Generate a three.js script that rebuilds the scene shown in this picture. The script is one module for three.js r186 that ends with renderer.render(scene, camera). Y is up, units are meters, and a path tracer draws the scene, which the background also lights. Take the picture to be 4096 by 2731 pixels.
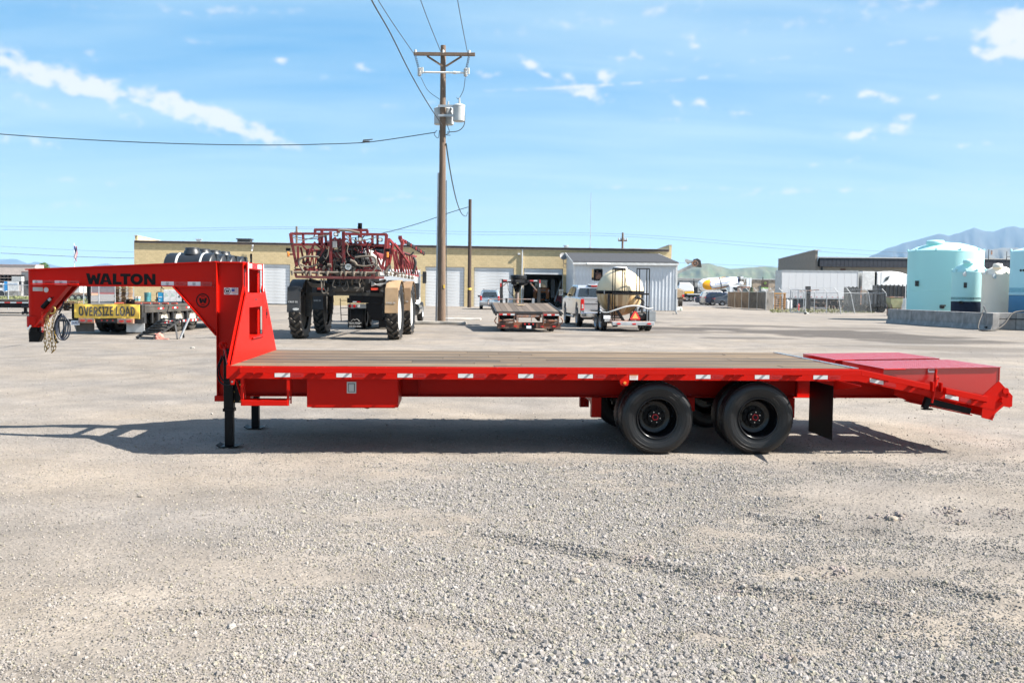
import * as THREE from 'three';
import { mergeGeometries } from 'three/addons/utils/BufferGeometryUtils.js';
import { RoundedBoxGeometry } from 'three/addons/geometries/RoundedBoxGeometry.js';
import { TextGeometry } from 'three/addons/geometries/TextGeometry.js';
import { FontLoader } from 'three/addons/loaders/FontLoader.js';
import { ImprovedNoise } from 'three/addons/math/ImprovedNoise.js';

// ------------------------------------------------------------------ camera, sky, sun, exposure
const scene = new THREE.Scene();
const FOCAL = 3850, EYE = 1.746, PITCH = Math.atan(208.5 / 3850), ROLL = 0.0099;   // focal length in pixels of a 4096 x 2731 frame
const camera = new THREE.PerspectiveCamera(2 * Math.atan(1365.5 / FOCAL) * 180 / Math.PI, 4096 / 2731, 0.1, 60000);
camera.rotation.order = 'YXZ';
camera.position.set(0, EYE, 0);
camera.rotation.set(-PITCH, 0, ROLL);
camera.updateMatrixWorld(true);
camera.focus = 11; camera.userData.fStop = 9;
const renderer = new THREE.WebGLRenderer({ antialias: true });
renderer.toneMapping = THREE.LinearToneMapping;
const EXPOSURE = 3.0;
renderer.toneMappingExposure = EXPOSURE;
renderer.shadowMap.enabled = true;

const SUN = new THREE.Vector3(1.08, 1, 0.21).normalize();
const sun = new THREE.DirectionalLight(new THREE.Color(1.0, 0.955, 0.88), 5.0);
sun.name = 'sun';
sun.position.copy(SUN).multiplyScalar(120);
sun.castShadow = true;
Object.assign(sun.shadow.camera, { left: -90, right: 90, top: 90, bottom: -90, near: 1, far: 400 });
sun.shadow.mapSize.set(4096, 4096);
scene.add(sun, sun.target);

const noise3 = new ImprovedNoise();
const nz = (x, y = 0, z = 0) => noise3.noise(x, y, z);
function fbm(x, y, z = 0, o = 4) { let s = 0, a = 0.5; for (let i = 0; i < o; i++) { s += a * nz(x, y, z + i * 7.3); x *= 2.03; y *= 2.03; a *= 0.5; } return s; }
let seedN = 7;
const rnd = () => { seedN = (seedN + 0x6d2b79f5) | 0; let t = Math.imul(seedN ^ (seedN >>> 15), 1 | seedN); t = (t + Math.imul(t ^ (t >>> 7), 61 | t)) ^ t; return ((t ^ (t >>> 14)) >>> 0) / 4294967296; };
const rr = (a, b) => a + (b - a) * rnd();
const clamp = (x, a = 0, b = 1) => Math.min(b, Math.max(a, x));
const sstep = (a, b, x) => { const t = clamp((x - a) / (b - a)); return t * t * (3 - 2 * t); };
const lerp = (a, b, t) => a + (b - a) * t;

// The sky: clear blue that pales towards the horizon and towards the sun, thin cirrus veils, small fair-weather clouds.
{
  const W = 4096, H = 2048, data = new Float32Array(W * H * 4);
  // small clouds as [azimuth from straight ahead, elevation, half width, half height, tilt, strength], radians
  const K = 1 / FOCAL, puffs = [];
  const puff = (px, py, rx, ry, tilt, s) => puffs.push([Math.atan((px - 2048) * K), Math.atan((1157 + (px - 2048) * 0.0099 - py) * K), rx * K, ry * K, tilt, s]);
  puff(30, 370, 95, 42, -0.3, 1); puff(190, 385, 130, 40, -0.35, 1.1); puff(330, 415, 120, 40, -0.25, 1); puff(420, 430, 90, 34, 0, 1); puff(540, 452, 60, 30, -0.3, 0.9);
  puff(700, 470, 130, 44, -0.4, 1.05); puff(830, 505, 120, 40, -0.3, 1); puff(950, 530, 130, 34, -0.3, 0.95); puff(1060, 565, 90, 24, -0.3, 0.8);
  puff(520, 525, 60, 22, -0.5, 0.6); puff(130, 485, 60, 18, -0.3, 0.55); puff(80, 628, 120, 20, -0.1, 0.6); puff(220, 642, 45, 14, 0, 0.5); puff(360, 300, 60, 20, -0.4, 0.45);
  puff(800, 225, 60, 30, 0.1, 0.35); puff(1120, 278, 36, 20, 0, 0.6); puff(1285, 322, 28, 20, 0, 0.55); puff(1440, 295, 55, 26, -0.2, 0.55); puff(1610, 785, 45, 14, 0, 0.3); puff(530, 782, 40, 12, 0, 0.3);
  puff(1950, 308, 55, 22, 0, 0.6); puff(2100, 265, 50, 20, -0.4, 0.75); puff(2165, 310, 34, 16, -0.5, 0.6); puff(2255, 315, 30, 18, -0.4, 0.5); puff(2410, 322, 52, 24, 0.1, 1.0); puff(2500, 247, 70, 18, 0, 0.75);
  puff(2320, 380, 95, 30, -0.3, 0.85); puff(2400, 405, 60, 18, -0.2, 0.5); puff(2690, 425, 60, 22, -0.6, 0.7); puff(2800, 438, 55, 18, -0.3, 0.7); puff(2660, 500, 34, 14, 0.1, 0.6); puff(2945, 480, 40, 16, 0, 0.85);
  puff(2755, 215, 34, 18, -0.2, 0.6); puff(2740, 180, 40, 12, 0, 0.5); puff(2650, 235, 28, 12, -0.3, 0.5); puff(2745, 252, 40, 14, -0.4, 0.5); puff(2790, 335, 36, 10, 0, 0.45);
  puff(3262, 435, 45, 16, 0, 0.7); puff(3500, 450, 70, 22, -0.2, 0.75); puff(3420, 432, 40, 12, 0.2, 0.5); puff(3690, 462, 50, 12, -0.1, 0.5); puff(3850, 452, 36, 10, 0, 0.4);
  puff(3520, 570, 110, 26, 0.2, 0.95); puff(3380, 582, 60, 16, 0, 0.8); puff(3615, 535, 50, 18, -0.2, 0.7); puff(3830, 645, 40, 12, 0, 0.6); puff(3920, 640, 40, 14, 0, 0.5);
  puff(4040, 260, 120, 60, 0.1, 1.4); puff(4100, 210, 120, 36, 0, 1.3); puff(3960, 330, 60, 24, 0, 1.0); puff(3870, 300, 30, 18, 0.3, 0.7); puff(4150, 320, 150, 30, 0, 1.1);
  puff(2480, 352, 620, 5, 0.05, 0.5); puff(3300, 268, 700, 8, 0.06, 0.35); puff(2800, 765, 560, 10, -0.02, 0.5); puff(3300, 788, 600, 9, 0.02, 0.45); puff(3330, 680, 160, 14, 0.08, 0.5); puff(300, 850, 320, 18, 0, 0.35); puff(1500, 800, 380, 14, 0.04, 0.35); puff(1250, 610, 320, 16, 0, 0.3); puff(800, 120, 420, 26, 0.1, 0.35); puff(1750, 420, 300, 16, 0.1, 0.3); puff(2500, 90, 500, 30, 0.1, 0.35); puff(3500, 120, 600, 40, 0.1, 0.4); puff(250, 760, 300, 12, -0.05, 0.3);
  for (let i = 0; i < 90; i++) { const a = rr(0.7, 5.6); puffs.push([a, rr(0.05, 0.5), rr(0.01, 0.04), rr(0.005, 0.012), rr(-0.4, 0.3), rr(0.4, 1)]); }   // the same scatter all round
  const cell = 96, bins = Array.from({ length: cell }, () => []);
  for (const p of puffs) for (let k = -6; k <= 6; k++) { const b = ((Math.floor((p[0] + Math.PI * 2) / (2 * Math.PI) * cell) + k) % cell + cell) % cell; if (Math.abs(k) <= 1 + p[2] * 2.2 / (2 * Math.PI) * cell) bins[b].push(p); }
  for (let row = 0; row < H; row++) {
    const up = ((row + 0.5) / H - 0.5) * Math.PI, e = Math.max(0, up), cu = Math.cos(up), su = Math.sin(up);
    for (let col = 0; col < W; col++) {
      const a = ((col + 0.5) / W - 0.5) * 2 * Math.PI, x = Math.cos(a) * cu, z = Math.sin(a) * cu;
      let az = a + Math.PI / 2; if (az > Math.PI) az -= 2 * Math.PI;
      const mu = x * SUN.x + su * SUN.y + z * SUN.z, glow = Math.pow(clamp((mu + 0.25) / 1.25), 3.2);
      const h = Math.exp(-e / 0.11), h2 = Math.exp(-e / 0.5);
      let r = 0.03 + 0.08 * h2 + 0.84 * h + 0.85 * glow, g = 0.24 + 0.28 * h2 + 0.64 * h + 0.6 * glow, b = 0.70 + 0.22 * h2 + 0.20 * h + 0.3 * glow;
      if (up > 0) {
        // veils of cirrus drawn out across the view
        const px = x / (su + 0.12), pz = z / (su + 0.12);
        const lo = up > 0.75 ? 2 : 5, wx = 0.5 * fbm(px * 0.8, pz * 0.8, 9, 2);
        const v = clamp(fbm(px * 0.5 + 3 + wx, pz * 1.5 + 1 + wx, 2, lo) * 1.6 + 0.5) * sstep(0.0, 0.1, up) * 0.52;
        const f2 = clamp(fbm(px * 0.8 + 11 + wx, pz * 4.2 + px * 0.6, 5, lo) * 2.0 + 0.1) * sstep(0.02, 0.12, up) * 0.24;
        let c = 0;
        for (const p of bins[Math.min(cell - 1, Math.floor(((az + Math.PI * 2) % (Math.PI * 2)) / (2 * Math.PI) * cell))]) {
          let dx = az - p[0]; if (dx > Math.PI) dx -= 2 * Math.PI; if (dx < -Math.PI) dx += 2 * Math.PI;
          const dy = up - p[1], ct = Math.cos(p[4]), st = Math.sin(p[4]), qx = (dx * ct + dy * st) / p[2], qy = (-dx * st + dy * ct) / p[3], d = qx * qx + qy * qy;
          if (d < 5) c += p[5] * Math.exp(-d * 1.05);
        }
        if (c > 0.02) { const n = fbm(az * 62, up * 96, 1, 5), n2 = fbm(az * 22, up * 40, 4, 3); c = sstep(0.0, 0.95, Math.pow(c, 0.75) * (0.85 + 0.9 * n2) + n * 1.7 - 0.2) * 0.9 * clamp(c * 1.6); }
        const k = clamp(v + f2), w = clamp(c);
        r = lerp(r, 0.68 + 0.4 * glow, k); g = lerp(g, 0.9 + 0.2 * glow, k); b = lerp(b, 1.0 + 0.1 * glow, k);
        r = lerp(r, 0.98, w); g = lerp(g, 0.98, w); b = lerp(b, 1.0, w);
      }
      const o = (row * W + col) * 4; const gain = 1.0 / EXPOSURE; data[o] = r * gain; data[o + 1] = g * gain; data[o + 2] = b * gain; data[o + 3] = 1;
    }
  }
  const t = new THREE.DataTexture(data, W, H, THREE.RGBAFormat, THREE.FloatType);
  t.mapping = THREE.EquirectangularReflectionMapping; t.magFilter = THREE.LinearFilter; t.needsUpdate = true;
  scene.background = t; scene.environment = t;
}

// ------------------------------------------------------------------ places measured in the photograph
const ORIGIN = new THREE.Vector3(0, EYE, 0), V = (x, y, z) => new THREE.Vector3(x, y, z);
const ray = (px, py) => V((px - 2048) / FOCAL, -(py - 1365.5) / FOCAL, -1).applyQuaternion(camera.quaternion);
const at = (px, py, d) => { const r = ray(px, py); return r.multiplyScalar(d / -r.z).add(ORIGIN); };          // the point d metres ahead
const gnd = (px, py) => { const r = ray(px, py); return r.multiplyScalar(-EYE / r.y).add(ORIGIN); };             // the point on the ground

// ------------------------------------------------------------------ shape helpers
const M4 = () => new THREE.Matrix4();
const loose = (g) => { const n = g.index ? g.toNonIndexed() : g; for (const k of Object.keys(n.attributes)) if (!['position', 'normal', 'uv', 'color'].includes(k)) n.deleteAttribute(k); return n; };
function boxUV(g, ox = 0, oy = 0) {
  const p = g.attributes.position, n = g.attributes.normal, uv = new Float32Array(p.count * 2);
  for (let i = 0; i < p.count; i += 3) {
    let ax = 0, ay = 0, az = 0;
    for (let k = 0; k < 3; k++) { ax += n.getX(i + k); ay += n.getY(i + k); az += n.getZ(i + k); }
    ax = Math.abs(ax); ay = Math.abs(ay); az = Math.abs(az);
    for (let k = 0; k < 3; k++) {
      const x = p.getX(i + k), y = p.getY(i + k), z = p.getZ(i + k), o = (i + k) * 2;
      if (ay >= ax && ay >= az) { uv[o] = x; uv[o + 1] = -z; } else if (ax >= az) { uv[o] = -z; uv[o + 1] = y; } else { uv[o] = x; uv[o + 1] = y; }
      uv[o] += ox; uv[o + 1] += oy;
    }
  }
  g.setAttribute('uv', new THREE.BufferAttribute(uv, 2));
  return g;
}
const rot = (g, rx = 0, ry = 0, rz = 0) => g.applyMatrix4(M4().makeRotationFromEuler(new THREE.Euler(rx, ry, rz)));
const B = (w, h, d, x = 0, y = 0, z = 0, rx = 0, ry = 0, rz = 0) => rot(new THREE.BoxGeometry(w, h, d), rx, ry, rz).translate(x, y, z);
const RB = (w, h, d, x = 0, y = 0, z = 0, r = 0.01, seg = 1, rx = 0, ry = 0, rz = 0) => rot(new RoundedBoxGeometry(w, h, d, seg, Math.min(r, w / 2.01, h / 2.01, d / 2.01)), rx, ry, rz).translate(x, y, z);
const BB = (x0, x1, y0, y1, z0, z1) => B(x1 - x0, y1 - y0, Math.abs(z1 - z0), (x0 + x1) / 2, (y0 + y1) / 2, (z0 + z1) / 2);
const RBB = (x0, x1, y0, y1, z0, z1, r = 0.01, seg = 1) => RB(x1 - x0, y1 - y0, Math.abs(z1 - z0), (x0 + x1) / 2, (y0 + y1) / 2, (z0 + z1) / 2, r, seg);
function C(r, h, x = 0, y = 0, z = 0, axis = 'y', seg = 16, r2 = r) {
  const g = new THREE.CylinderGeometry(r2, r, h, seg);
  if (axis === 'x') g.rotateZ(-Math.PI / 2); else if (axis === 'z') g.rotateX(Math.PI / 2);
  return g.translate(x, y, z);
}
const S = (r, x = 0, y = 0, z = 0, a = 14, b = 10) => new THREE.SphereGeometry(r, a, b).translate(x, y, z);
const ext = (pts, depth, bevel = 0) => {                                            // an outline in x, y, drawn out along z, centred
  const s = new THREE.Shape(pts.map((p) => new THREE.Vector2(p[0], p[1])));
  const g = new THREE.ExtrudeGeometry(s, { depth: depth - 2 * bevel, bevelEnabled: bevel > 0, bevelSize: bevel, bevelThickness: bevel, bevelOffset: -bevel, bevelSegments: 1, curveSegments: 8 });
  return g.translate(0, 0, -(depth - 2 * bevel) / 2);
};
const vec = (p) => (p.isVector3 ? p : V(...p));
function along(g, p, q) { p = vec(p); q = vec(q); const d = q.clone().sub(p), m = M4().makeRotationFromQuaternion(new THREE.Quaternion().setFromUnitVectors(V(0, 1, 0), d.clone().normalize())); return g.applyMatrix4(m).translate((p.x + q.x) / 2, (p.y + q.y) / 2, (p.z + q.z) / 2); }
const R = (p, q, r, seg = 8, r2 = r) => along(new THREE.CylinderGeometry(r2, r, vec(p).distanceTo(vec(q)), seg), p, q);   // a rod
function BAR(p, q, w, h) {                                                           // a beam of section w (sideways) by h
  p = vec(p); q = vec(q); const d = q.clone().sub(p), L = d.length(); d.normalize();
  let s = V(0, 1, 0).cross(d); if (s.lengthSq() < 1e-6) s = V(1, 0, 0); s.normalize(); const u = d.clone().cross(s);
  return B(w, h, L).applyMatrix4(M4().makeBasis(s, u, d)).translate((p.x + q.x) / 2, (p.y + q.y) / 2, (p.z + q.z) / 2);
}
const T = (pts, r, seg = 24, rad = 6, closed = false) => new THREE.TubeGeometry(new THREE.CatmullRomCurve3(pts.map(vec), closed), seg, r, rad, closed);
const L = (pts, seg = 32) => new THREE.LatheGeometry(pts.map((p) => new THREE.Vector2(p[0], p[1])), seg);
function mirrorZ(g, zc = 0) {
  const h = loose(g).clone(), p = h.attributes.position, n = h.attributes.normal;
  for (let i = 0; i < p.count; i++) { p.setZ(i, 2 * zc - p.getZ(i)); n.setZ(i, -n.getZ(i)); }
  for (const k of ['position', 'normal', 'uv']) { const t = h.attributes[k]; if (!t) continue; const s = t.itemSize; for (let i = 0; i < t.count; i += 3) for (let c = 0; c < s; c++) { const a = (i + 1) * s + c, b = (i + 2) * s + c, v = t.array[a]; t.array[a] = t.array[b]; t.array[b] = v; } }
  return h;
}
function mirrorX(g, xc = 0) { return mirrorZ(g.clone ? loose(g).clone().rotateY(Math.PI / 2) : g, -xc).rotateY(-Math.PI / 2); }
const bend = (g, fn) => { const p = g.attributes.position, v = V(0, 0, 0); for (let i = 0; i < p.count; i++) { v.fromBufferAttribute(p, i); fn(v); p.setXYZ(i, v.x, v.y, v.z); } g.computeVertexNormals(); return g; };
function merged(list, keepUV = false) {
  const gs = [].concat(list).flat(Infinity).map(loose);
  for (const g of gs) { if (!g.attributes.uv) boxUV(g); if (!g.attributes.normal) g.computeVertexNormals(); }
  const m = gs.length > 1 ? mergeGeometries(gs) : gs[0];
  return keepUV ? m : boxUV(m);
}
const taken = new Map();
function numbered(name) { const n = taken.get(name) ?? 0; taken.set(name, n + 1); return n ? `${name}_${String(n).padStart(3, '0')}` : name; }
function tag(o, label, category, group, kind) { if (label) o.userData.label = label; if (category) o.userData.category = category; if (group) o.userData.group = group; if (kind) o.userData.kind = kind; return o; }
function mesh(g, m) { const o = new THREE.Mesh(g, m); o.castShadow = o.receiveShadow = true; return o; }
function thing(name, label, category, pos = [0, 0, 0], turn = 0, group) {
  const o = new THREE.Group(); o.name = numbered(name); o.position.copy(vec(pos)); o.rotation.y = turn; scene.add(o);
  return tag(o, label, category, group);
}
function part(parent, name, list, m, label, keepUV = false) { const o = mesh(merged(list, keepUV), m); o.name = name; if (label) o.userData.label = label; parent.add(o); return o; }
function single(name, list, m, label, category, pos, turn = 0, group, kind, keepUV = false) {
  const o = mesh(merged(list, keepUV), m); o.name = numbered(name); if (pos) o.position.copy(vec(pos)); o.rotation.y = turn; scene.add(o);
  return tag(o, label, category, group, kind);
}
function again(root, label, pos, turn, group) {
  const c = root.clone(); c.name = numbered(root.name.replace(/_\d{3}$/, '')); c.userData = { ...root.userData, label: label ?? root.userData.label };
  if (group) c.userData.group = group;
  if (pos) c.position.copy(vec(pos)); if (turn !== undefined) c.rotation.y = turn; scene.add(c); return c;
}
const font = await new FontLoader().loadAsync('fonts/droid/droid_sans_bold.typeface.json');
function text(str, h, depth = 0.004, width) {
  const g = new TextGeometry(str, { font, size: h, depth, curveSegments: 4, bevelEnabled: false }); g.computeBoundingBox();
  const b = g.boundingBox; g.translate(-(b.min.x + b.max.x) / 2, -(b.min.y + b.max.y) / 2, 0);
  g.scale(width ? width / (b.max.x - b.min.x) : 1, h / (b.max.y - b.min.y), 1);
  return g;
}

// ------------------------------------------------------------------ materials
function tex(n, fn, { rx = 1, ry = rx, srgb = false, w = n } = {}) {
  const d = new Uint8Array(w * n * 4);
  for (let y = 0; y < n; y++) for (let x = 0; x < w; x++) { const c = fn(x / w, y / n), o = (y * w + x) * 4; if (typeof c === 'number') d[o] = d[o + 1] = d[o + 2] = clamp(c) * 255; else { d[o] = clamp(c[0]) * 255; d[o + 1] = clamp(c[1]) * 255; d[o + 2] = clamp(c[2]) * 255; } d[o + 3] = 255; }
  const t = new THREE.DataTexture(d, w, n); t.wrapS = t.wrapT = THREE.RepeatWrapping; t.magFilter = THREE.LinearFilter; t.minFilter = THREE.LinearMipmapLinearFilter; t.generateMipmaps = true;
  if (srgb) t.colorSpace = THREE.SRGBColorSpace; t.repeat.set(rx, ry); t.needsUpdate = true; return t;
}
// tileable noise on a torus
const tn = (u, v, f, s = 0) => { const a = u * 2 * Math.PI, b = v * 2 * Math.PI, r = f / (2 * Math.PI); return nz(Math.cos(a) * r + s, Math.sin(a) * r + Math.cos(b) * r, Math.sin(b) * r + s * 1.7); };
const tf = (u, v, f, s = 0, o = 4) => { let q = 0, a = 0.5; for (let i = 0; i < o; i++) { q += a * tn(u, v, f, s + i * 3.1); f *= 2; a *= 0.5; } return q; };
const dirtTex = tex(256, (u, v) => { const k = 0.86 + 0.34 * tf(u, v, 5, 1, 5); return [k, k, k]; });
const grimeTex = tex(256, (u, v) => { const k = 0.72 + 0.75 * tf(u, v, 4, 4, 5), s = clamp(0.5 + 1.6 * tf(u, v, 6, 8, 4)); return [k, k * lerp(1, 0.93, s), k * lerp(1, 0.84, s)]; });
const rustTex = tex(256, (u, v) => { const s = sstep(-0.12, 0.2, tf(u, v, 7, 12, 5)), k = 0.8 + 0.5 * tf(u, v, 16, 3, 3); return [lerp(0.34, 0.62, s) * k, lerp(0.3, 0.34, s) * k, lerp(0.29, 0.22, s) * k]; });
const fineBump = tex(256, (u, v) => 0.5 + 0.6 * tf(u, v, 20, 2, 4));
const rep = (t, x, y = x) => { const c = t.clone(); c.repeat.set(x, y); c.needsUpdate = true; return c; };
const dirt1 = rep(dirtTex, 0.7), grime1 = rep(grimeTex, 0.45), rust1 = rep(rustTex, 0.9), fine1 = rep(fineBump, 3);
const lin = (r, g, b) => new THREE.Color().setRGB(r, g, b);
const std = (r, g, b, rough = 0.6, more = {}) => new THREE.MeshStandardMaterial({ color: lin(r, g, b), roughness: rough, ...more });
const phy = (r, g, b, rough, more) => new THREE.MeshPhysicalMaterial({ color: lin(r, g, b), roughness: rough, ...more });
const M = {
  red: phy(0.46, 0.0075, 0.003, 0.40, { specularIntensity: 0.22, map: rep(tex(256, (u, v) => { const k = 0.95 + 0.12 * tf(u, v, 4, 6, 4); return [k, k, k]; }), 0.35) }),
  redTape: std(0.36, 0.006, 0.008, 0.25), whiteTape: std(0.62, 0.66, 0.68, 0.3, { map: rep(tex(128, (u, v) => { const k = 0.86 + 0.14 * (((Math.floor(u * 16) + Math.floor(v * 16)) % 2) ? 1 : 0); return [k, k, k]; }), 12) }),
  redPlate: phy(0.38, 0.012, 0.010, 0.2, { specularIntensity: 1, ior: 1.8 }), black: phy(0.004, 0.004, 0.005, 0.5, { specularIntensity: 0.3 }), satin: phy(0.004, 0.004, 0.005, 0.45, { specularIntensity: 0.3 }), decal: phy(0.004, 0.004, 0.005, 0.5, { specularIntensity: 0.3 }), blackGloss: phy(0.004, 0.004, 0.005, 0.25, { specularIntensity: 0.8 }),
  rubber: phy(0.010, 0.010, 0.011, 0.4, { specularIntensity: 0.8, map: rep(dirtTex, 2), bumpMap: fine1, bumpScale: 0.0008 }), rubberDust: std(0.05, 0.047, 0.043, 0.9, { map: grime1 }), flap: phy(0.004, 0.004, 0.005, 0.5, { specularIntensity: 0.35, map: dirt1 }),
  steel: std(0.42, 0.43, 0.44, 0.35, { metalness: 0.85, map: dirt1 }), chrome: std(0.75, 0.76, 0.78, 0.12, { metalness: 1 }), galv: std(0.46, 0.48, 0.5, 0.45, { metalness: 0.55, map: dirt1 }), zinc: std(0.33, 0.215, 0.065, 0.4, { metalness: 0.7 }),
  dark: std(0.03, 0.031, 0.034, 0.6, { map: grime1 }), darkDust: std(0.075, 0.07, 0.064, 0.8, { map: grime1 }), hose: std(0.2, 0.17, 0.14, 0.8, { map: grime1 }),
  white: std(0.72, 0.72, 0.71, 0.45, { map: dirt1 }), whitePaint: phy(0.8, 0.8, 0.8, 0.3, { clearcoat: 0.6, clearcoatRoughness: 0.1 }), paleGrey: std(0.5, 0.5, 0.49, 0.6, { map: dirt1 }), grey: std(0.25, 0.25, 0.255, 0.7, { map: dirt1 }),
  glass: phy(0.02, 0.026, 0.03, 0.05, { clearcoat: 1, clearcoatRoughness: 0.02 }), lampRed: phy(0.5, 0.012, 0.012, 0.2, { clearcoat: 1 }), amber: phy(0.8, 0.25, 0.02, 0.25, { clearcoat: 1 }), orange: std(0.75, 0.24, 0.06, 0.6),
  rust: new THREE.MeshStandardMaterial({ color: lin(0.8, 0.75, 0.72), map: rust1, roughness: 0.9 }), concrete: std(0.42, 0.41, 0.39, 0.9, { map: grime1, bumpMap: fine1, bumpScale: 0.004 }),
  yellow: std(0.85, 0.55, 0.09, 0.75), plate: std(0.7, 0.74, 0.8, 0.5), wire: std(0.05, 0.055, 0.06, 0.6), farRed: std(0.23, 0.022, 0.024, 0.55, { map: grime1 }),
};

// ------------------------------------------------------------------ the ground: one sheet of packed gravel and dust
const TRAILER = { p: V(-2.926, 0, -9.87), psi: 3.63 * Math.PI / 180, W: 2.6, H: 0.934 };
const eu = V(Math.cos(TRAILER.psi), 0, -Math.sin(TRAILER.psi)), ew = V(-Math.sin(TRAILER.psi), 0, -Math.cos(TRAILER.psi));
function groundHeight(x, z) {
  const d = Math.hypot(x, z);
  const near = 1 - sstep(14, 40, d), px = x - TRAILER.p.x, pz = z - TRAILER.p.z, u = px * eu.x + pz * eu.z, w = px * ew.x + pz * ew.z;
  let h = 0.030 * fbm(x * 0.33, z * 0.42, 3, 3) + 0.014 * fbm(x * 1.7, z * 2.3, 8, 3) * near + 0.010 * fbm(x * 6, z * 6, 5, 2) * near;
  const rut = (cx, cz, dx, dz, len, wid, dep) => { const l = Math.hypot(dx, dz), a = ((x - cx) * dx + (z - cz) * dz) / l, b = ((x - cx) * dz - (z - cz) * dx) / l + 0.06 * Math.sin(a * 2.1); const e = sstep(len, len * 0.6, Math.abs(a)); return e * dep * (Math.exp(-((b - wid) ** 2) / 0.006) - 1.2 * Math.exp(-(b * b) / 0.012)); };
  if (d < 14) { h += rut(0.55, -6.2, 1, 0.55, 1.1, 0.13, 0.028) + rut(1.6, -5.4, 1, 0.45, 0.9, 0.12, 0.02) + rut(2.6, -6.9, 1, 0.5, 1.2, 0.14, 0.022) + rut(2.9, -5.2, 1, 0.7, 0.8, 0.12, 0.024) + rut(-1.4, -5.0, 1, -0.2, 0.7, 0.1, 0.015) + rut(-0.3, -4.9, 1, 0.3, 0.6, 0.1, 0.014); }
  const flat = Math.max(sstep(1.5, 0.3, Math.abs(w - 0.3)) * sstep(0.9, 0.3, Math.min(Math.abs(u - 4.5), Math.abs(u - 5.6))), sstep(0.6, 0.25, Math.hypot(u + 0.1, w - 0.6)), sstep(0.6, 0.25, Math.hypot(u + 0.1, w - 1.95)));
  return h * (1 - 0.85 * flat) - 0.006;
}
// how much loose stone lies at a place, 0 to 1
function looseStone(x, z) {
  const d = -z, fan = Math.exp(-(((x - 0.55 - 0.06 * (9 - d)) / (1.75 + 0.06 * (10 - d))) ** 2)) * sstep(9.9, 8.6, d), band = 0.55 * Math.exp(-(((d - 9.3) / 0.5) ** 2)) * sstep(-1.8, 0, x), strip = 0.6 * Math.exp(-(((d - 7.8) / 0.35) ** 2)) * sstep(-3, -0.6, x) * sstep(3.2, 1.5, x);
  const n = fbm(x * 0.9, z * 1.3, 21, 4), n2 = fbm(x * 2.6 + 5, z * 3.4, 31, 3);
  const sand = Math.max(Math.exp(-(((x - 2.05) / 0.55) ** 2 + ((d - 5.9) / 0.16) ** 2)), 0.9 * Math.exp(-(((x - 1.0) / 0.5) ** 2 + ((d - 4.75) / 0.13) ** 2)), Math.exp(-(((x - 3.2) / 0.8) ** 2 + ((d - 8.1) / 0.5) ** 2)));
  return clamp((fan * 1.15 + band + strip * 0.5) * (0.85 + 1.3 * n + 0.7 * n2) + 0.10 + 0.5 * n2 + 0.25 * n - 0.8 * sand);
}
const sandy = (x, z) => clamp(0.5 + 1.6 * fbm(x * 0.4 + 2, z * 0.5, 41, 5));
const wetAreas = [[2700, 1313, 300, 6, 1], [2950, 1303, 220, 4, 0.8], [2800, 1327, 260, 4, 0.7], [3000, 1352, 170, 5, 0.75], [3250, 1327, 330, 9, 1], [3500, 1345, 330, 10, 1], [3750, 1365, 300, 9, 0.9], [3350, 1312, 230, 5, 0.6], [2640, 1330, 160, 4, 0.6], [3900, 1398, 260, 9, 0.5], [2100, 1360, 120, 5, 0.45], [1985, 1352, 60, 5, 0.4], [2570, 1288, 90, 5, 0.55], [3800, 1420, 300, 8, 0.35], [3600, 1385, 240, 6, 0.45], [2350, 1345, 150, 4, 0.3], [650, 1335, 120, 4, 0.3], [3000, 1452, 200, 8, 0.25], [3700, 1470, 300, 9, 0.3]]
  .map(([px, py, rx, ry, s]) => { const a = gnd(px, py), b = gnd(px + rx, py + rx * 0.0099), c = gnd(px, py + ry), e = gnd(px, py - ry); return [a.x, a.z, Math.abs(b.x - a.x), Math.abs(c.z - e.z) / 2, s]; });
const tracks = [[0, 1492, 900, 1404, 0.14, 0.2], [0, 1535, 900, 1440, 0.14, 0.2], [0, 1585, 860, 1468, 0.12, 0.16], [-200, 1640, 800, 1500, 0.12, 0.14], [1200, 1392, 2600, 1372, 0.2, 0.18], [1900, 1400, 3300, 1374, 0.2, 0.2], [2400, 1400, 4096, 1392, 0.22, 0.2], [3000, 1420, 4200, 1446, 0.16, 0.2], [3300, 1640, 4200, 1530, 0.12, 0.2], [3300, 1900, 4300, 1760, 0.1, 0.16], [2900, 2050, 4200, 1850, 0.09, 0.16], [2600, 2400, 4300, 2250, 0.07, 0.14], [-100, 2150, 1300, 1960, 0.09, 0.16], [-100, 2080, 1500, 1900, 0.09, 0.14], [300, 1356, 1100, 1330, 0.25, 0.16], [1800, 1350, 3000, 1338, 0.25, 0.2]].map(([a, b, c, d, w, s]) => { const p = gnd(a, b), q = gnd(c, d); return [p.x, p.z, q.x, q.z, w, s]; });
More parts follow.
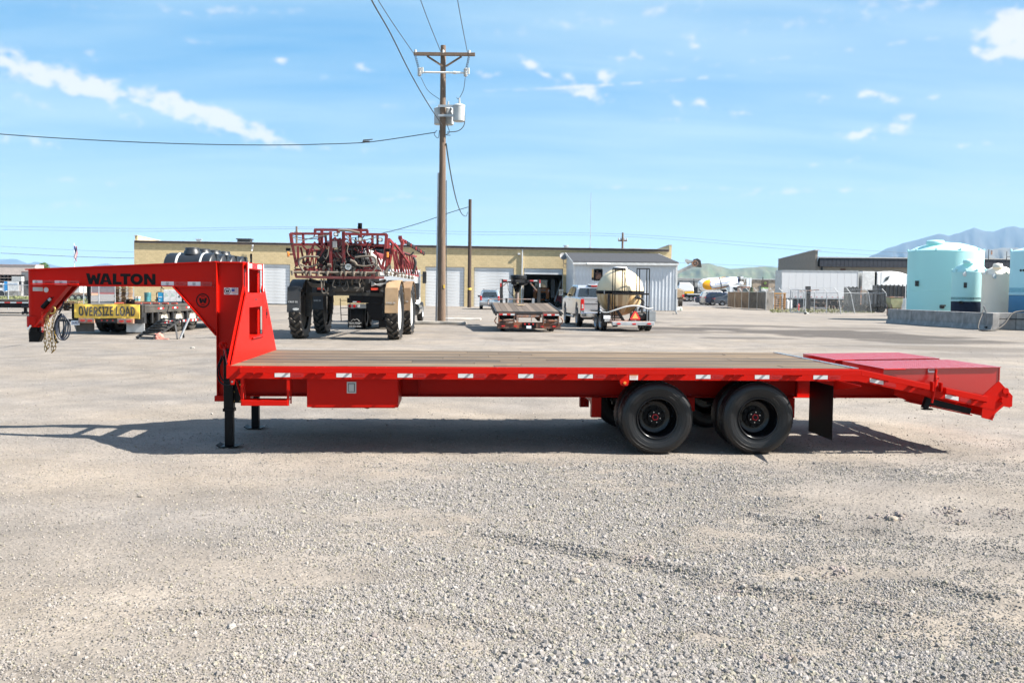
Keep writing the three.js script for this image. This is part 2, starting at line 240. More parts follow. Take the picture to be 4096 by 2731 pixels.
function groundColor(x, z, o) {
  const d = Math.hypot(x, z), s = sandy(x, z), n = fbm(x * 0.13, z * 0.12, 51, 4), m = fbm(x * 1.3, z * 1.3, 61, 5), g = d < 14 ? looseStone(x, z) : 0.25;
  let r = lerp(0.222, 0.268, s), gg = lerp(0.195, 0.223, s), b = lerp(0.169, 0.175, s);
  r = lerp(r, 0.232, g * 0.7); gg = lerp(gg, 0.211, g * 0.7); b = lerp(b, 0.19, g * 0.7);
  let k = 1 + 0.5 * m + 0.3 * n;
  // damp, darker soil and old tyre streaks drawn out along the lorries' way
  const t = fbm(x * 0.16 + 0.3 * n, z * 0.34, 71, 5), streak = sstep(0.08, 0.34, t) * 0.26 * sstep(7, 16, d);
  let wet = streak;
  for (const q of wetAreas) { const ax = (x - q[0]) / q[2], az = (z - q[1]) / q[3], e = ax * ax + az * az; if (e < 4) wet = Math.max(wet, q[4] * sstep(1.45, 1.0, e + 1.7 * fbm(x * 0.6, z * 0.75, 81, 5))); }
  for (const [ax, az, bx, bz, w2, s2] of tracks) { const dx = bx - ax, dz = bz - az, l = Math.hypot(dx, dz), t2 = ((x - ax) * dx + (z - az) * dz) / (l * l); if (t2 < -0.05 || t2 > 1.05) continue; const e = Math.abs((x - ax) * dz - (z - az) * dx) / l + 0.12 * m; k *= 1 - s2 * Math.exp(-((e / w2) ** 2)) * (0.6 + m); }
  const pale = sstep(0.12, 0.3, fbm(x * 0.5 + 9, z * 0.8, 91, 4)) * 0.16 + 0.34 * Math.exp(-(((x + 2.1) / 0.5) ** 2 + ((z + 5.35) / 0.16) ** 2)) + 0.2 * Math.exp(-(((x + 2.3) / 0.5) ** 2 + ((z + 4.6) / 0.2) ** 2));
  k *= 1 + pale * 0.7;
  // beyond the yard: paved, then weeds
  let road = sstep(106, 112, -z) * 0.8;
  r = lerp(r * k, 0.2, road); gg = lerp(gg * k, 0.19, road); b = lerp(b * k, 0.185, road);
  const verge = sstep(-0.44, -0.47, x / -z) * sstep(76, 82, -z) * sstep(135, 120, -z) * clamp(0.75 + fbm(x * 0.3, z * 0.3, 97, 3)); r = lerp(r, 0.12, verge); gg = lerp(gg, 0.135, verge); b = lerp(b, 0.06, verge);
  const grass = sstep(-0.02, 0.12, fbm(x * 0.06, z * 0.05, 95, 3)) * sstep(240, 300, -z) * 0.9;
  r = lerp(r, 0.16, grass); gg = lerp(gg, 0.2, grass); b = lerp(b, 0.075, grass);
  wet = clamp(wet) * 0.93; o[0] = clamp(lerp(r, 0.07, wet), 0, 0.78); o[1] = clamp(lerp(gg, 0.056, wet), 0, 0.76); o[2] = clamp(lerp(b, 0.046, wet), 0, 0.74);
}
{
  const xs = [], zs = [];
  for (let x = 0; x < 8.5; x += 0.075) xs.push(x);
  for (let x = 8.5, s = 0.1; x < 4000; x += s, s = Math.min(s * 1.02 + 0.001, x < 60 ? 0.5 : s * 1.2)) xs.push(x);
  const cols = [...xs.slice(1).reverse().map((v) => -v), ...xs];
  for (let z = 3; z > -13.5; z -= 0.07) zs.push(z);
  for (let z = -13.5, s = 0.09; z > -9000; z -= s, s = Math.min(s * 1.03, z > -130 ? 0.55 : s * 1.3)) zs.push(z);
  const nc = cols.length, nr = zs.length, pos = new Float32Array(nc * nr * 3), col = new Float32Array(nc * nr * 3), uv = new Float32Array(nc * nr * 2), o = [0, 0, 0], idx = [];
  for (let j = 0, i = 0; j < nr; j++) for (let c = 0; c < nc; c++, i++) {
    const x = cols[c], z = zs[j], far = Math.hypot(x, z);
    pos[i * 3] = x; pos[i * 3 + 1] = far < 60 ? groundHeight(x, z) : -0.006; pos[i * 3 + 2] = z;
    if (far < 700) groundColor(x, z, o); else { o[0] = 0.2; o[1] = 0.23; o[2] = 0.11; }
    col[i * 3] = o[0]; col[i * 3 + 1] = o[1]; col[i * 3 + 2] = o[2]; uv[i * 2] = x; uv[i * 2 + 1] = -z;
    if (j && c) { const a = i - nc - 1, b = i - nc, e = i - 1; idx.push(a, e, b, b, e, i); }
  }
  const g = new THREE.BufferGeometry();
  g.setAttribute('position', new THREE.BufferAttribute(pos, 3)); g.setAttribute('color', new THREE.BufferAttribute(col, 3)); g.setAttribute('uv', new THREE.BufferAttribute(uv, 2)); g.setIndex(idx); g.computeVertexNormals();
  // crushed stone, tiling every 2.3 m
  const N = 1024, hgt = new Float32Array(N * N), tint = new Float32Array(N * N);
  for (let y = 0; y < N; y++) for (let x = 0; x < N; x++) { hgt[y * N + x] = 0.22 + 0.3 * tf(x / N, y / N, 40, 5, 3); tint[y * N + x] = 0.93 + 0.45 * tf(x / N, y / N, 60, 6, 3); }
  for (let k = 0; k < 15000; k++) {
    const cx = rnd() * N, cy = rnd() * N, r = 1.6 + 4.2 * rnd() ** 2.2, e = rr(0.65, 1), th = rnd() * 3.14, c = Math.cos(th), s = Math.sin(th), top = rr(0.3, 0.62) + r * 0.05, tn2 = rr(0.62, 1.3), q = Math.ceil(r) + 1, cut = rr(0.5, 0.9);
    for (let y = -q; y <= q; y++) for (let x = -q; x <= q; x++) {
      const a = (x * c + y * s) / r, b = (-x * s + y * c) / (r * e), d = a * a + b * b; if (d > 1) continue;
      const h = top * Math.min(cut, Math.sqrt(1 - d)) + 0.06, i = ((Math.floor(cy + y) + N) % N) * N + (Math.floor(cx + x) + N) % N;
      if (h > hgt[i]) { hgt[i] = h; tint[i] = tn2; }
    }
  }
  const pick = (u, v, a) => a[Math.floor(v * N) * N + Math.floor(u * N)];
  const map = tex(N, (u, v) => { const k = pick(u, v, tint) * 0.86, w = pick(u, v, hgt) > 0.5 ? 0.012 : 0; return [k, k + w * 0.3, k + w]; }, { rx: 1 / 2.3 }), bump = tex(N, (u, v) => pick(u, v, hgt), { rx: 1 / 2.3 });
  const m = new THREE.MeshStandardMaterial({ vertexColors: true, map, bumpMap: bump, bumpScale: 0.012, roughness: 0.95 });
  const ground = mesh(g, m); ground.name = 'ground'; tag(ground, 'packed pale gravel and dust yard with darker damp streaks', 'ground', null, 'structure'); scene.add(ground);

  // loose crushed stone on top of it
  const ico = new THREE.IcosahedronGeometry(1, 0), p = ico.attributes.position, seen = new Map();
  for (let i = 0; i < p.count; i++) { const key = [p.getX(i), p.getY(i), p.getZ(i)].map((q) => q.toFixed(2)).join(); if (!seen.has(key)) seen.set(key, rr(0.72, 1.25)); const k = seen.get(key); p.setXYZ(i, p.getX(i) * k, p.getY(i) * k, p.getZ(i) * k); }
  ico.computeVertexNormals();
  const list = [], mat = std(1, 1, 1, 0.9, { map: rep(dirtTex, 1) });
  for (let tries = 0; tries < 1500000 && list.length < 300000; tries++) {
    const far = rnd() < 0.05, d = far ? rr(11, 34) : 4.0 + 7.5 * Math.pow(rnd(), 1.35), x = rr(-0.60, 0.60) * d, z = -d, q = far ? 0.35 : looseStone(x, z);
    if (rnd() > (far ? 0.14 : q * q * 1.1 + 0.035)) continue;
    list.push([x, z, (far ? rr(0.002, 0.008) * rnd() : 0) + 0.0028 + 0.0062 * rnd() ** 1.7 + (rnd() < 0.03 ? rr(0.002, 0.010) : 0) * (0.4 + q), q]);
  }
  for (const [px, py, rx, ry, n] of [[3560, 2065, 80, 22, 70], [3790, 2045, 70, 26, 70], [3830, 2085, 60, 14, 40], [4010, 2055, 60, 22, 50], [3290, 2070, 50, 16, 30], [3330, 2290, 90, 22, 50], [3530, 2415, 70, 16, 30], [2330, 2275, 70, 26, 40], [2560, 2245, 60, 14, 30], [1480, 2545, 60, 18, 30], [2900, 2360, 60, 20, 30], [3130, 2640, 90, 24, 50]]) for (let i = 0; i < n; i++) { const a = rnd() * 6.283, r = Math.sqrt(rnd()), p3 = gnd(px + Math.cos(a) * r * rx, py + Math.sin(a) * r * ry); list.push([p3.x, p3.z, rr(0.006, 0.011) + (rnd() < 0.15 ? rr(0.004, 0.016) : 0), -0.6]); }   // clods pushed up by tyres
  const gravel = new THREE.InstancedMesh(ico, mat, list.length), mm = M4(), e = new THREE.Euler(), qq = new THREE.Quaternion(), cc = new THREE.Color();
  list.forEach(([x, z, s, q], i) => {
    e.set(rnd() * 6.3, rnd() * 6.3, rnd() * 6.3); qq.setFromEuler(e);
    mm.compose(V(x, groundHeight(x, z) + s * 0.12, z), qq, V(s * rr(0.8, 1.4), s * rr(0.6, 1), s)); gravel.setMatrixAt(i, mm);
    const k = rr(0.16, 0.315), w = rnd() < 0.25 ? 0.86 : 1; gravel.setColorAt(i, cc.setRGB(k * 1.02, k * lerp(0.915, 0.935, q) * (q < 0 ? 0.95 : 1), k * w * lerp(0.82, 0.87, q)));
  });
  gravel.name = 'gravel'; gravel.castShadow = gravel.receiveShadow = true; tag(gravel, 'loose pale crushed stone scattered over the yard before the red trailer', 'gravel', null, 'stuff'); scene.add(gravel);
}

// ------------------------------------------------------------------ the red gooseneck trailer.  x runs back along the deck, y up, -z away across the deck
{
  const { W, H } = TRAILER, t = thing('flatbed_trailer', 'long red gooseneck flatbed trailer with empty wooden deck, nearest in the yard', 'trailer', TRAILER.p, TRAILER.psi);
  const P = (n, l, m, label, k) => part(t, n, l, m, label, k), Z = (w) => -w, U1 = 6.62;
  const wood = tex(512, (u, v) => {                                                  // grain runs along u
    const w = tf(u, v, 3, 2, 3) * 0.06, g = nz(u * 3, (v + w) * 46, 2) * 0.5 + nz(u * 9, (v + w) * 130, 7) * 0.35, b = tf(u, v, 4, 9, 4), s = sstep(0.2, 0.42, nz(u * 2.4, v * 26, 12) + 0.4 * g);
    const k = 0.88 + 0.62 * g + 0.45 * b - 0.55 * s; return [k, k * (0.97 + 0.03 * s), k * (0.90 + 0.1 * s)];
  });
  const grain = wood.clone(); grain.repeat.set(0.42, 1.25); grain.needsUpdate = true;
  const planks = [[0.15, 0.106, 0.066], [0.105, 0.077, 0.052], [0.078, 0.06, 0.044], [0.185, 0.13, 0.079], [0.062, 0.049, 0.037], [0.128, 0.092, 0.058]].map((c) => std(...c, 0.75, { map: grain, bumpMap: grain, bumpScale: 0.0015 }));
  // deck planks, laid lengthwise, with butt joints over the crossmembers
  const rows = 14, step = (W - 0.03) / rows, joints = [[2.75], [3.05, 5.9], [2.55], [0.62 * 3, 6.1], [2.85], [3.4], [2.2, 5.6], [3.1], [2.75, 5.95], [2.4], [3.3], [2.9, 5.8], [2.5], [3.2]];
  const tone = [0, 3, 2, 0, 4, 1, 5, 2, 0, 5, 1, 3, 0, 1];
  for (let i = 0; i < rows; i++) {
    const cuts = [0.02, ...joints[i], U1 - 0.02], w0 = 0.015 + i * step;
    for (let j = 0; j + 1 < cuts.length; j++) {
      const m = planks[(tone[i] + (j ? (i % 3) + 1 : 0)) % planks.length], g = RBB(cuts[j] + 0.002, cuts[j + 1] - 0.002, H - 0.04, H + rr(-0.003, 0.003), Z(w0 + 0.0035), Z(w0 + step - 0.0035), 0.006);
      const o = mesh(boxUV(loose(g), rr(0, 9), i * 0.731), m); o.name = 'plank'; t.add(o);
    }
  }
  // side rails (near and far) with stake pockets, spools, rub rails and reflecting tape
  const sides = (f) => [f, f.map((g) => mirrorZ(g, Z(W / 2)))].flat();
  const channel = (w0) => [BB(0, U1 + 0.03, 0.80, H - 0.002, Z(w0 + 0.012), Z(w0)), BB(0, U1, 0.80, 0.812, Z(w0 + 0.07), Z(w0 + 0.012)), BB(0, U1, H - 0.014, H - 0.004, Z(w0 + 0.014), Z(w0 + 0.012))];
  P('side_rail', channel(0), M.red); P('side_rail', channel(0).map((g) => mirrorZ(g, Z(W / 2))), M.red);
  P('front_rail', [BB(-0.012, 0, 0.80, H + 0.004, Z(W), Z(0)), BB(0, 0.02, H - 0.03, H + 0.004, Z(W), Z(0.001))], M.red);
  const dove = Math.atan2(0.674 - 0.951, 8.063 - 6.684), dv = (u) => 0.934 + (u - 6.65) * Math.tan(dove);   // height of the beaver tail along u
  for (const side of [0, 1]) {
    const put = (n, l, m, k) => P(n, side ? [].concat(l).map((g) => mirrorZ(g, Z(W / 2))) : l, m, null, k);
    for (let k = 0; k < 11; k++) { const u = 0.30 + k * 0.628; if (u > U1 - 0.15) break; put('stake_pocket', [BB(u - 0.035, u + 0.07, 0.852, 0.926, Z(-0.007), Z(-0.001)), BB(u - 0.035, u - 0.028, 0.852, 0.926, Z(-0.001), Z(-0.062)), BB(u + 0.063, u + 0.07, 0.852, 0.926, Z(-0.001), Z(-0.062))], M.red); }
    for (let k = 0; k < 10; k++) put('spool', [C(0.012, 0.056, 0.655 + k * 0.628, 0.906, Z(-0.03), 'z', 10)], M.red);
    put('rub_rail', [RBB(0.137, U1 + 0.04, 0.866, 0.927, Z(-0.062), Z(-0.074), 0.003), BB(0.137, 0.147, 0.866, 0.927, Z(-0.062), Z(0))], M.red);
    for (let k = 0; k < 10; k++) {
      if (k === 9) break; const u = k < 6 ? 0.478 + k * 0.631 : 4.893 + (k - 6) * 0.638;
      put('reflector_strip', [BB(u, u + 0.157, 0.818, 0.860, Z(-0.0015), Z(0))], M.whiteTape);
      put('reflector_strip', [BB(u + 0.165, u + 0.295, 0.818, 0.860, Z(-0.0015), Z(0))], M.redTape);
      if (!side) P('lettering', text('WALTON', 0.014, 0.001, 0.085).translate(u + 0.235, 0.839, 0.0018), M.red);
    }
  }
  P('warning_sticker', [BB(4.182, 4.271, 0.803, 0.866, Z(-0.0015), Z(0))], M.white);
  P('warning_sticker', [BB(4.184, 4.269, 0.848, 0.864, Z(-0.0022), Z(-0.0015)), ...[0, 1, 2, 3].map((i) => BB(4.19, 4.262 - (i % 2) * 0.01, 0.840 - i * 0.008, 0.8425 - i * 0.008, Z(-0.002), Z(-0.0015)))], std(0.45, 0.14, 0.05, 0.6));
  P('marker_light_bracket', [ext([[4.073, 0.80], [4.18, 0.80], [4.163, 0.742], [4.09, 0.742]], 0.006).translate(0, 0, 0.004)], M.red); P('marker_light', [C(0.016, 0.014, 4.13, 0.771, 0.012, 'z', 14)], M.amber);
  P('marker_light_bracket', [ext([[0.02, 0.80], [0.075, 0.80], [0.068, 0.738], [0.03, 0.738]], 0.006).translate(0, 0, 0.004)], M.red); P('marker_light', [C(0.010, 0.014, 0.048, 0.768, 0.012, 'z', 12)], M.steel);
  // main beams, crossmembers
  for (const wc of [0.9, W - 0.9]) P('main_beam', [BB(-0.01, 7.6, 0.534, 0.80, Z(wc + 0.005), Z(wc - 0.005)), RBB(-0.02, 7.6, 0.524, 0.536, Z(wc + 0.075), Z(wc - 0.075), 0.003), BB(0, 7.0, 0.80, 0.812, Z(wc + 0.07), Z(wc - 0.07)), BB(1.93, 1.94, 0.536, 0.8, Z(wc), Z(wc - 0.07)), BB(6.3, 6.31, 0.536, 0.8, Z(wc), Z(wc - 0.07))], M.red);
  for (let k = 0; k < 11; k++) P('crossmember', [BB(0.3 + k * 0.62, 0.36 + k * 0.62, 0.815, 0.885, Z(W - 0.08), Z(0.08))], M.red);
  // risers and neck
  const rise = (w) => [BB(-0.30, -0.012, 0.48, 2.02, Z(w + 0.006), Z(w - 0.006)), RBB(-0.312, -0.30, 0.478, 2.022, Z(w + 0.075), Z(w - 0.075), 0.003), RBB(-0.022, -0.010, 0.93, 2.022, Z(w + 0.075), Z(w - 0.075), 0.003), BB(-0.30, -0.02, 2.008, 2.02, Z(w + 0.075), Z(w - 0.075)), RBB(-0.335, 0.06, 0.466, 0.53, Z(w + 0.08), Z(w - 0.08), 0.004)];
  P('riser', rise(0.9), M.red); P('riser', rise(W - 0.9), M.red);
  const al = Math.atan2(0.365, 2.15), face = (g) => rot(g, 0, -al, 0).translate(-0.312, 0, Z(0.88));
  const web = [[0, 2.018], [-2.21, 1.918], [-2.21, 1.27], [-2.14, 1.27], [-1.735, 1.73], [-0.508, 1.738], [0, 1.20]];
  const strip = (a, b, wd) => { const d = Math.hypot(b[0] - a[0], b[1] - a[1]); return B(d, 0.012, wd, (a[0] + b[0]) / 2, (a[1] + b[1]) / 2, 0, 0, 0, Math.atan2(b[1] - a[1], b[0] - a[0])); };
  const neck = () => [ext(web, 0.012), strip([0, 2.018], [-2.24, 1.916], 0.10), strip([-1.68, 1.737], [-0.5, 1.744], 0.07), strip([-0.5, 1.744], [0, 1.20], 0.09), strip([-2.14, 1.27], [-1.735, 1.735], 0.09), BB(-1.72, 0, 1.737, 1.749, 0.006, 0.04)].map((g) => face(g));
  P('neck_beam', neck(), M.red); P('neck_beam', neck().map((g) => mirrorZ(g, Z(W / 2))), M.red);
  P('neck_cross_plate', [BB(-2.42, -1.9, 1.75, 1.762, Z(1.52), Z(1.08)), ], M.red);
  P('coupler_tube', [C(0.064, 0.66, -2.462, 1.592, Z(1.3), 'y', 28), L([[0.088, 1.262], [0.088, 1.38], [0.08, 1.386], [0.064, 1.386]], 28).translate(-2.462, 0, Z(1.3)), BB(-2.47, -2.40, 1.39, 1.9, Z(1.3) - 0.006, Z(1.3) + 0.006)], M.red);
  P('coupler', [C(0.062, 0.09, -2.462, 1.23, Z(1.3), 'y', 24), C(0.072, 0.012, -2.462, 1.212, Z(1.3), 'y', 24), ext([[-0.055, 0], [-0.06, 0.09], [0.055, 0.11], [0.095, 0.085], [0.07, 0.02], [0.05, -0.02], [-0.06, -0.02]], 0.11, 0.008).translate(-2.46, 1.112, Z(1.3))], M.black);
  P('coupler_pin', [R([-2.50, 1.235, Z(1.2)], [-2.46, 1.285, Z(1.19)], 0.013, 10)], M.chrome);
  for (const y of [1.492, 1.421]) P('set_bolt', [C(0.011, 0.085, -2.565, y, Z(1.3), 'x', 10), C(0.018, 0.018, -2.598, y, Z(1.3), 'x', 6), C(0.018, 0.014, -2.552, y, Z(1.3), 'x', 6)], M.dark);
  // lettering and badges on the near neck beam
  const on = (g, s, y, off = 0.0065) => face(g.translate(s, y, off));
  {
    const th = 0.005, w = 0.82, h = 0.122, glyphs = [];
    const G = (pts, holes = []) => { const s = new THREE.Shape(pts.map((q) => new THREE.Vector2(...q))); for (const q of holes) s.holes.push(new THREE.Path(q.map((r) => new THREE.Vector2(...r)))); return new THREE.ExtrudeGeometry(s, { depth: th * 0.4, bevelEnabled: false }); };
    glyphs.push(G([[0, 1], [0.26, 1], [0.36, 0.48], [0.46, 0.86], [0.66, 0.86], [0.78, 0.48], [0.86, 1], [1.1, 1], [0.92, 0], [0.68, 0], [0.56, 0.44], [0.45, 0], [0.2, 0]]));
    glyphs.push(G([[1.0, 0], [1.28, 1], [1.62, 1], [1.92, 0], [1.66, 0], [1.60, 0.2], [1.32, 0.2], [1.26, 0]], [[[1.37, 0.38], [1.46, 0.76], [1.55, 0.38]]]));
    glyphs.push(G([[1.98, 0], [1.98, 1], [2.24, 1], [2.24, 0.24], [2.62, 0.24], [2.62, 0]]));
    glyphs.push(G([[2.54, 1], [3.3, 1], [3.3, 0.74], [3.04, 0.74], [3.04, 0], [2.78, 0], [2.78, 0.74], [2.54, 0.74]]));
    const ring = (r1, r2) => Array.from({ length: 28 }, (_, i) => [3.74 + r1 * Math.cos(i / 28 * 6.283), 0.5 + r2 * Math.sin(i / 28 * 6.283)]);
    glyphs.push(G(ring(0.46, 0.52), [ring(0.2, 0.25)]));
    glyphs.push(G([[4.28, 0], [4.28, 1], [4.54, 1], [4.88, 0.42], [4.88, 1], [5.12, 1], [5.12, 0], [4.86, 0], [4.52, 0.58], [4.52, 0]]));
    P('lettering', glyphs.map((g) => on(g.scale(w / 5.12, h, 1), -1.533, 1.757)), M.decal);
  }
  const wMark = (w, h) => ext([[0, 1], [0.3, 1], [0.36, 0.45], [0.44, 0.82], [0.62, 0.82], [0.7, 0.45], [0.76, 1], [1.06, 1], [0.9, 0], [0.64, 0], [0.53, 0.42], [0.42, 0], [0.16, 0]].map(([a, b]) => [(a - 0.53) * w / 1.06, (b - 0.5) * h]), 0.002);
  const badge = (r, x, y, f) => [f(new THREE.TorusGeometry(r, r * 0.1, 6, 40).scale(1, 1, 0.1), x, y), f(wMark(r * 1.3, r * 0.82), x, y), f(B(r * 0.6, r * 0.12, 0.002), x, y + r * 0.66), f(B(r * 0.6, r * 0.12, 0.002), x, y - r * 0.66)];
  P('emblem', badge(0.073, -0.162, 1.587, on), M.decal);
  for (const s of [-2.131, -1.8365, -0.573, -0.2625]) {
    P('reflector_strip', [on(B(0.148, 0.048, 0.002), s, 1.771)], M.whiteTape); P('reflector_strip', [on(B(s > -0.4 ? 0.132 : 0.146, 0.048, 0.002), s + (s > -0.4 ? 0.142 : 0.149), 1.771)], M.redTape);
    P('emblem', badge(0.018, s, 1.771, (g, x, y) => on(g, x, y, 0.008)), M.grey); P('lettering', [on(text('WALTON', 0.014, 0.001, 0.075), s + 0.145, 1.771, 0.008)], M.red);
  }
  P('data_plate', [on(B(0.13, 0.045, 0.002), -2.12, 1.695)], M.paleGrey);
  P('round_sticker', [on(C(0.03, 0.003, 0, 0, 0, 'z', 24), -2.014, 1.688)], std(0.5, 0.42, 0.3, 0.5)); P('round_sticker', [on(C(0.025, 0.003, 0, 0, 0, 'z', 24), -2.014, 1.688, 0.0075)], std(0.5, 0.53, 0.62, 0.5));
  // sticker with emblem and flag on the riser
  const rf = (g, x, y, off = 0.008) => g.translate(-0.16 + x, 1.695 + y, Z(0.894) + off);
  P('sticker', [rf(B(0.155, 0.078, 0.002), 0, 0, 0.002)], M.white); P('emblem', badge(0.032, 0, 0, (g, x, y) => rf(g, x - 0.04, y, 0.004)), M.decal);
  P('flag_print', [rf(B(0.034, 0.028, 0.0015), 0.022, 0.011, 0.004)], std(0.03, 0.06, 0.26)); P('flag_print', [0, 1, 2, 3].map((i) => rf(B(i < 2 ? 0.034 : 0.068, 0.0055, 0.0012), i < 2 ? 0.056 : 0.039, 0.022 - i * 0.0125, 0.004)), std(0.5, 0.03, 0.03));
  P('lettering', [rf(text('MADE WITH PRIDE', 0.007, 0.001, 0.06), 0.038, 0.033, 0.0035), rf(text('IN THE USA', 0.006, 0.001, 0.034), 0.038, -0.033, 0.0035)], std(0.04, 0.06, 0.2));
  // front bulkhead: flared plate with two openings between the risers
  const bk = (pts) => rot(ext(pts.map(([w, y]) => [w, y]), 0.01), 0, Math.PI / 2, 0).translate(0, 0, 0);   // x of the outline runs to -z
  P('bulkhead', [bk([[0.03, 0.936], [W - 0.03, 0.936], [W - 0.8, 1.73], [W - 0.83, 1.73], [W - 0.87, 1.18], [0.87, 1.18], [0.83, 1.73], [0.8, 1.73]]).translate(0.03, 0, 0),
    bk([[0.83, 1.73], [0.83, 2.02], [0.905, 2.02], [0.905, 1.18], [0.87, 1.18]]).translate(0.03, 0, 0), bk([[W - 0.83, 1.73], [W - 0.83, 2.02], [W - 0.905, 2.02], [W - 0.905, 1.18], [W - 0.87, 1.18]]).translate(0.03, 0, 0)], M.red);
  const side = (g) => [g, mirrorZ(g, Z(W / 2))];
  P('bulkhead_flange', [side(BAR([0.0, 0.94, Z(0.035)], [0.0, 1.735, Z(0.805)], 0.012, 0.075)), BB(-0.02, 0.036, 1.164, 1.18, Z(W - 0.905), Z(0.905)), R([0.055, 1.165, Z(1.0)], [0.055, 1.165, Z(1.6)], 0.008), side(C(0.014, 0.04, 0.05, 1.162, Z(1.02), 'z', 10))].flat(), M.red);
  P('shelf', [BB(-0.13, -0.02, 1.166, 1.178, Z(W - 0.91), Z(0.91))], M.red);
  P('window_bar', [BB(-0.004, 0.034, 1.515, 1.675, Z(W - 0.906), Z(0.906))], M.red); P('slot', [RBB(0.03, 0.0352, 1.585, 1.612, Z(1.37), Z(1.23), 0.002)], std(0.12, 0.004, 0.004, 0.6));
  P('top_bar', [BB(-0.01, 0.03, 1.945, 2.015, Z(W - 0.906), Z(0.906))], M.red);
  for (const [a, b, m] of [[0.91, 1.09, M.whiteTape], [1.09, 1.4, M.redTape], [1.4, 1.66, M.whiteTape]]) P('reflector_strip', [BB(0.03, 0.032, 1.955, 2.005, Z(b), Z(a))], m);
  for (const w of [0.868, W - 0.868]) { P('reflector_strip', [BB(0.0352, 0.0375, 1.69, 2.018, Z(w + 0.018), Z(w - 0.018))], M.whiteTape); }
  P('emblem', [rot(badge(0.055, 0, 0, (g, x, y) => g.translate(x, y, 0)).reduce((a, g) => mergeGeometries([loose(a), loose(g)])), 0, Math.PI / 2, 0).translate(0.037, 1.42, Z(W - 0.68))], M.decal);
  // landing legs
  for (const [w, n] of [[0.58, 0], [W - 0.62, 1]]) {
    const z = Z(w), u = -0.115;
    const leg = P('landing_leg', [RBB(u - 0.052, u + 0.052, 0.42, 1.075, z - 0.052, z + 0.052, 0.008), RBB(u - 0.06, u + 0.06, 0.39, 0.425, z - 0.06, z + 0.06, 0.005), RBB(u - 0.045, u + 0.045, 0.012, 0.4, z - 0.045, z + 0.045, 0.007), BB(u + 0.05, u + 0.13, 0.48, 0.72, z - 0.01, z + 0.002)], M.satin);
    part(leg, 'foot', [BB(u - 0.085, u + 0.085, 0.004, 0.013, z - 0.1, z + 0.1), BAR([u - 0.085, 0.0085, z], [u - 0.125, 0.03, z], 0.2, 0.009), BAR([u + 0.085, 0.0085, z], [u + 0.12, 0.025, z], 0.2, 0.009)], M.satin);
    part(leg, 'bolt', [[0.5, 0.052], [0.6, 0.052], [0.5, 0.12], [0.6, 0.12], [0.68, 0.12]].map(([y, dx]) => C(0.009, 0.012, u + dx, y, z + 0.008, 'z', 8)), M.zinc);
  }
  P('jack_shaft', [R([-0.115, 1.0, Z(0.63)], [-0.115, 1.0, Z(W - 0.67)], 0.02), L([[0.03, 0], [0.03, 0.05], [0.024, 0.05], [0.024, 0]], 16).rotateX(Math.PI / 2).translate(-0.2, 1.11, Z(0.62))], M.red);
  P('leg_brace', [BAR([0.07, 0.80, Z(0.06)], [0.02, 0.5, Z(0.62)], 0.01, 0.05)], M.red); P('crank_handle', [R([-0.0, 0.936, Z(0.02)], [-0.13, 1.10, Z(0.42)], 0.011), rot(new THREE.TorusGeometry(0.034, 0.013, 8, 20), 0, 0.5, 0).translate(-0.145, 1.115, Z(0.44))], M.red);
  P('cable', [T([[-0.17, 1.0, Z(0.5)], [-0.21, 0.86, Z(0.45)], [-0.19, 0.75, Z(0.42)], [-0.08, 0.70, Z(0.3)], [0.06, 0.76, Z(0.2)]], 0.008), T([[-0.15, 1.0, Z(0.5)], [-0.19, 0.88, Z(0.45)], [-0.16, 0.77, Z(0.4)], [-0.06, 0.73, Z(0.3)], [0.1, 0.76, Z(0.25)]], 0.007)], M.black);
  // hanging step and tool box
  P('step', [RBB(0.137, 0.611, 0.519, 0.575, Z(0.008), Z(-0.002), 0.003), BB(0.137, 0.611, 0.566, 0.575, Z(0.2), Z(0.008)), ext([[0, 0], [0.018, 0], [0.03, 0.28], [0.0, 0.28]], 0.05).translate(0.13, 0.519, Z(0.03)), ext([[-0.018, 0], [0, 0], [0.012, 0.28], [-0.018, 0.28]], 0.05).translate(0.618, 0.519, Z(0.03)), BB(0.13, 0.142, 0.52, 0.8, Z(0.21), Z(0.18)), BB(0.606, 0.618, 0.52, 0.8, Z(0.21), Z(0.18))], M.red);
  const box = P('tool_box', [RBB(0.81, 1.745, 0.493, 0.80, Z(0.8), Z(0.09), 0.006), BB(0.84, 1.71, 0.486, 0.494, Z(0.7), Z(0.1))], M.red);
  part(box, 'door', [RBB(0.795, 1.735, 0.496, 0.80, Z(0.089), Z(0.078), 0.004)], M.red);
  part(box, 'latch', [RBB(1.258 - 0.049, 1.258 + 0.049, 0.643, 0.765, Z(0.078), Z(0.073), 0.002), ...[-0.04, 0.04].map((x) => [0.655, 0.753].map((y) => C(0.004, 0.004, 1.258 + x, y, Z(0.0715), 'z', 8))).flat()], M.steel);
  part(box, 'latch_recess', [RBB(1.258 - 0.034, 1.258 + 0.034, 0.658, 0.75, Z(0.0735), Z(0.0722), 0.0005)], M.black); part(box, 'latch_handle', [RBB(1.258 - 0.028, 1.258 + 0.028, 0.664, 0.745, Z(0.0725), Z(0.062), 0.004), C(0.011, 0.006, 1.258, 0.716, Z(0.06), 'z', 14)], M.steel);
  P('wiring_loop', [T([[1.3, 0.49, Z(0.3)], [1.42, 0.475, Z(0.28)], [1.42, 0.46, Z(0.28)], [1.36, 0.468, Z(0.3)], [1.1, 0.488, Z(0.3)]], 0.006)], M.black);
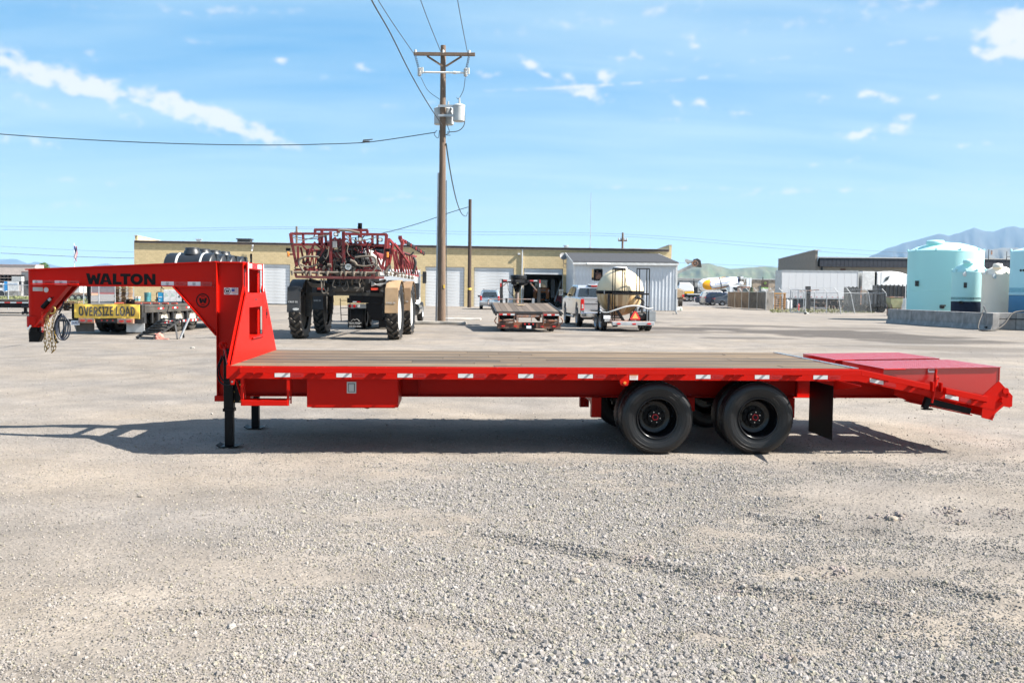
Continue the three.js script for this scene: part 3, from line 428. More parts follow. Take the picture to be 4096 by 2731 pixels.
  // safety chains, break-away switch and coiled cable under the neck
  const linkG = (() => { const c = new THREE.CatmullRomCurve3(Array.from({ length: 16 }, (_, i) => { const a = i / 16 * 6.283; return V(0.0115 * Math.cos(a), 0.0115 * Math.sin(a) + 0.017 * Math.sign(Math.sin(a)) * Math.min(1, Math.abs(Math.sin(a)) * 3), 0); }), true); return merged(new THREE.TubeGeometry(c, 22, 0.0042, 6, true)); })();
  for (const [u0, dz, depth] of [[-2.31, 1.2, 0.33], [-2.235, 1.2, 0.34]]) {
    const ch = new THREE.Group(); ch.name = 'safety_chain'; t.add(ch);
    const c = new THREE.CatmullRomCurve3([V(u0 + 0.05, 1.45, Z(dz)), V(u0 + 0.01, 1.33, Z(dz)), V(u0 - 0.005, 1.1, Z(dz)), V(u0 + 0.012, 1.45 - depth - 0.12, Z(dz - 0.02)), V(u0 + 0.045, 1.06, Z(dz - 0.03)), V(u0 + 0.05, 1.2 + (u0 < -2.3 ? 0.15 : 0), Z(dz - 0.03))]), n = Math.round(c.getLength() / 0.043);
    for (let i = 0; i <= n; i++) { const p = c.getPointAt(i / n), d = c.getTangentAt(i / n), o = mesh(linkG, M.zinc); o.name = 'link'; o.position.copy(p); o.quaternion.setFromUnitVectors(V(0, 1, 0), d).multiply(new THREE.Quaternion().setFromAxisAngle(V(0, 1, 0), (i % 2) * 1.57 + 0.4)); ch.add(o); }
  }
  P('chain_hook', [T([[-2.2, 1.5, Z(1.16)], [-2.18, 1.48, Z(1.15)], [-2.19, 1.43, Z(1.15)], [-2.23, 1.42, Z(1.15)]], 0.011, 12, 8)], M.zinc);
  P('break_away_switch', [along(new THREE.CylinderGeometry(0.026, 0.026, 0.11, 16), [-2.335, 1.49, Z(1.2)], [-2.27, 1.56, Z(1.2)])], M.black); P('switch_cap', [along(new THREE.CylinderGeometry(0.022, 0.022, 0.045, 14), [-2.27, 1.56, Z(1.2)], [-2.24, 1.59, Z(1.2)])], M.steel); P('switch_wire', [T([[-2.245, 1.585, Z(1.2)], [-2.23, 1.6, Z(1.2)], [-2.2, 1.605, Z(1.2)]], 0.006, 8)], M.black);
  P('safety_tether', [T(Array.from({ length: 40 }, (_, i) => [-2.335 + 0.012 * Math.cos(i * 1.9), 1.44 - i * 0.006, Z(1.19) + 0.012 * Math.sin(i * 1.9)]), 0.0035, 120, 5)], std(0.75, 0.05, 0.02, 0.5));
  P('coiled_cable', [0, 1, 2, 3].map((k) => T(Array.from({ length: 14 }, (_, i) => { const a = i / 14 * 6.283; return [-2.125 + (0.035 + 0.012 * k) * Math.cos(a) + k * 0.012, 1.29 + 0.13 * Math.sin(a) - 0.012 * k, Z(1.18) + 0.015 * k + 0.02 * Math.cos(a + k)]; }), 0.0085, 50, 6, true)).concat([T([[-2.15, 1.42, Z(1.18)], [-2.12, 1.5, Z(1.2)], [-2.12, 1.56, Z(1.25)]], 0.009, 12), T([[-2.15, 1.4, Z(1.18)], [-2.2, 1.3, Z(1.2)], [-2.2, 1.12, Z(1.2)], [-2.17, 1.09, Z(1.2)]], 0.012, 16)]), std(0.012, 0.016, 0.028, 0.4));
  // axles, hangers and eight dual wheels
  for (const u of [4.5, 5.6]) P('axle', [BB(u - 0.06, u + 0.06, 0.34, 0.43, Z(W - 0.2), Z(0.3)), BB(u - 0.35, u + 0.35, 0.44, 0.47, Z(0.94), Z(0.86)), BB(u - 0.35, u + 0.35, 0.44, 0.47, Z(W - 0.86), Z(W - 0.94))], M.black);
  for (const w of [0.82, W - 0.82]) for (const [u, y] of [[3.95, 0.30], [5.03, 0.375], [6.2, 0.3]]) P('spring_hanger', [BB(u - 0.055, u + 0.055, y, 0.525, Z(w + 0.05), Z(w - 0.05)), C(0.02, 0.014, u, y + 0.05, Z(w - 0.056), 'z', 6)], M.red);
  P('axle_cross_tube', [BB(3.93, 3.99, 0.44, 0.5, Z(W - 0.85), Z(0.85))], M.red);
  const RT = 0.391, tyre = () => { const p = [[0.215, -0.085], [0.222, -0.098], [0.235, -0.1], [0.27, -0.111], [0.30, -0.1165], [0.318, -0.1165], [0.322, -0.118], [0.34, -0.115], [0.362, -0.107], [0.378, -0.092], [0.386, -0.082], [0.388, -0.052], [0.379, -0.050], [0.379, -0.042], [0.390, -0.040], [0.391, -0.006], [0.382, -0.004]]; const q = [...p, ...p.slice().reverse().map(([r, y]) => [r, -y])]; return L(q, 64).rotateX(Math.PI / 2); };
  const blocks = () => { const o = []; for (let i = 0; i < 56; i++) { const a = i / 56 * 6.283; for (const s of [-1, 1]) { const g = B(0.028, 0.006, 0.03, 0, 0.3875, s * 0.066, 0, 0, 0); g.rotateX(s * -0.0).rotateZ(a); o.push(g); } } return o; };
  const serr = () => { const o = []; for (let i = 0; i < 84; i++) { const g = B(0.02, 0.0035, 0.004, 0.247, 0, 0.1045); g.rotateZ(i / 84 * 6.283); o.push(g); } for (const r of [0.232, 0.268, 0.312, 0.345]) o.push(new THREE.TorusGeometry(r, 0.0022, 5, 72).translate(0, 0, r < 0.25 ? 0.1 : r < 0.3 ? 0.1105 : r < 0.33 ? 0.1165 : 0.1135)); return o; };
  const tyreG = merged([tyre(), ...blocks(), ...serr()]);
  const rim = merged([L([[0.222, 0.105], [0.215, 0.108], [0.205, 0.098], [0.2, 0.05], [0.192, -0.02], [0.185, -0.055], [0.165, -0.075], [0.13, -0.082], [0.0, -0.08]], 48).rotateX(Math.PI / 2), L([[0.222, -0.105], [0.215, -0.108], [0.205, -0.098], [0.2, -0.03]], 40).rotateX(Math.PI / 2)]);
  const hub = merged([C(0.078, 0.07, 0, 0, -0.05, 'z', 28), C(0.12, 0.02, 0, 0, -0.072, 'z', 30)]), lug = merged([...Array.from({ length: 8 }, (_, i) => C(0.013, 0.035, 0.1 * Math.cos(i * 0.785 + 0.3), 0.1 * Math.sin(i * 0.785 + 0.3), -0.05, 'z', 6))]);
  const capBolts = merged(Array.from({ length: 6 }, (_, i) => C(0.0055, 0.01, 0.056 * Math.cos(i * 1.047 + 0.2), 0.056 * Math.sin(i * 1.047 + 0.2), -0.012, 'z', 8))), capR = merged([L([[0.038, 0], [0.038, 0.012], [0.026, 0.014], [0.026, 0]], 6).rotateX(Math.PI / 2).translate(0, 0, -0.014)]), capB = merged(C(0.027, 0.014, 0, 0, -0.008, 'z', 16));
  const wheel = (u, w, flip, outer) => {
    const g = new THREE.Group(); g.name = 'wheel'; g.position.set(u, RT - 0.006, Z(w)); g.rotation.set(0, flip ? Math.PI : 0, 0); t.add(g);
    const add = (n, geo, m) => { const o = mesh(geo, m); o.name = n; o.rotation.z = (u * 7 + w) % 6; g.add(o); };
    add('tyre', tyreG, M.rubber); add('rim', rim, M.blackGloss); if (outer) { add('hub', hub, M.satin); add('lug_nuts', lug, M.satin); add('cap_bolts', capBolts, M.chrome); add('hub_cap', capB, M.black); add('cap_ring', capR, std(0.35, 0.01, 0.015, 0.35)); }
  };
  for (const u of [4.5, 5.6]) { wheel(u, 0.16, false, true); wheel(u, 0.45, true, false); wheel(u, W - 0.16, true, true); wheel(u, W - 0.45, false, false); }
  for (const w0 of [0.06, W - 0.74]) { P('mud_flap', [RBB(6.412, 6.42, 0.15, 0.74, Z(w0 + 0.68), Z(w0), 0.003)], M.flap); P('flap_bracket', [ext([[0, 0], [0, 0.12], [-0.68, 0.12], [-0.68, 0.11]], 0.008).rotateY(-Math.PI / 2).rotateY(Math.PI).translate(6.424, 0.69, Z(w0))], M.red); }
  // beaver tail, dropping away behind the deck, with the two flip-over ramps lying on it
  const slope = (g) => bend(g, (v) => { v.y += (v.x - 6.65) * Math.tan(dove); });
  for (const sd of [0, 1]) {
    const f = (l) => l.map((g) => (sd ? mirrorZ(g, Z(W / 2)) : g));
    P('tail_rail', f([slope(BB(6.65, 8.19, 0.80, 0.932, Z(0.012), Z(0))), ext([[8.06, 0.66], [8.205, 0.632], [8.175, 0.376], [8.05, 0.41]], 0.012).translate(0, 0, Z(0.008))]), M.red);
    P('tail_beam', f([ext([[7.3, 0.78], [8.19, 0.60], [8.19, 0.385], [7.45, 0.532], [7.3, 0.6]], 0.012).translate(0, 0, Z(0.5)), slope(BB(7.45, 8.19, 0.68, 0.692, Z(0.56), Z(0.44)))]), M.red);
    P('rub_rail', f([slope(RBB(6.66, 7.42, 0.868, 0.929, Z(-0.062), Z(-0.074), 0.003)), slope(RBB(7.6, 8.07, 0.868, 0.929, Z(-0.062), Z(-0.074), 0.003))]), M.red);
    for (const u of [6.9, 7.3, 7.65, 8.0]) P('stake_pocket', f([slope(BB(u - 0.035, u - 0.028, 0.856, 0.926, Z(0), Z(-0.062))), slope(BB(u + 0.063, u + 0.07, 0.856, 0.926, Z(0), Z(-0.062)))]), M.red);
    for (const u of [6.79, 7.632]) { P('reflector_strip', f([slope(BB(u, u + 0.15, 0.818, 0.860, Z(-0.0015), Z(0)))]), M.whiteTape); P('reflector_strip', f([slope(BB(u + 0.157, u + 0.29, 0.818, 0.860, Z(-0.0015), Z(0)))]), M.redTape); }
    P('tail_bracket', f([ext([[8.12, 0.65], [8.286, 0.80], [8.449, 0.635], [8.449, 0.52], [8.42, 0.506], [8.351, 0.519], [8.252, 0.433], [8.175, 0.378], [8.12, 0.39]], 0.016).translate(0, 0, Z(0.11)), C(0.034, 0.1, 8.365, 0.69, Z(0.14), 'z', 18), C(0.034, 0.1, 8.33, 0.588, Z(0.1), 'z', 18), C(0.018, 0.03, 8.40, 0.65, Z(0.095), 'z', 12)]), M.red);
    P('bracket_pin', f([C(0.014, 0.02, 8.2, 0.44, Z(-0.004), 'z', 12)]), M.chrome);
  }
  P('tail_cross_beam', [BB(8.16, 8.2, 0.40, 0.62, Z(W - 0.02), Z(0.02))], M.red);
  for (let k = 0; k < 5; k++) P('crossmember', [slope(BB(6.8 + k * 0.3, 6.86 + k * 0.3, 0.82, 0.88, Z(W - 0.05), Z(0.05)))], M.red);
  P('deck_end_strip', [BB(U1 - 0.015, U1 + 0.045, H - 0.002, H + 0.006, Z(W - 0.005), Z(0.005))], M.steel); P('deck_end_bolt', Array.from({ length: 9 }, (_, i) => C(0.011, 0.008, U1 + 0.012, H + 0.008, Z(0.14 + i * 0.29), 'y', 8)), M.chrome);
  // raised tread pattern of the ramp plates
  const lugs = (w0, w1) => { const o = [], n = Math.floor((w1 - w0) / 0.045); for (let i = 0; i < 28; i++) for (let j = 0; j < n; j++) o.push(rot(new THREE.BoxGeometry(0.03, 0.003, 0.007), 0, (i + j) % 2 ? 0.79 : -0.79, 0).translate(7.03 + i * 0.0455, 0, Z(w0 + 0.03 + j * 0.045))); return o; };
  const tilt = (g) => bend(loose(g), (v) => { v.y += 0.928 + (v.x - 6.99) * 0.0185; });
  for (const [w0, w1] of [[0.10, 1.2], [1.42, 2.5]]) {
    const r = P('ramp', [tilt(BB(6.985, 8.30, -0.006, 0, Z(w1 + 0.012), Z(w0 - 0.012))), tilt(mergeGeometries(lugs(w0, w1).map(loose))), ...[w0 + 0.012, w1 - 0.012, (w0 + w1) / 2].map((w) => ext([[6.99, 0.926], [8.292, 0.948], [8.292, 0.78], [8.19, 0.60], [7.0, 0.83]], 0.01).translate(0, 0, Z(w))), tilt(BB(6.985, 6.995, -0.075, -0.006, Z(w1), Z(w0))), tilt(BB(8.285, 8.295, -0.15, -0.006, Z(w1), Z(w0)))], M.redPlate);
    part(r, 'hinge_rod', [R([6.98, 0.918, Z(w0 - 0.01)], [7.22, 0.922, Z(w0 - 0.02)], 0.006)], M.red);
  }
  P('warning_sticker', [BB(7.485, 7.57, 0.888, 0.923, Z(0.1015), Z(0.107))], M.white); P('warning_sticker', [BB(7.492, 7.563, 0.905, 0.919, Z(0.1), Z(0.102))], std(0.3, 0.05, 0.02));
  P('ramp_latch', [R([7.515, 0.80, -0.01], [7.525, 0.93, -0.01], 0.014), R([7.50, 0.74, 0.02], [7.515, 0.82, 0.015], 0.02), R([7.47, 0.57, 0.03], [7.505, 0.74, 0.03], 0.013), rot(new THREE.TorusGeometry(0.02, 0.006, 6, 14), 0, 0.4, 0).translate(7.53, 0.83, 0.012), BB(7.46, 7.475, 0.70, 0.80, -0.01, 0.06), BB(7.555, 7.57, 0.69, 0.79, -0.01, 0.06)], M.red);
  P('ramp_support_leg', [BAR([7.50, 0.575, Z(0.07)], [7.95, 0.47, Z(0.07)], 0.05, 0.065), BAR([7.44, 0.50, Z(0.07)], [7.48, 0.615, Z(0.07)], 0.055, 0.06), BB(7.42, 7.52, 0.485, 0.497, Z(0.11), Z(0.03))], M.black);
  P('tail_lamp_bar', [BB(8.2, 8.215, 0.42, 0.56, Z(W - 0.5), Z(0.5))], M.red);
}

// ------------------------------------------------------------------ hills, far buildings, air
scene.fog = new THREE.FogExp2(new THREE.Color(0.40, 0.67, 1.0), 0.000065);
function ridge(name, label, pts, dist, col, rough, depth = 0.35, snow = 1e9) {
  const n = 150, rows = 22, pos = [], colr = [], idx = [], x0 = pts[0][0], x1 = pts[pts.length - 1][0];
  const topY = (px) => { let i = 0; while (i < pts.length - 2 && pts[i + 1][0] < px) i++; const t = clamp((px - pts[i][0]) / (pts[i + 1][0] - pts[i][0])), s = t * t * (3 - 2 * t); return lerp(pts[i][1], pts[i + 1][1], lerp(t, s, 0.5)); };
  for (let c = 0; c <= n; c++) for (let r = 0; r <= rows; r++) {
    const px = lerp(x0, x1, c / n), q = r / rows, f = q < 0.75 ? q / 0.75 : 1, d = dist * (1 - depth * (1 - q / 0.75)), crest = at(px, topY(px), dist), e = EYE + (crest.y - EYE), k = crest.x / dist;
    const spur = fbm(px * 0.035 + q * 1.3, q * 3.2, dist * 0.001, 5), h = q <= 0.75 ? e * Math.pow(f, 1.25) * (1 + (1 - f) * spur * rough * 2.2) + (f < 1 ? spur * e * 0.22 * rough * Math.sin(f * Math.PI) : 0) : e * (1 - (q - 0.75) * 2.4);
    pos.push(k * d, Math.max(-2, h), -d);
    const m = fbm(px * 0.02, q * 5, 3, 4), b = fbm(px * 0.09, q * 14, 8, 3), w = h > snow ? sstep(0.05, 0.2, b) : 0;
    for (let i = 0; i < 3; i++) colr.push(lerp(clamp(lerp(col[0][i], col[1][i], clamp(0.5 + 1.6 * m)) * (1 + 0.6 * b)), 0.7, w));
    if (c && r) { const a = (c - 1) * (rows + 1) + r - 1, b2 = a + 1, e2 = a + rows + 1, f2 = e2 + 1; idx.push(a, e2, b2, b2, e2, f2); }
  }
  const g = new THREE.BufferGeometry(); g.setAttribute('position', new THREE.Float32BufferAttribute(pos, 3)); g.setAttribute('color', new THREE.Float32BufferAttribute(colr, 3)); g.setIndex(idx); g.computeVertexNormals();
  const o = mesh(g, std(1, 1, 1, 1, { vertexColors: true })); o.name = numbered(name); scene.add(o); return tag(o, label, name.includes('mountain') ? 'mountain' : 'hills', null, 'structure');
}
const GREEN = [[0.055, 0.085, 0.045], [0.12, 0.12, 0.07]], ROCK = [[0.018, 0.026, 0.026], [0.05, 0.05, 0.048]];
ridge('hills', 'rounded green hills beyond the concrete mixer lorry', [[2500, 1130], [2620, 1105], [2690, 1085], [2740, 1074], [2800, 1052], [2835, 1049], [2875, 1061], [2925, 1072], [3000, 1066], [3060, 1062], [3110, 1066], [3250, 1080], [3400, 1098], [3600, 1100], [3900, 1110]], 3000, GREEN, 0.35);
ridge('hills', 'low tan foothill beneath the blue mountain range at the right', [[3500, 1110], [3650, 1080], [3800, 1040], [3880, 1008], [3960, 992], [4030, 985], [4110, 990], [4300, 1010], [4600, 1040]], 5200, [[0.07, 0.066, 0.05], [0.13, 0.115, 0.085]], 0.4);
ridge('mountain_range', 'hazy blue mountain range with traces of snow, behind the pale tanks', [[3380, 1085], [3460, 1030], [3500, 1012], [3560, 985], [3640, 960], [3700, 944], [3760, 927], [3795, 936], [3830, 928], [3870, 912], [3900, 903], [3945, 917], [3975, 918], [4010, 906], [4045, 897], [4096, 904], [4250, 890], [4500, 930], [4900, 990]], 9000, ROCK, 0.22, 0.3, 632);
ridge('mountain_range', 'faint blue mountain range low on the horizon beyond the gooseneck', [[-900, 1060], [-300, 1040], [0, 1034], [60, 1032], [110, 1051], [140, 1044], [190, 1053], [240, 1064], [300, 1074], [350, 1066], [385, 1056], [425, 1050], [475, 1062], [540, 1073], [700, 1090], [1200, 1120]], 12000, ROCK, 0.4, 0.25);

const block = (rows, cols) => { const c = (u, v) => { const y = v * rows, r = Math.floor(y), x = u * cols + (r % 2) * 0.5, fy = y - r, fx = x - Math.floor(x); return [Math.min(fy, 1 - fy), Math.min(fx, 1 - fx), r, ((Math.floor(x) % cols) + cols) % cols]; };
  return [tex(256, (u, v) => { const [a, b, r, q] = c(u, v), k = 0.9 + 0.16 * nz(r * 3.7, q * 5.1, 2) + 0.14 * tf(u, v, 10, 7, 3); return a < 0.05 || b < 0.025 ? [k * 0.82, k * 0.82, k * 0.82] : [k, k, k]; }), tex(256, (u, v) => { const [a, b] = c(u, v); return (a < 0.05 || b < 0.025 ? 0.2 : 0.7) + 0.3 * tf(u, v, 30, 5, 2); })]; };
const [blockMap, blockBump] = block(8, 4);      // 8 courses of 0.2 m, 4 blocks of 0.4 m
const blockMat = (r, g, b) => std(r, g, b, 0.9, { map: rep(blockMap, 1 / 1.6), bumpMap: rep(blockBump, 1 / 1.6), bumpScale: 0.012 });
function window_(parent, x, y, z, w, h, m = M.glass) { const f = part(parent, 'window', [BB(x - w / 2 - 0.07, x + w / 2 + 0.07, y - 0.07, y, z, z + 0.06), BB(x - w / 2 - 0.07, x + w / 2 + 0.07, y + h, y + h + 0.07, z, z + 0.06), BB(x - w / 2 - 0.07, x - w / 2, y, y + h, z, z + 0.06), BB(x + w / 2, x + w / 2 + 0.07, y, y + h, z, z + 0.06)], M.grey); part(f, 'pane', [BB(x - w / 2, x + w / 2, y, y + h, z, z + 0.02)], m); }

// ------------------------------------------------------------------ the long tan workshop
{
  const b = thing('workshop_building', 'long low tan block workshop with white roller doors behind the vehicles', 'building', [0, -0.069, -96]); b.rotation.set(0, 0.03, -0.0055);
  const tan = blockMat(0.60, 0.47, 0.265), x0 = -37.3, x1 = 15.6, top = 6.0, doors = [[-25.9, -22.05], [-8.70, -4.82], [-3.87, 0.09], [1.07, 5.0]], dh = 3.94;
  const piers = []; let p = x0; for (const [a, c] of doors) { piers.push(BB(p, a, -0.2, dh, -0.25, 0)); p = c; } piers.push(BB(p, x1, -0.2, dh, -0.25, 0), BB(x0, x1, dh, top, -0.25, 0));
  part(b, 'front_wall', piers, tan);
  part(b, 'end_wall', [rot(ext([[-0.25, -0.2], [-0.25, 6.5], [-24, 5.9], [-24, -0.2]], 0.25), 0, -Math.PI / 2, 0).translate(x0 + 0.126, 0, 0)], tan); part(b, 'end_wall', [rot(ext([[0, -0.2], [0, 6.45], [-24, 5.9], [-24, -0.2]], 0.25), 0, -Math.PI / 2, 0).translate(x1 + 0.126, 0, 0)], tan);
  part(b, 'parapet_cap', [BAR([x0 + 0.13, 6.54, 0.02], [x0 + 0.13, 5.95, -24], 0.34, 0.05), BAR([x1 + 0.13, 6.49, 0.02], [x1 + 0.13, 5.95, -24], 0.34, 0.05)], M.paleGrey);
  part(b, 'back_wall', [BB(x0, x1, -0.2, 5.5, -24.2, -24)], tan); part(b, 'roof', [bend(loose(BB(x0 + 0.25, x1 - 0.02, 5.80, 5.93, -24, 0.13)), (v) => { v.y += v.z * 0.012; })], M.paleGrey);
  part(b, 'partition', [BB(-0.9, -0.7, -0.1, 5.4, -23.9, -0.3), BB(10.5, 10.7, -0.1, 5.4, -23.9, -0.3)], M.dark); part(b, 'floor_slab', [BB(-0.7, 10.5, -0.1, 0.085, -23.9, -0.3)], M.dark);
  part(b, 'gutter', [BB(x0 + 0.1, x1 - 0.03, 5.84, 6.0, 0.02, 0.17)], std(0.06, 0.035, 0.028, 0.7, { map: grime1 }));
  part(b, 'roof_edge', [BB(x0 + 0.1, x1 - 0.03, 6.0, 6.05, -0.1, 0.2)], std(0.38, 0.36, 0.34, 0.6, { map: grime1 }));
  const slatW = merged(RB(1, 0.29, 0.05, 0, 0, 0, 0.02)), slatM = std(0.76, 0.77, 0.78, 0.5, { map: dirt1 });
  doors.forEach(([a, c], i) => {
    const d = part(b, 'roller_door', [BB(a, a + 0.05, 0, dh, -0.2, -0.1), BB(c - 0.05, c, 0, dh, -0.2, -0.1)], M.galv);
    for (let k = 0; k < 13; k++) { if (i === 3 && k < 11) continue; const o = mesh(slatW, slatM); o.name = 'slat'; o.scale.set(c - a - 0.1, 1, 1); o.position.set((a + c) / 2, 0.16 + k * 0.302, -0.13); d.add(o); }
  });
  part(b, 'downspout', [BB(0.86, 0.98, 0.1, 5.85, 0.01, 0.12)], M.white); part(b, 'downspout', [BB(-13.06, -12.94, 0.1, 5.85, 0.01, 0.12)], M.white);
  const lamp = part(b, 'flood_lamp', [BB(0.46, 0.7, 5.25, 5.42, 0.02, 0.22)], M.white); part(lamp, 'lens', [BB(0.48, 0.68, 5.2, 5.25, 0.05, 0.21)], M.glass);
  part(b, 'roof_vent', [BB(-32.0, -31.6, 5.9, 6.35, -3, -2.6), BB(-32.1, -31.5, 6.35, 6.42, -3.1, -2.5)], M.galv); part(b, 'roof_vent', [BB(-28.0, -26.7, 5.9, 6.45, -4, -3), BB(-28.1, -26.6, 6.45, 6.55, -4.1, -2.9)], M.dark); part(b, 'roof_vent', [C(0.2, 0.5, 5.5, 6.1, -3), C(0.28, 0.1, 5.5, 6.36, -3)], M.galv); part(b, 'roof_vent', [BB(12, 13.1, 5.95, 6.2, -3, -2)], M.paleGrey);
  part(b, 'torn_flashing', [bend(loose(new THREE.BoxGeometry(0.16, 0.6, 0.02, 2, 6, 1)), (v) => { v.z += 0.06 * Math.sin(v.y * 9); v.x += 0.05 * Math.sin(v.y * 6); }).translate(-25.7, 5.5, 0.2)], M.white);
  // satellite dish on the wall
  const dish = single('satellite_dish', [L([[0, 0.02], [0.2, 0.045], [0.36, 0.12], [0.38, 0.13], [0.37, 0.14], [0.2, 0.065], [0, 0.04]], 24).rotateX(1.15).rotateY(0.3), R([0, -0.28, 0.05], [0.05, 0.02, 0.45], 0.02), R([0, -0.1, -0.05], [0.1, -0.6, -0.45], 0.035), R([0.1, -0.6, -0.45], [0.4, -0.75, -0.5], 0.03), rot(new THREE.TorusGeometry(0.2, 0.02, 6, 20), 0, 0, 0).translate(0.25, -0.85, -0.4)], M.grey, 'grey satellite dish on the tan wall beside the white shed', 'satellite dish', [4.95, 5.0, -95.3]);
  const mast = thing('antenna_mast', 'thin tall whip antenna mast on the workshop roof above the white shed', 'antenna', [7.85, 5.8, -98]); part(mast, 'mast', [R([0, 0, 0], [0, 5.8, 0], 0.045, 6, 0.02)], M.galv); part(mast, 'mount', [C(0.12, 0.3, 0, 0.15, 0)], M.galv);
  const gate = single('roof_cable', [T([[0, 0, 0], [0.8, -0.1, 0], [1.7, -0.32, 0]], 0.025, 10)], M.wire, 'short dark cable along the workshop eave above the shed', 'cable', at(2480, 1010, 95.7));
  // machines standing in the open bay
  const ph = thing('yellow_loader', 'dark orange machine parked inside the open workshop bay, seen from behind', 'machine', [3.02, 0.02, -101]);
  part(ph, 'body', [RBB(-0.85, 0.85, 0.6, 1.9, -2.2, 0, 0.08)], M.orange); part(ph, 'grille', [BB(-0.5, 0.5, 0.75, 1.4, 0, 0.04)], M.black); part(ph, 'cab', [RBB(-0.7, 0.7, 1.9, 2.8, -2.2, -0.9, 0.06)], M.glass); part(ph, 'lettering', [text('JCB', 0.26, 0.02, 0.62).translate(0.12, 1.62, 0.01)], M.white);
  for (const x of [-0.62, 0.62]) part(ph, 'wheel', [C(0.55, 0.45, x, 0.55, -0.5, 'x', 20)], M.rubber); for (const x of [-0.75, 0.75]) part(ph, 'tail_lamp', [BB(x - 0.07, x + 0.07, 1.5, 1.75, 0, 0.04)], M.lampRed);
  const fl = thing('forklift', 'red forklift with tilted mast inside the open workshop bay', 'forklift', [5.0, 0.02, -99.8]);
  part(fl, 'body', [RBB(-0.6, 0.75, 0.35, 1.1, -1.8, 0, 0.06)], std(0.3, 0.02, 0.03, 0.5)); part(fl, 'mast', [BAR([-0.65, 0.5, 0.05], [0.0, 2.6, 0.05], 0.16, 0.12)], M.galv); part(fl, 'wheel', [C(0.28, 0.2, -0.35, 0.3, 0.0, 'z', 18)], M.rubber); part(fl, 'counter_mast', [BB(-1.0, -0.6, 0.9, 2.8, -0.6, -0.4)], M.grey);
}

// ------------------------------------------------------------------ the white metal shed
{
  const s = thing('metal_shed', 'white ribbed metal shed with dark sloping shingle roof, right of the open bay', 'shed', [5.35, 0, -84]), w = 8.95, h = 4.05, white = std(0.66, 0.69, 0.73, 0.45, { map: dirt1 });
  const win = [1.75, 2.45, 2.62, 3.55], n = 29, pw = w / n, panel = merged([BB(0, pw, 0, 1, -0.04, 0), ext([[0.0, 0], [0.012, 0.035], [0.05, 0.035], [0.062, 0]], 1).rotateX(-Math.PI / 2).scale(1, 1, -1).translate(0, 0.5, 0)]);
  const ribs = (a, y0, y1) => { const o = mesh(panel, white); o.name = 'panel'; o.position.set(a, y0, 0); o.scale.y = y1 - y0; s.add(o); };
  const ribG = merged([BB(0, pw, 0, 1, -0.04, 0), BB(0.01, 0.055, 0, 1, 0, 0.03)]);
  for (let i = 0; i < n; i++) { const a = i * pw, inWin = a + pw > win[0] && a < win[1]; const mk = (y0, y1) => { const o = mesh(ribG, white); o.name = 'panel'; o.position.set(a, y0, 0); o.scale.y = y1 - y0; s.add(o); }; if (inWin) { mk(0.02, win[2]); mk(win[3], h); } else mk(0.02, h); }
  part(s, 'side_wall', [rot(ext([[-0.05, 0], [-0.05, h], [-11.7, 5.2], [-11.7, 0]], 0.06), 0, -Math.PI / 2, 0), rot(ext([[-0.05, 0], [-0.05, h], [-11.7, 5.2], [-11.7, 0]], 0.06), 0, -Math.PI / 2, 0).translate(w, 0, 0)], white);
  part(s, 'corner_trim', [BB(-0.07, 0.1, 0, h, -0.05, 0.045)], M.white); part(s, 'corner_trim', [BB(w - 0.1, w + 0.07, 0, h, -0.05, 0.045)], M.white);
  part(s, 'roof', [bend(loose(BB(-0.12, w + 0.12, 0.02, 0.1, -11.7, 0.28)), (v) => { v.y += h + 0.08 + (0.28 - v.z) * 0.1; })], std(0.05, 0.052, 0.06, 0.9, { map: rep(grimeTex, 1.3), bumpMap: fine1, bumpScale: 0.01 }));
  part(s, 'eave_trim', [BB(-0.14, w + 0.14, h - 0.1, h + 0.1, 0.22, 0.3)], M.white); part(s, 'rake_trim', [BAR([-0.13, h + 0.05, 0.28], [-0.13, h + 1.27, -11.7], 0.05, 0.22)], M.white); part(s, 'rake_trim', [BAR([w + 0.13, h + 0.05, 0.28], [w + 0.13, h + 1.27, -11.7], 0.05, 0.22)], M.white);
  const f = part(s, 'window', [BB(win[0] - 0.04, win[0] + 0.03, win[2], win[3], -0.02, 0.05), BB(win[1] - 0.03, win[1] + 0.04, win[2], win[3], -0.02, 0.05), BB(win[0], win[1], win[2] - 0.05, win[2] + 0.02, -0.02, 0.05), BB(win[0], win[1], win[3] - 0.02, win[3] + 0.05, -0.02, 0.05)], M.dark); part(f, 'pane', [BB(win[0], win[1], win[2], win[3], -0.3, -0.28)], M.black);
  part(s, 'air_conditioner', [RBB(1.86, 2.36, 2.7, 3.28, -0.25, 0.12, 0.03), BB(1.95, 2.1, 3.28, 3.45, -0.2, 0.0)], std(0.1, 0.05, 0.035, 0.8, { map: grime1 }));
  const aw = part(s, 'awning', [bend(loose(BB(1.1, 3.1, 0, 0.06, 0.3, 0.62)), (v) => { v.y += h - 0.02 - (v.z - 0.3) * 0.3; })], M.paleGrey);
}

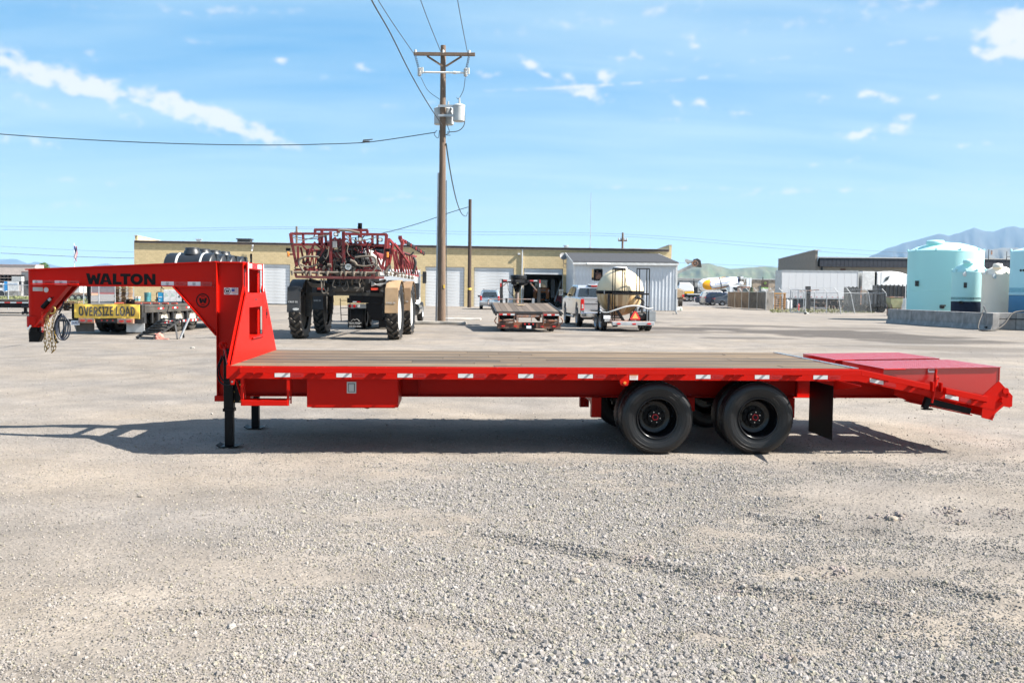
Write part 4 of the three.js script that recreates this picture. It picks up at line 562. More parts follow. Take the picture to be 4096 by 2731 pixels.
// ------------------------------------------------------------------ grey building with a dark fascia at the right, with the lorry before it
{
  const g = thing('warehouse_building', 'grey brick warehouse with a dark metal fascia, behind the white semi trailer', 'building', [36.2, 0, -115]);
  part(g, 'side_wall', [rot(ext([[0, 0], [0, 6.75], [-16, 6.15], [-16, 0]], 0.3), 0, -Math.PI / 2, 0)], blockMat(0.27, 0.23, 0.19)); part(g, 'wall_cap', [BAR([0, 6.8, 0.05], [0, 6.2, -16], 0.4, 0.08), BB(-0.2, 0.5, 6.7, 6.8, -0.1, 0.1)], M.paleGrey);
  part(g, 'front_wall', [BB(0.151, 30, 0, 5.4, -0.3, -0.05)], blockMat(0.34, 0.29, 0.23)); part(g, 'fascia', Array.from({ length: 60 }, (_, i) => BB(0.3 + i * 0.49, 0.3 + i * 0.49 + 0.46, 4.8, 5.85, -0.05, 0.35)), std(0.028, 0.030, 0.040, 0.5)); part(g, 'fascia_back', [BB(0.2, 30, 4.85, 5.8, -0.1, 0.33)], M.black);
  part(g, 'fascia_cap', [BB(0.2, 30, 5.85, 5.97, -0.15, 0.42)], M.paleGrey); part(g, 'roof', [BB(0.15, 30, 5.3, 5.5, -16, -0.3)], M.grey); part(g, 'downspout', [BB(0.55, 0.75, 0, 4.8, -0.04, 0.12)], M.dark); part(g, 'roof_vent', [C(0.12, 0.7, 12.6, 6.0, -4)], M.rust); part(g, 'wall_vent', [BB(2.9, 3.5, 4.0, 4.6, -0.05, 0)], std(0.12, 0.06, 0.04, 0.8)); part(g, 'wall_lamp', [BB(14.2, 14.9, 4.35, 4.6, -0.05, 0.3)], M.white);
}
{
  const t = thing('semi_trailer', 'long white box semi trailer parked before the grey warehouse', 'trailer', [29.65, 0, -106]), side = std(0.58, 0.59, 0.61, 0.5);
  for (let i = 0; i < 11; i++) part(t, 'panel', [BB(i * 0.76 + 0.006, i * 0.76 + 0.754, 1.15, 4.02, -2.5, 0)], side);
  part(t, 'top_rail', [BB(0, 8.36, 4.02, 4.16, -2.52, 0.03)], M.galv); part(t, 'bottom_rail', [BB(0, 8.36, 1.02, 1.15, -2.52, 0.03)], M.galv); part(t, 'corner_post', [BB(8.3, 8.42, 1.1, 4.1, -2.5, 0.02)], M.paleGrey); part(t, 'rear_post', [BB(-0.08, 0.0, 1.1, 4.1, -2.5, 0.02)], M.galv);
  for (let i = 0; i < 14; i++) part(t, 'reflector', [BB(0.3 + i * 0.58, 0.44 + i * 0.58, 1.2, 1.26, 0, 0.015)], M.lampRed); for (const x of [0.9, 2.1]) part(t, 'wheel', [C(0.5, 2.4, x, 0.5, -1.25, 'z', 20)], M.rubber); part(t, 'landing_gear', [BB(6.6, 6.75, 0.1, 1.1, -0.5, -0.3), BB(6.6, 6.75, 0.1, 1.1, -2.2, -2.0)], M.dark); part(t, 'chassis_rail', [BB(0.3, 8, 0.85, 1.02, -1.8, -0.7)], M.dark);
  const c = thing('semi_truck', 'white sleeper semi truck with a curved roof fairing at the warehouse', 'truck', [38.1, 0, -106]);
  part(c, 'nose_box', [RBB(0.35, 1.72, 2.05, 4.1, -2.45, 0.02, 0.04)], M.white); part(c, 'cab', [ext([[2.0, 0.9], [2.0, 3.98], [2.6, 4.12], [3.6, 4.14], [4.6, 4.02], [5.4, 3.76], [6.1, 3.35], [6.5, 2.9], [6.55, 0.9]], 2.4, 0.06).translate(0, 0, -1.2)], M.whitePaint);
  part(c, 'side_fairing', [BB(1.72, 1.98, 1.1, 4.05, -2.2, -0.1)], M.black); part(c, 'window', [ext([[2.75, 2.95], [2.95, 3.45], [3.35, 3.62], [3.2, 3.2]], 0.03).translate(0, 0, 0.02)], M.glass); part(c, 'cab_door_seam', [BB(2.42, 2.45, 1.0, 4.08, 0, 0.012)], M.grey);
  for (const x of [2.5, 3.9, 8]) part(c, 'wheel', [C(0.5, 2.4, x, 0.5, -1.2, 'z', 20)], M.rubber); part(c, 'hood', [RBB(6.5, 8.6, 0.9, 2.1, -2.1, -0.3, 0.15)], M.whitePaint); part(c, 'chassis', [BB(0.3, 8, 0.7, 0.95, -1.7, -0.7)], M.dark);
}
// low buildings far behind the fence
{
  const b = thing('far_building', 'long beige building with square windows beyond the fence, left of the warehouse', 'building', [62, 0, -262]);
  part(b, 'wall', [BB(-32, 20, 0, 5.0, -20, 0)], std(0.46, 0.37, 0.28, 0.9, { map: grime1 })); part(b, 'roof_edge', [BB(-32.2, 20.2, 5.0, 5.25, -20, 0.2)], M.paleGrey); for (let i = 0; i < 7; i++) window_(b, -3.5 + i * 4.8, 1.4, 0, 1.9, 2.0);
  const c = thing('far_building', 'pale grey building with a dark canopy behind the mixer lorry hood', 'building', [46, 0, -205]);
  part(c, 'wall', [BB(-14, 2.6, 0, 4.0, -14, 0)], std(0.45, 0.45, 0.44, 0.8, { map: grime1 })); part(c, 'canopy', [BB(-14, 2.6, 1.0, 1.45, 0, 1.6)], M.dark); part(c, 'roof_edge', [BB(-14.1, 2.7, 4.0, 4.15, -14, 0.1)], M.paleGrey);
  const d = thing('far_building', 'pale pinkish block building at the far left edge', 'building', at(-246, 1150, 172).setY(0)); part(d, 'wall', [BB(-16, 17.3, 0, 5.2, -3, 0)], blockMat(0.62, 0.52, 0.46)); part(d, 'roof_edge', [BB(-16, 17.4, 5.2, 5.3, -3, 0.1)], std(0.4, 0.3, 0.3, 0.7)); part(d, 'roof_vent', [BB(7.5, 8.0, 5.2, 6.1, -3, -2.5)], M.dark);
}

// ------------------------------------------------------------------ poles and wires
{
  const woodPole = (r, g, b) => std(r, g, b, 0.9, { map: rep(tex(256, (u, v) => { const k = 0.8 + 0.4 * nz(u * 60, v * 3, 2) + 0.25 * nz(u * 20, v * 9, 5) + (tf(u, v, 12, 3, 3) > 0.22 ? 0.35 : 0); return [k, k * 0.98, k * 0.95]; }), 1, 1), bumpMap: fine1, bumpScale: 0.01 }), wm = woodPole(0.18, 0.125, 0.09);
  const base = gnd(1766, 1297), k = FOCAL / -base.z, H = 13.45, lx = (px) => (px - 1768) / k + 0.0, ly = (py) => EYE + (1154 - py) / k;
  const p = thing('utility_pole', 'tall weathered wooden utility pole with crossarm and grey transformers', 'utility pole', base);
  part(p, 'pole', [new THREE.CylinderGeometry(0.125, 0.205, H, 20, 12).translate(0, H / 2, 0)], wm, null, true);
  part(p, 'crossarm', [RB(2.95, 0.16, 0.12, lx(1774), ly(235), 0.2, 0.01)], wm); part(p, 'crossarm_brace', [BAR([lx(1706), ly(243), 0.2], [lx(1768), ly(281), 0.16], 0.04, 0.09)], wm); part(p, 'crossarm_brace', [BAR([lx(1842), ly(243), 0.2], [lx(1780), ly(281), 0.16], 0.04, 0.09)], wm);
  for (const x of [1660, 1769, 1872]) part(p, 'insulator', [C(0.06, 0.1, lx(x), ly(224), 0.2), C(0.035, 0.2, lx(x), ly(226), 0.2), C(0.07, 0.05, lx(x), ly(229), 0.2)], M.paleGrey);
  part(p, 'equipment_bar', [R([lx(1680), ly(306), 0.24], [lx(1862), ly(307), 0.24], 0.045, 10), C(0.07, 0.14, lx(1815), ly(307), 0.24, 'x')], M.white);
  for (const x of [1677, 1858]) part(p, 'fused_cutout', [C(0.05, 0.42, lx(x), ly(306), 0.26), ...[0, 1, 2, 3, 4].map((i) => C(0.1, 0.03, lx(x), ly(294 + i * 6), 0.26)), C(0.04, 0.3, lx(x + 12), ly(300), 0.26), BAR([lx(x - 4), ly(318), 0.3], [lx(x + 8), ly(290), 0.34], 0.05, 0.05)], M.paleGrey);
  const can = (x, z, y, label) => { const q = part(p, 'transformer', [L([[0, 0], [0.27, 0], [0.285, 0.03], [0.285, 0.72], [0.30, 0.73], [0.30, 0.77], [0.22, 0.82], [0, 0.84]], 28).translate(x, y, z)], std(0.48, 0.5, 0.5, 0.4, { map: dirt1 }), label); part(q, 'bushing', [...[0, 1, 2, 3].map((i) => C(0.055 - i * 0.006, 0.045, x + 0.02, y + 0.88 + i * 0.07, z)), C(0.022, 0.34, x + 0.02, y + 0.97, z)], M.paleGrey); return q; };
  can(lx(1832), 0.05, ly(494), 'grey transformer can standing clear of the pole at the right'); can(lx(1785), -0.5, ly(500)); can(lx(1754), -0.42, ly(500));
  part(p, 'bracket', [BB(lx(1750), lx(1812), ly(440), ly(431), 0.12, 0.2), BB(lx(1750), lx(1812), ly(477), ly(468), 0.12, 0.2), BAR([lx(1770), ly(470), -0.1], [lx(1752), ly(440), -0.3], 0.06, 0.1), BAR([lx(1788), ly(470), 0], [lx(1800), ly(440), -0.1], 0.06, 0.1)], M.galv);
  part(p, 'conduit', [R([-0.26, 0.02, 0.06], [-0.19, ly(696), 0.06], 0.045, 8)], M.galv); part(p, 'pole_tag', [BB(0.09, 0.17, ly(1152), ly(1138), 0.17, 0.2)], M.yellow); part(p, 'ground_cable', [T([[0.27, 0.05, 0.05], [0.23, 3, 0.05], [0.2, 7, 0.05]], 0.02, 12)], M.wire);
  for (const [a, b, sag] of [[[1660, 240], [1674, 290], 0], [[1872, 240], [1862, 290], 0]]) part(p, 'coiled_lead', [T(Array.from({ length: 28 }, (_, i) => [lx(lerp(a[0], b[0], i / 27)) + 0.05 * Math.cos(i * 1.6), ly(lerp(a[1], b[1], i / 27)) + 0.05 * Math.sin(i * 1.6), 0.25]), 0.012, 80, 4)], M.wire);
  part(p, 'drop_lead', [T([[lx(1682), ly(326), 0.26], [lx(1710), ly(375), 0.1], [lx(1756), ly(408), 0]], 0.014)], M.wire); part(p, 'drop_lead', [T([[lx(1857), ly(326), 0.26], [lx(1848), ly(375), 0.1], [lx(1828), ly(406), 0.05], [lx(1822), ly(400), 0.05]], 0.014)], M.wire); part(p, 'drop_lead', [T([[lx(1850), ly(430), 0.05], [lx(1855), ly(470), 0.1], [lx(1852), ly(510), 0.1], [lx(1832), ly(530), 0.1], [lx(1785), ly(537), 0.1]], 0.022)], M.wire);
  part(p, 'service_splice', [T([[lx(1745), ly(528), 0], [lx(1735), ly(545), 0.1], [lx(1750), ly(560), 0.1], [lx(1756), ly(530), 0.1]], 0.014), T([[lx(1785), ly(505), 0.1], [lx(1795), ly(540), 0.2], [lx(1782), ly(548), 0.2], [lx(1800), ly(550), 0.2]], 0.018)], M.wire);
  const q = thing('utility_pole', 'shorter wooden pole with a yellow band standing before the roller doors', 'utility pole', at(1877, 1227, 91).setY(0)), k2 = FOCAL / 91;
  part(q, 'pole', [new THREE.CylinderGeometry(0.145, 0.19, 10.15, 16, 6).translate(0, 5.07, 0)], woodPole(0.075, 0.05, 0.038), null, true); part(q, 'yellow_band', [C(0.185, 0.17, 0, EYE, 0)], M.yellow);
  const wire = (label, pts, r, m = M.wire) => single('power_line', [T(pts, r, 40, 5)], m, label, 'power line', null, 0, 'overhead lines');
  const P3 = (px, py, d) => at(px, py, d), top = at(1768, 235, -base.z);
  const run = (px, py, px0, Z0, up = 0) => { const a = P3(px, py, -base.z - 0.2), b = P3(px0, 0, Z0), d = b.clone().sub(a).multiplyScalar(3.2), c = a.clone().add(d); const mid = a.clone().lerp(b, 1); c.y += up; return [a, mid, c]; };
  wire('overhead line from the left end of the crossarm to the picture top', run(1660, 222, 1512, 37, 1), 0.016); wire('overhead line from the middle of the crossarm to the picture top', run(1769, 222, 1682, 37, 1), 0.016); wire('overhead line from the right end of the crossarm to the picture top', run(1872, 222, 1830, 37, 1), 0.016);
  wire('thicker overhead cable slanting up left from the pole below the transformers', [P3(1768, 500, 46.7), P3(1712, 415, 43.5), P3(1640, 290, 38), P3(1560, 130, 32), P3(1486, 0, 27), P3(1340, -300, 20)], 0.022);
  wire('twisted service cable sagging from the pole out to the left edge', [P3(1742, 529, 47), P3(1600, 551, 47), P3(1465, 569, 47), P3(1300, 576, 46.5), P3(1100, 580, 46), P3(700, 574, 45), P3(300, 556, 44), P3(0, 536, 43), P3(-500, 490, 42)], 0.024, std(0.03, 0.06, 0.075, 0.6));
  single('cable_splice', [R(P3(1450, 566, 46.9), P3(1478, 566, 46.9), 0.05), R(P3(1452, 560, 46.9), P3(1490, 557, 46.9), 0.025)], M.wire, 'dark splice clamp on the sagging service cable', 'cable clamp');
  wire('twisted cable drooping between the two wooden poles', [P3(1784, 575, 47), P3(1800, 680, 52), P3(1820, 780, 60), P3(1840, 842, 72), P3(1855, 862, 83), P3(1866, 862, 89), P3(1871, 848, 91)], 0.035, std(0.03, 0.06, 0.07, 0.6));
  wire('cable falling left from the shorter pole towards the sprayer', [P3(1872, 828, 91), P3(1800, 850, 91.5), P3(1700, 885, 92), P3(1600, 915, 93), P3(1500, 938, 94), P3(1300, 965, 95)], 0.035, std(0.03, 0.06, 0.07, 0.6));
  // far pole line along the road behind the workshop
  for (const [px, py, label] of [[1186, 905, 'small far power pole showing above the sprayer at the left'], [2488, 930, 'small far power pole showing above the shed roof']]) {
    const f = thing('power_pole', label, 'utility pole', at(px, 1150, 165).setY(0), 0, 'far power poles'), h = at(px, py, 165).y;
    part(f, 'pole', [C(0.24, h, 0, h / 2, 0, 'y', 10, 0.17)], wm); part(f, 'crossarm', [BB(-0.75, 0.75, h - 1.5, h - 1.25, -0.1, 0.1), BB(-0.5, 0.5, h - 3.2, h - 3.0, -0.1, 0.1)], wm); part(f, 'insulators', [-0.7, -0.3, 0.3, 0.7].map((x) => C(0.1, 0.4, x, h - 1.1, 0)), M.paleGrey); part(f, 'cutout', [BAR([0.3, h - 2.6, 0], [0.9, h - 3.3, 0], 0.1, 0.1), BAR([-0.3, h - 4.6, 0], [-0.9, h - 5.2, 0], 0.1, 0.1)], M.galv);
  }
  [[[0, 905], [600, 914], [1186, 908], [1800, 925], [2488, 936], [3200, 985], [4096, 1040]], [[0, 918], [600, 925], [1186, 915], [1800, 936], [2488, 945], [3200, 1000], [4096, 1062]], [[0, 1012], [300, 1026], [531, 1032], [700, 1034]], [[0, 985], [300, 1000], [540, 1008], [700, 1010]], [[2700, 1050], [3000, 1062], [3400, 1075], [3700, 1082]]].forEach((l, i) => wire('thin far wire ' + ['along the horizon, topmost', 'along the horizon, second from the top', 'just above the gooseneck at the left, lower', 'above the gooseneck at the left, upper', 'crossing the green hills at the right'][i], l.map(([x, y]) => P3(x, y, 163)), i === 2 ? 0.045 : 0.022, std(0.12, 0.14, 0.15, 0.7)));
  const c1 = gnd(1720, 1299), c2 = gnd(1800, 1300);
  single('parking_curb', [RB(1.5, 0.16, 0.25, 0, 0.08, 0, 0.04)], M.concrete, 'concrete parking curb left of the tall pole foot', 'curb', [c1.x - 0.05, 0, c1.z - 0.6]); single('parking_curb', [RB(1.3, 0.16, 0.25, 0, 0.08, 0, 0.04)], M.concrete, 'concrete parking curb right of the tall pole foot', 'curb', [c2.x + 0.1, 0, c2.z - 0.6], -0.1);
  const sl = gnd(1850, 1278); single('concrete_slab', [RB(2.1, 0.12, 1.4, 0, 0.02, 0, 0.03)], std(0.5, 0.48, 0.45, 0.9, { map: grime1 }), 'flat pale concrete slab on the ground right of the tall pole', 'slab', [sl.x, 0, sl.z]);
}

// ------------------------------------------------------------------ vehicles in the yard
const G = (px, py) => { const p = gnd(px, py); return [p.x, 0, p.z]; };
const wheelG = (r, w, hubR = 0.58) => merged([L([[r * hubR, -w / 2 + 0.02], [r * 0.8, -w / 2], [r * 0.95, -w / 2 + 0.015], [r, -w * 0.36], [r, -w * 0.1], [r * 0.985, -w * 0.08], [r * 0.985, w * 0.08], [r, w * 0.1], [r, w * 0.36], [r * 0.95, w / 2 - 0.015], [r * 0.8, w / 2], [r * hubR, w / 2 - 0.02]], 32).rotateZ(Math.PI / 2)]);
function putWheel(parent, x, y, z, r, w, rimM = M.galv, rub = M.rubberDust, face = 0) {     // axle along x; face -1 or 1 is the outer side
  const o = part(parent, 'wheel', [wheelG(r, w).translate(x, y, z)], rub);
  const f = face || (x < 0 ? -1 : 1);
  part(o, 'rim', [C(r * 0.58, w * 0.5, x, y, z, 'x', 24), L([[r * 0.2, 0], [r * 0.5, -0.02], [r * 0.57, 0.03], [r * 0.6, 0.05]], 24).rotateZ(-f * Math.PI / 2).translate(x + f * w * 0.3, y, z), C(r * 0.2, 0.05, x + f * w * 0.3, y, z, 'x', 12)], rimM);
  return o;
}
const lampOval = (parent, x, y, z, w = 0.15, h = 0.055, n = 'tail_lamp') => part(parent, n, [C(h / 2, 0.03, 0, 0, 0, 'z', 14).scale(w / h, 1, 1).translate(x, y, z)], M.lampRed);
const stripeTape = (parent, x0, x1, y, z, h = 0.05, n = 4, first = 0) => { for (let i = 0; i < n; i++) part(parent, 'reflector_strip', [BB(lerp(x0, x1, i / n), lerp(x0, x1, (i + 1) / n), y - h / 2, y + h / 2, z, z + 0.008)], (i + first) % 2 ? M.whiteTape : M.lampRed); };
const sideTape = (parent, x, y, z0, z1, h = 0.05, n = 4) => { for (let i = 0; i < n; i++) part(parent, 'reflector_strip', [BB(x, x + 0.008, y - h / 2, y + h / 2, lerp(z0, z1, i / n), lerp(z0, z1, (i + 1) / n))], i % 2 ? M.whiteTape : M.lampRed); };

// the drop-deck trailer with its yellow banner
{
  const t = thing('lowboy_trailer', 'dusty black drop-deck trailer with a yellow oversize load banner on its tail', 'trailer', [-14.41, 0, -34.2], -0.09), P = (n, l, m) => part(t, n, l, m);
  P('deck', [BB(-1.3, 1.3, 0.98, 1.06, -11, 0.02)], M.darkDust); P('side_beam', [BB(1.22, 1.3, 0.78, 0.97, -11, 0)], M.darkDust); P('side_beam', [BB(-1.3, -1.22, 0.78, 0.97, -11, 0)], M.darkDust); P('rear_beam', [BB(-1.3, 1.3, 0.42, 0.62, -0.12, 0)], M.dark); P('rear_post', [BB(-1.3, -1.13, 0.55, 1.07, -0.2, 0.04)], M.black); P('rear_post', [BB(1.13, 1.3, 0.4, 1.07, -0.2, 0.03)], M.dark);
  const cloth = (w, h) => bend(loose(new THREE.BoxGeometry(w, h, 0.02, 60, 14, 1)), (v) => { v.z += 0.012 * Math.sin(v.x * 7 + v.y * 9) + 0.009 * Math.sin(v.x * 19 - v.y * 12) + 0.008 * fbm(v.x * 5, v.y * 5, 2, 3); v.y += 0.012 * Math.sin(v.x * 3.1); });
  const bn = P('banner', [cloth(2.42, 0.5).translate(0.03, 0.83, 0.075)], M.yellow);
  const put = (str, w, x) => part(bn, 'lettering', [bend(loose(text(str, 0.34, 0.012, w).translate(x, 0, 0)), (v) => { v.z += 0.022 + 0.012 * Math.sin(v.x * 7 + v.y * 9) + 0.009 * Math.sin(v.x * 19 - v.y * 12); v.y += 0.012 * Math.sin(v.x * 3.1); }).translate(0.03, 0.83, 0.075)], std(0.07, 0.065, 0.06, 0.8));
  put('OVERSIZE', 1.28, -0.4); put('LOAD', 0.70, 0.70);
  for (const x of [-0.72, 0.72]) { P('lamp_box', [RBB(x - 0.3, x + 0.3, 0.40, 0.57, 0, 0.12, 0.015)], M.rust); lampOval(t, x - 0.135, 0.485, 0.125, 0.19, 0.075); lampOval(t, x + 0.135, 0.485, 0.125, 0.19, 0.075); }
  for (const x of [-0.2, 0, 0.21]) P('marker_lamp', [C(0.03, 0.02, x, 0.5, 0.01, 'z', 12)], M.lampRed);
  P('license_plate', [RB(0.32, 0.16, 0.012, -1.16, 0.40, 0.06, 0.005)], M.plate); P('plate_lettering', [text('S4402', 0.09, 0.004, 0.25).translate(-1.16, 0.4, 0.066)], std(0.05, 0.06, 0.15));
  for (const [x, m] of [[-0.85, M.darkDust], [1.02, M.paleGrey]]) P('mud_flap', [RB(0.68, 0.32, 0.02, x, 0.25, -0.05, 0.01)], m);
  for (const z of [-1.9, -3.15, -4.4]) for (const s of [-1, 1]) { putWheel(t, s * 1.1, 0.5, z, 0.5, 0.27, std(0.5, 0.46, 0.39, 0.5), M.rubberDust); putWheel(t, s * 0.66, 0.5, z, 0.5, 0.27, M.dark, M.rubber); }
  for (const z of [-0.25, -0.8, -1.25, -2.5, -3.75, -5.1, -5.6, -6.6]) P('side_post', [BB(1.24, 1.3, 0.4, 0.79, z - 0.05, z + 0.05)], M.dark);
  P('lower_rail', [BB(1.27, 1.4, 0.34, 0.46, -11, -0.95)], M.dark); P('lower_rail', [BB(-1.4, -1.27, 0.34, 0.46, -11, -0.95)], M.dark); for (const z of [-1.5, -2.7, -3.8, -5.0, -6.2]) sideTape(t, 1.4, 0.41, z - 0.7, z, 0.07, 5);
  for (const z of [-1.2, -2.4, -3.6]) sideTape(t, 1.3, 0.92, z - 0.5, z, 0.06, 3);
  P('spare_tyre', [wheelG(0.5, 0.26).rotateZ(Math.PI / 2).translate(0.9, 0.6, -6.5)], M.rubberDust); P('chain_rack', [BB(1.05, 1.2, 0.46, 0.78, -7.5, -5.4)], M.rust);
  P('outrigger_arm', [BAR([-1.3, 0.45, -0.6], [-2.1, 0.47, -0.6], 0.12, 0.1)], M.dark); P('outrigger_leg', [BAR([-1.8, 0.42, -0.6], [-2.0, 0.0, -0.5], 0.07, 0.07), BAR([-1.6, 0.42, -0.6], [-1.5, 0.0, -0.7], 0.05, 0.05)], M.galv);
  for (let i = 0; i < 7; i++) P('chain_binder', [R([-0.2 + i * 0.27, 1.09, -0.9 - i * 0.2], [0.1 + i * 0.27, 1.1, -1.0 - i * 0.15], 0.03, 6)], std(0.4, 0.07, 0.04, 0.7));
  // loading ramp standing under its tail
  const r = thing('loading_ramp', 'rusty black slatted loading ramp standing by the drop-deck trailer tail', 'ramp', G(590, 1356), -0.35);
  for (const x of [-0.36, 0.3]) part(r, 'side_rail', [BAR([x, 0.03, 0.12], [x + 0.42, 0.66, -0.75], 0.05, 0.09)], M.dark); for (let i = 0; i < 8; i++) part(r, 'slat', [BB(-0.36 + i * 0.054, 0.34 + i * 0.054, 0.045 + i * 0.083, 0.085 + i * 0.083, 0.08 - i * 0.105, 0.16 - i * 0.105)], M.dark);
  part(r, 'brace', [BAR([0.74, 0.66, -0.75], [0.62, 0.02, -1.0], 0.05, 0.06), BAR([0.60, 0.5, -0.6], [0.86, 0.02, -0.4], 0.05, 0.05)], M.dark); part(r, 'leg', [BAR([1.0, 0.68, -0.8], [0.92, 0.02, -0.45], 0.05, 0.05)], M.galv);
  single('rag', [bend(new THREE.IcosahedronGeometry(0.13, 3), (v) => { const k = 1 + 0.7 * fbm(v.x * 9, v.y * 9, v.z * 9, 3); v.multiplyScalar(k); v.y = Math.max(-0.06, v.y * 1.1); v.x *= 1.2; }).translate(0, 0.07, 0), B(0.3, 0.02, 0.12, 0.18, 0.015, 0.02)], std(0.5, 0.2, 0.16, 0.9), 'pink rag lying on the ground beside the loading ramp foot', 'rag', G(633, 1357));
  const k = thing('crate', 'small black slatted crate on the drop-deck behind the banner', 'crate', [-14.05, 1.06, -35.2], -0.2); part(k, 'frame', [BB(-0.1, 0.13, 0, 0.02, -0.2, 0), BB(-0.1, 0.13, 0.16, 0.18, -0.2, 0), BB(-0.1, -0.08, 0, 0.18, -0.2, 0), BB(0.11, 0.13, 0, 0.18, -0.2, 0), BB(-0.08, 0.11, 0.06, 0.12, -0.2, 0)], M.black);
  // four black leg tanks riding on its deck
  const tank = thing('leg_tank', 'black horizontal tank with two white bands, nearest of the row', 'tank', [-13.15, 1.06, -39.6], -0.09, 'black tanks in a row on the drop-deck trailer'), TM = std(0.016, 0.018, 0.022, 0.42, { map: dirt1 });
  const prof = [[0, -1.07], [0.5, -1.05], [0.74, -0.98], [0.79, -0.9], [0.79, -0.55], [0.765, -0.52], [0.765, -0.4], [0.79, -0.37], [0.79, 0.37], [0.765, 0.4], [0.765, 0.52], [0.79, 0.55], [0.79, 0.9], [0.74, 0.98], [0.5, 1.05], [0, 1.07]].map(([r, y]) => [r * 0.79, y]);
  part(tank, 'shell', [L(prof, 36).rotateZ(Math.PI / 2).translate(0, 1.42, 0)], TM); for (const x of [-0.46, 0.55]) part(tank, 'band', [L([[0.61, -0.045], [0.638, -0.04], [0.638, 0.04], [0.61, 0.045]], 36).rotateZ(Math.PI / 2).translate(x, 1.42, 0)], M.white);
  part(tank, 'lid', [L([[0.36, 0], [0.33, 0.14], [0.28, 0.18], [0.29, 0.24], [0.27, 0.28], [0, 0.30]], 28).translate(0, 1.98, 0)], TM); part(tank, 'saddle', [BB(-0.3, -0.24, 0, 1.0, -0.4, -0.34), BB(-0.3, -0.24, 0, 1.0, 0.34, 0.4), BB(0.1, 0.95, 0, 0.95, -0.45, 0.45), BB(-1.0, 1.0, 0.84, 0.92, -0.45, 0.45), BB(-1.07, -0.95, 0.95, 2.0, -0.1, 0.1), BB(0.95, 1.07, 0.9, 2.02, -0.1, 0.1)], TM);
  ['second black tank from the front of the row on the drop-deck', 'third black tank from the front of the row on the drop-deck', 'rearmost black tank of the row, farthest along the drop-deck'].forEach((l, i) => again(tank, l, [-13.15 + 0.03 * (i + 1), 1.06, -39.6 - 1.32 * (i + 1)]));
  single('exhaust_pipe', [C(0.06, 2.6, 0, 1.3, 0), T([[0, 2.5, 0], [0, 2.68, 0.02], [0.03, 2.75, 0.1]], 0.07, 8)], M.black, 'black curved exhaust pipe rising behind the red trailer riser', 'exhaust pipe', at(1004, 1150, 60).setY(1.0));
}

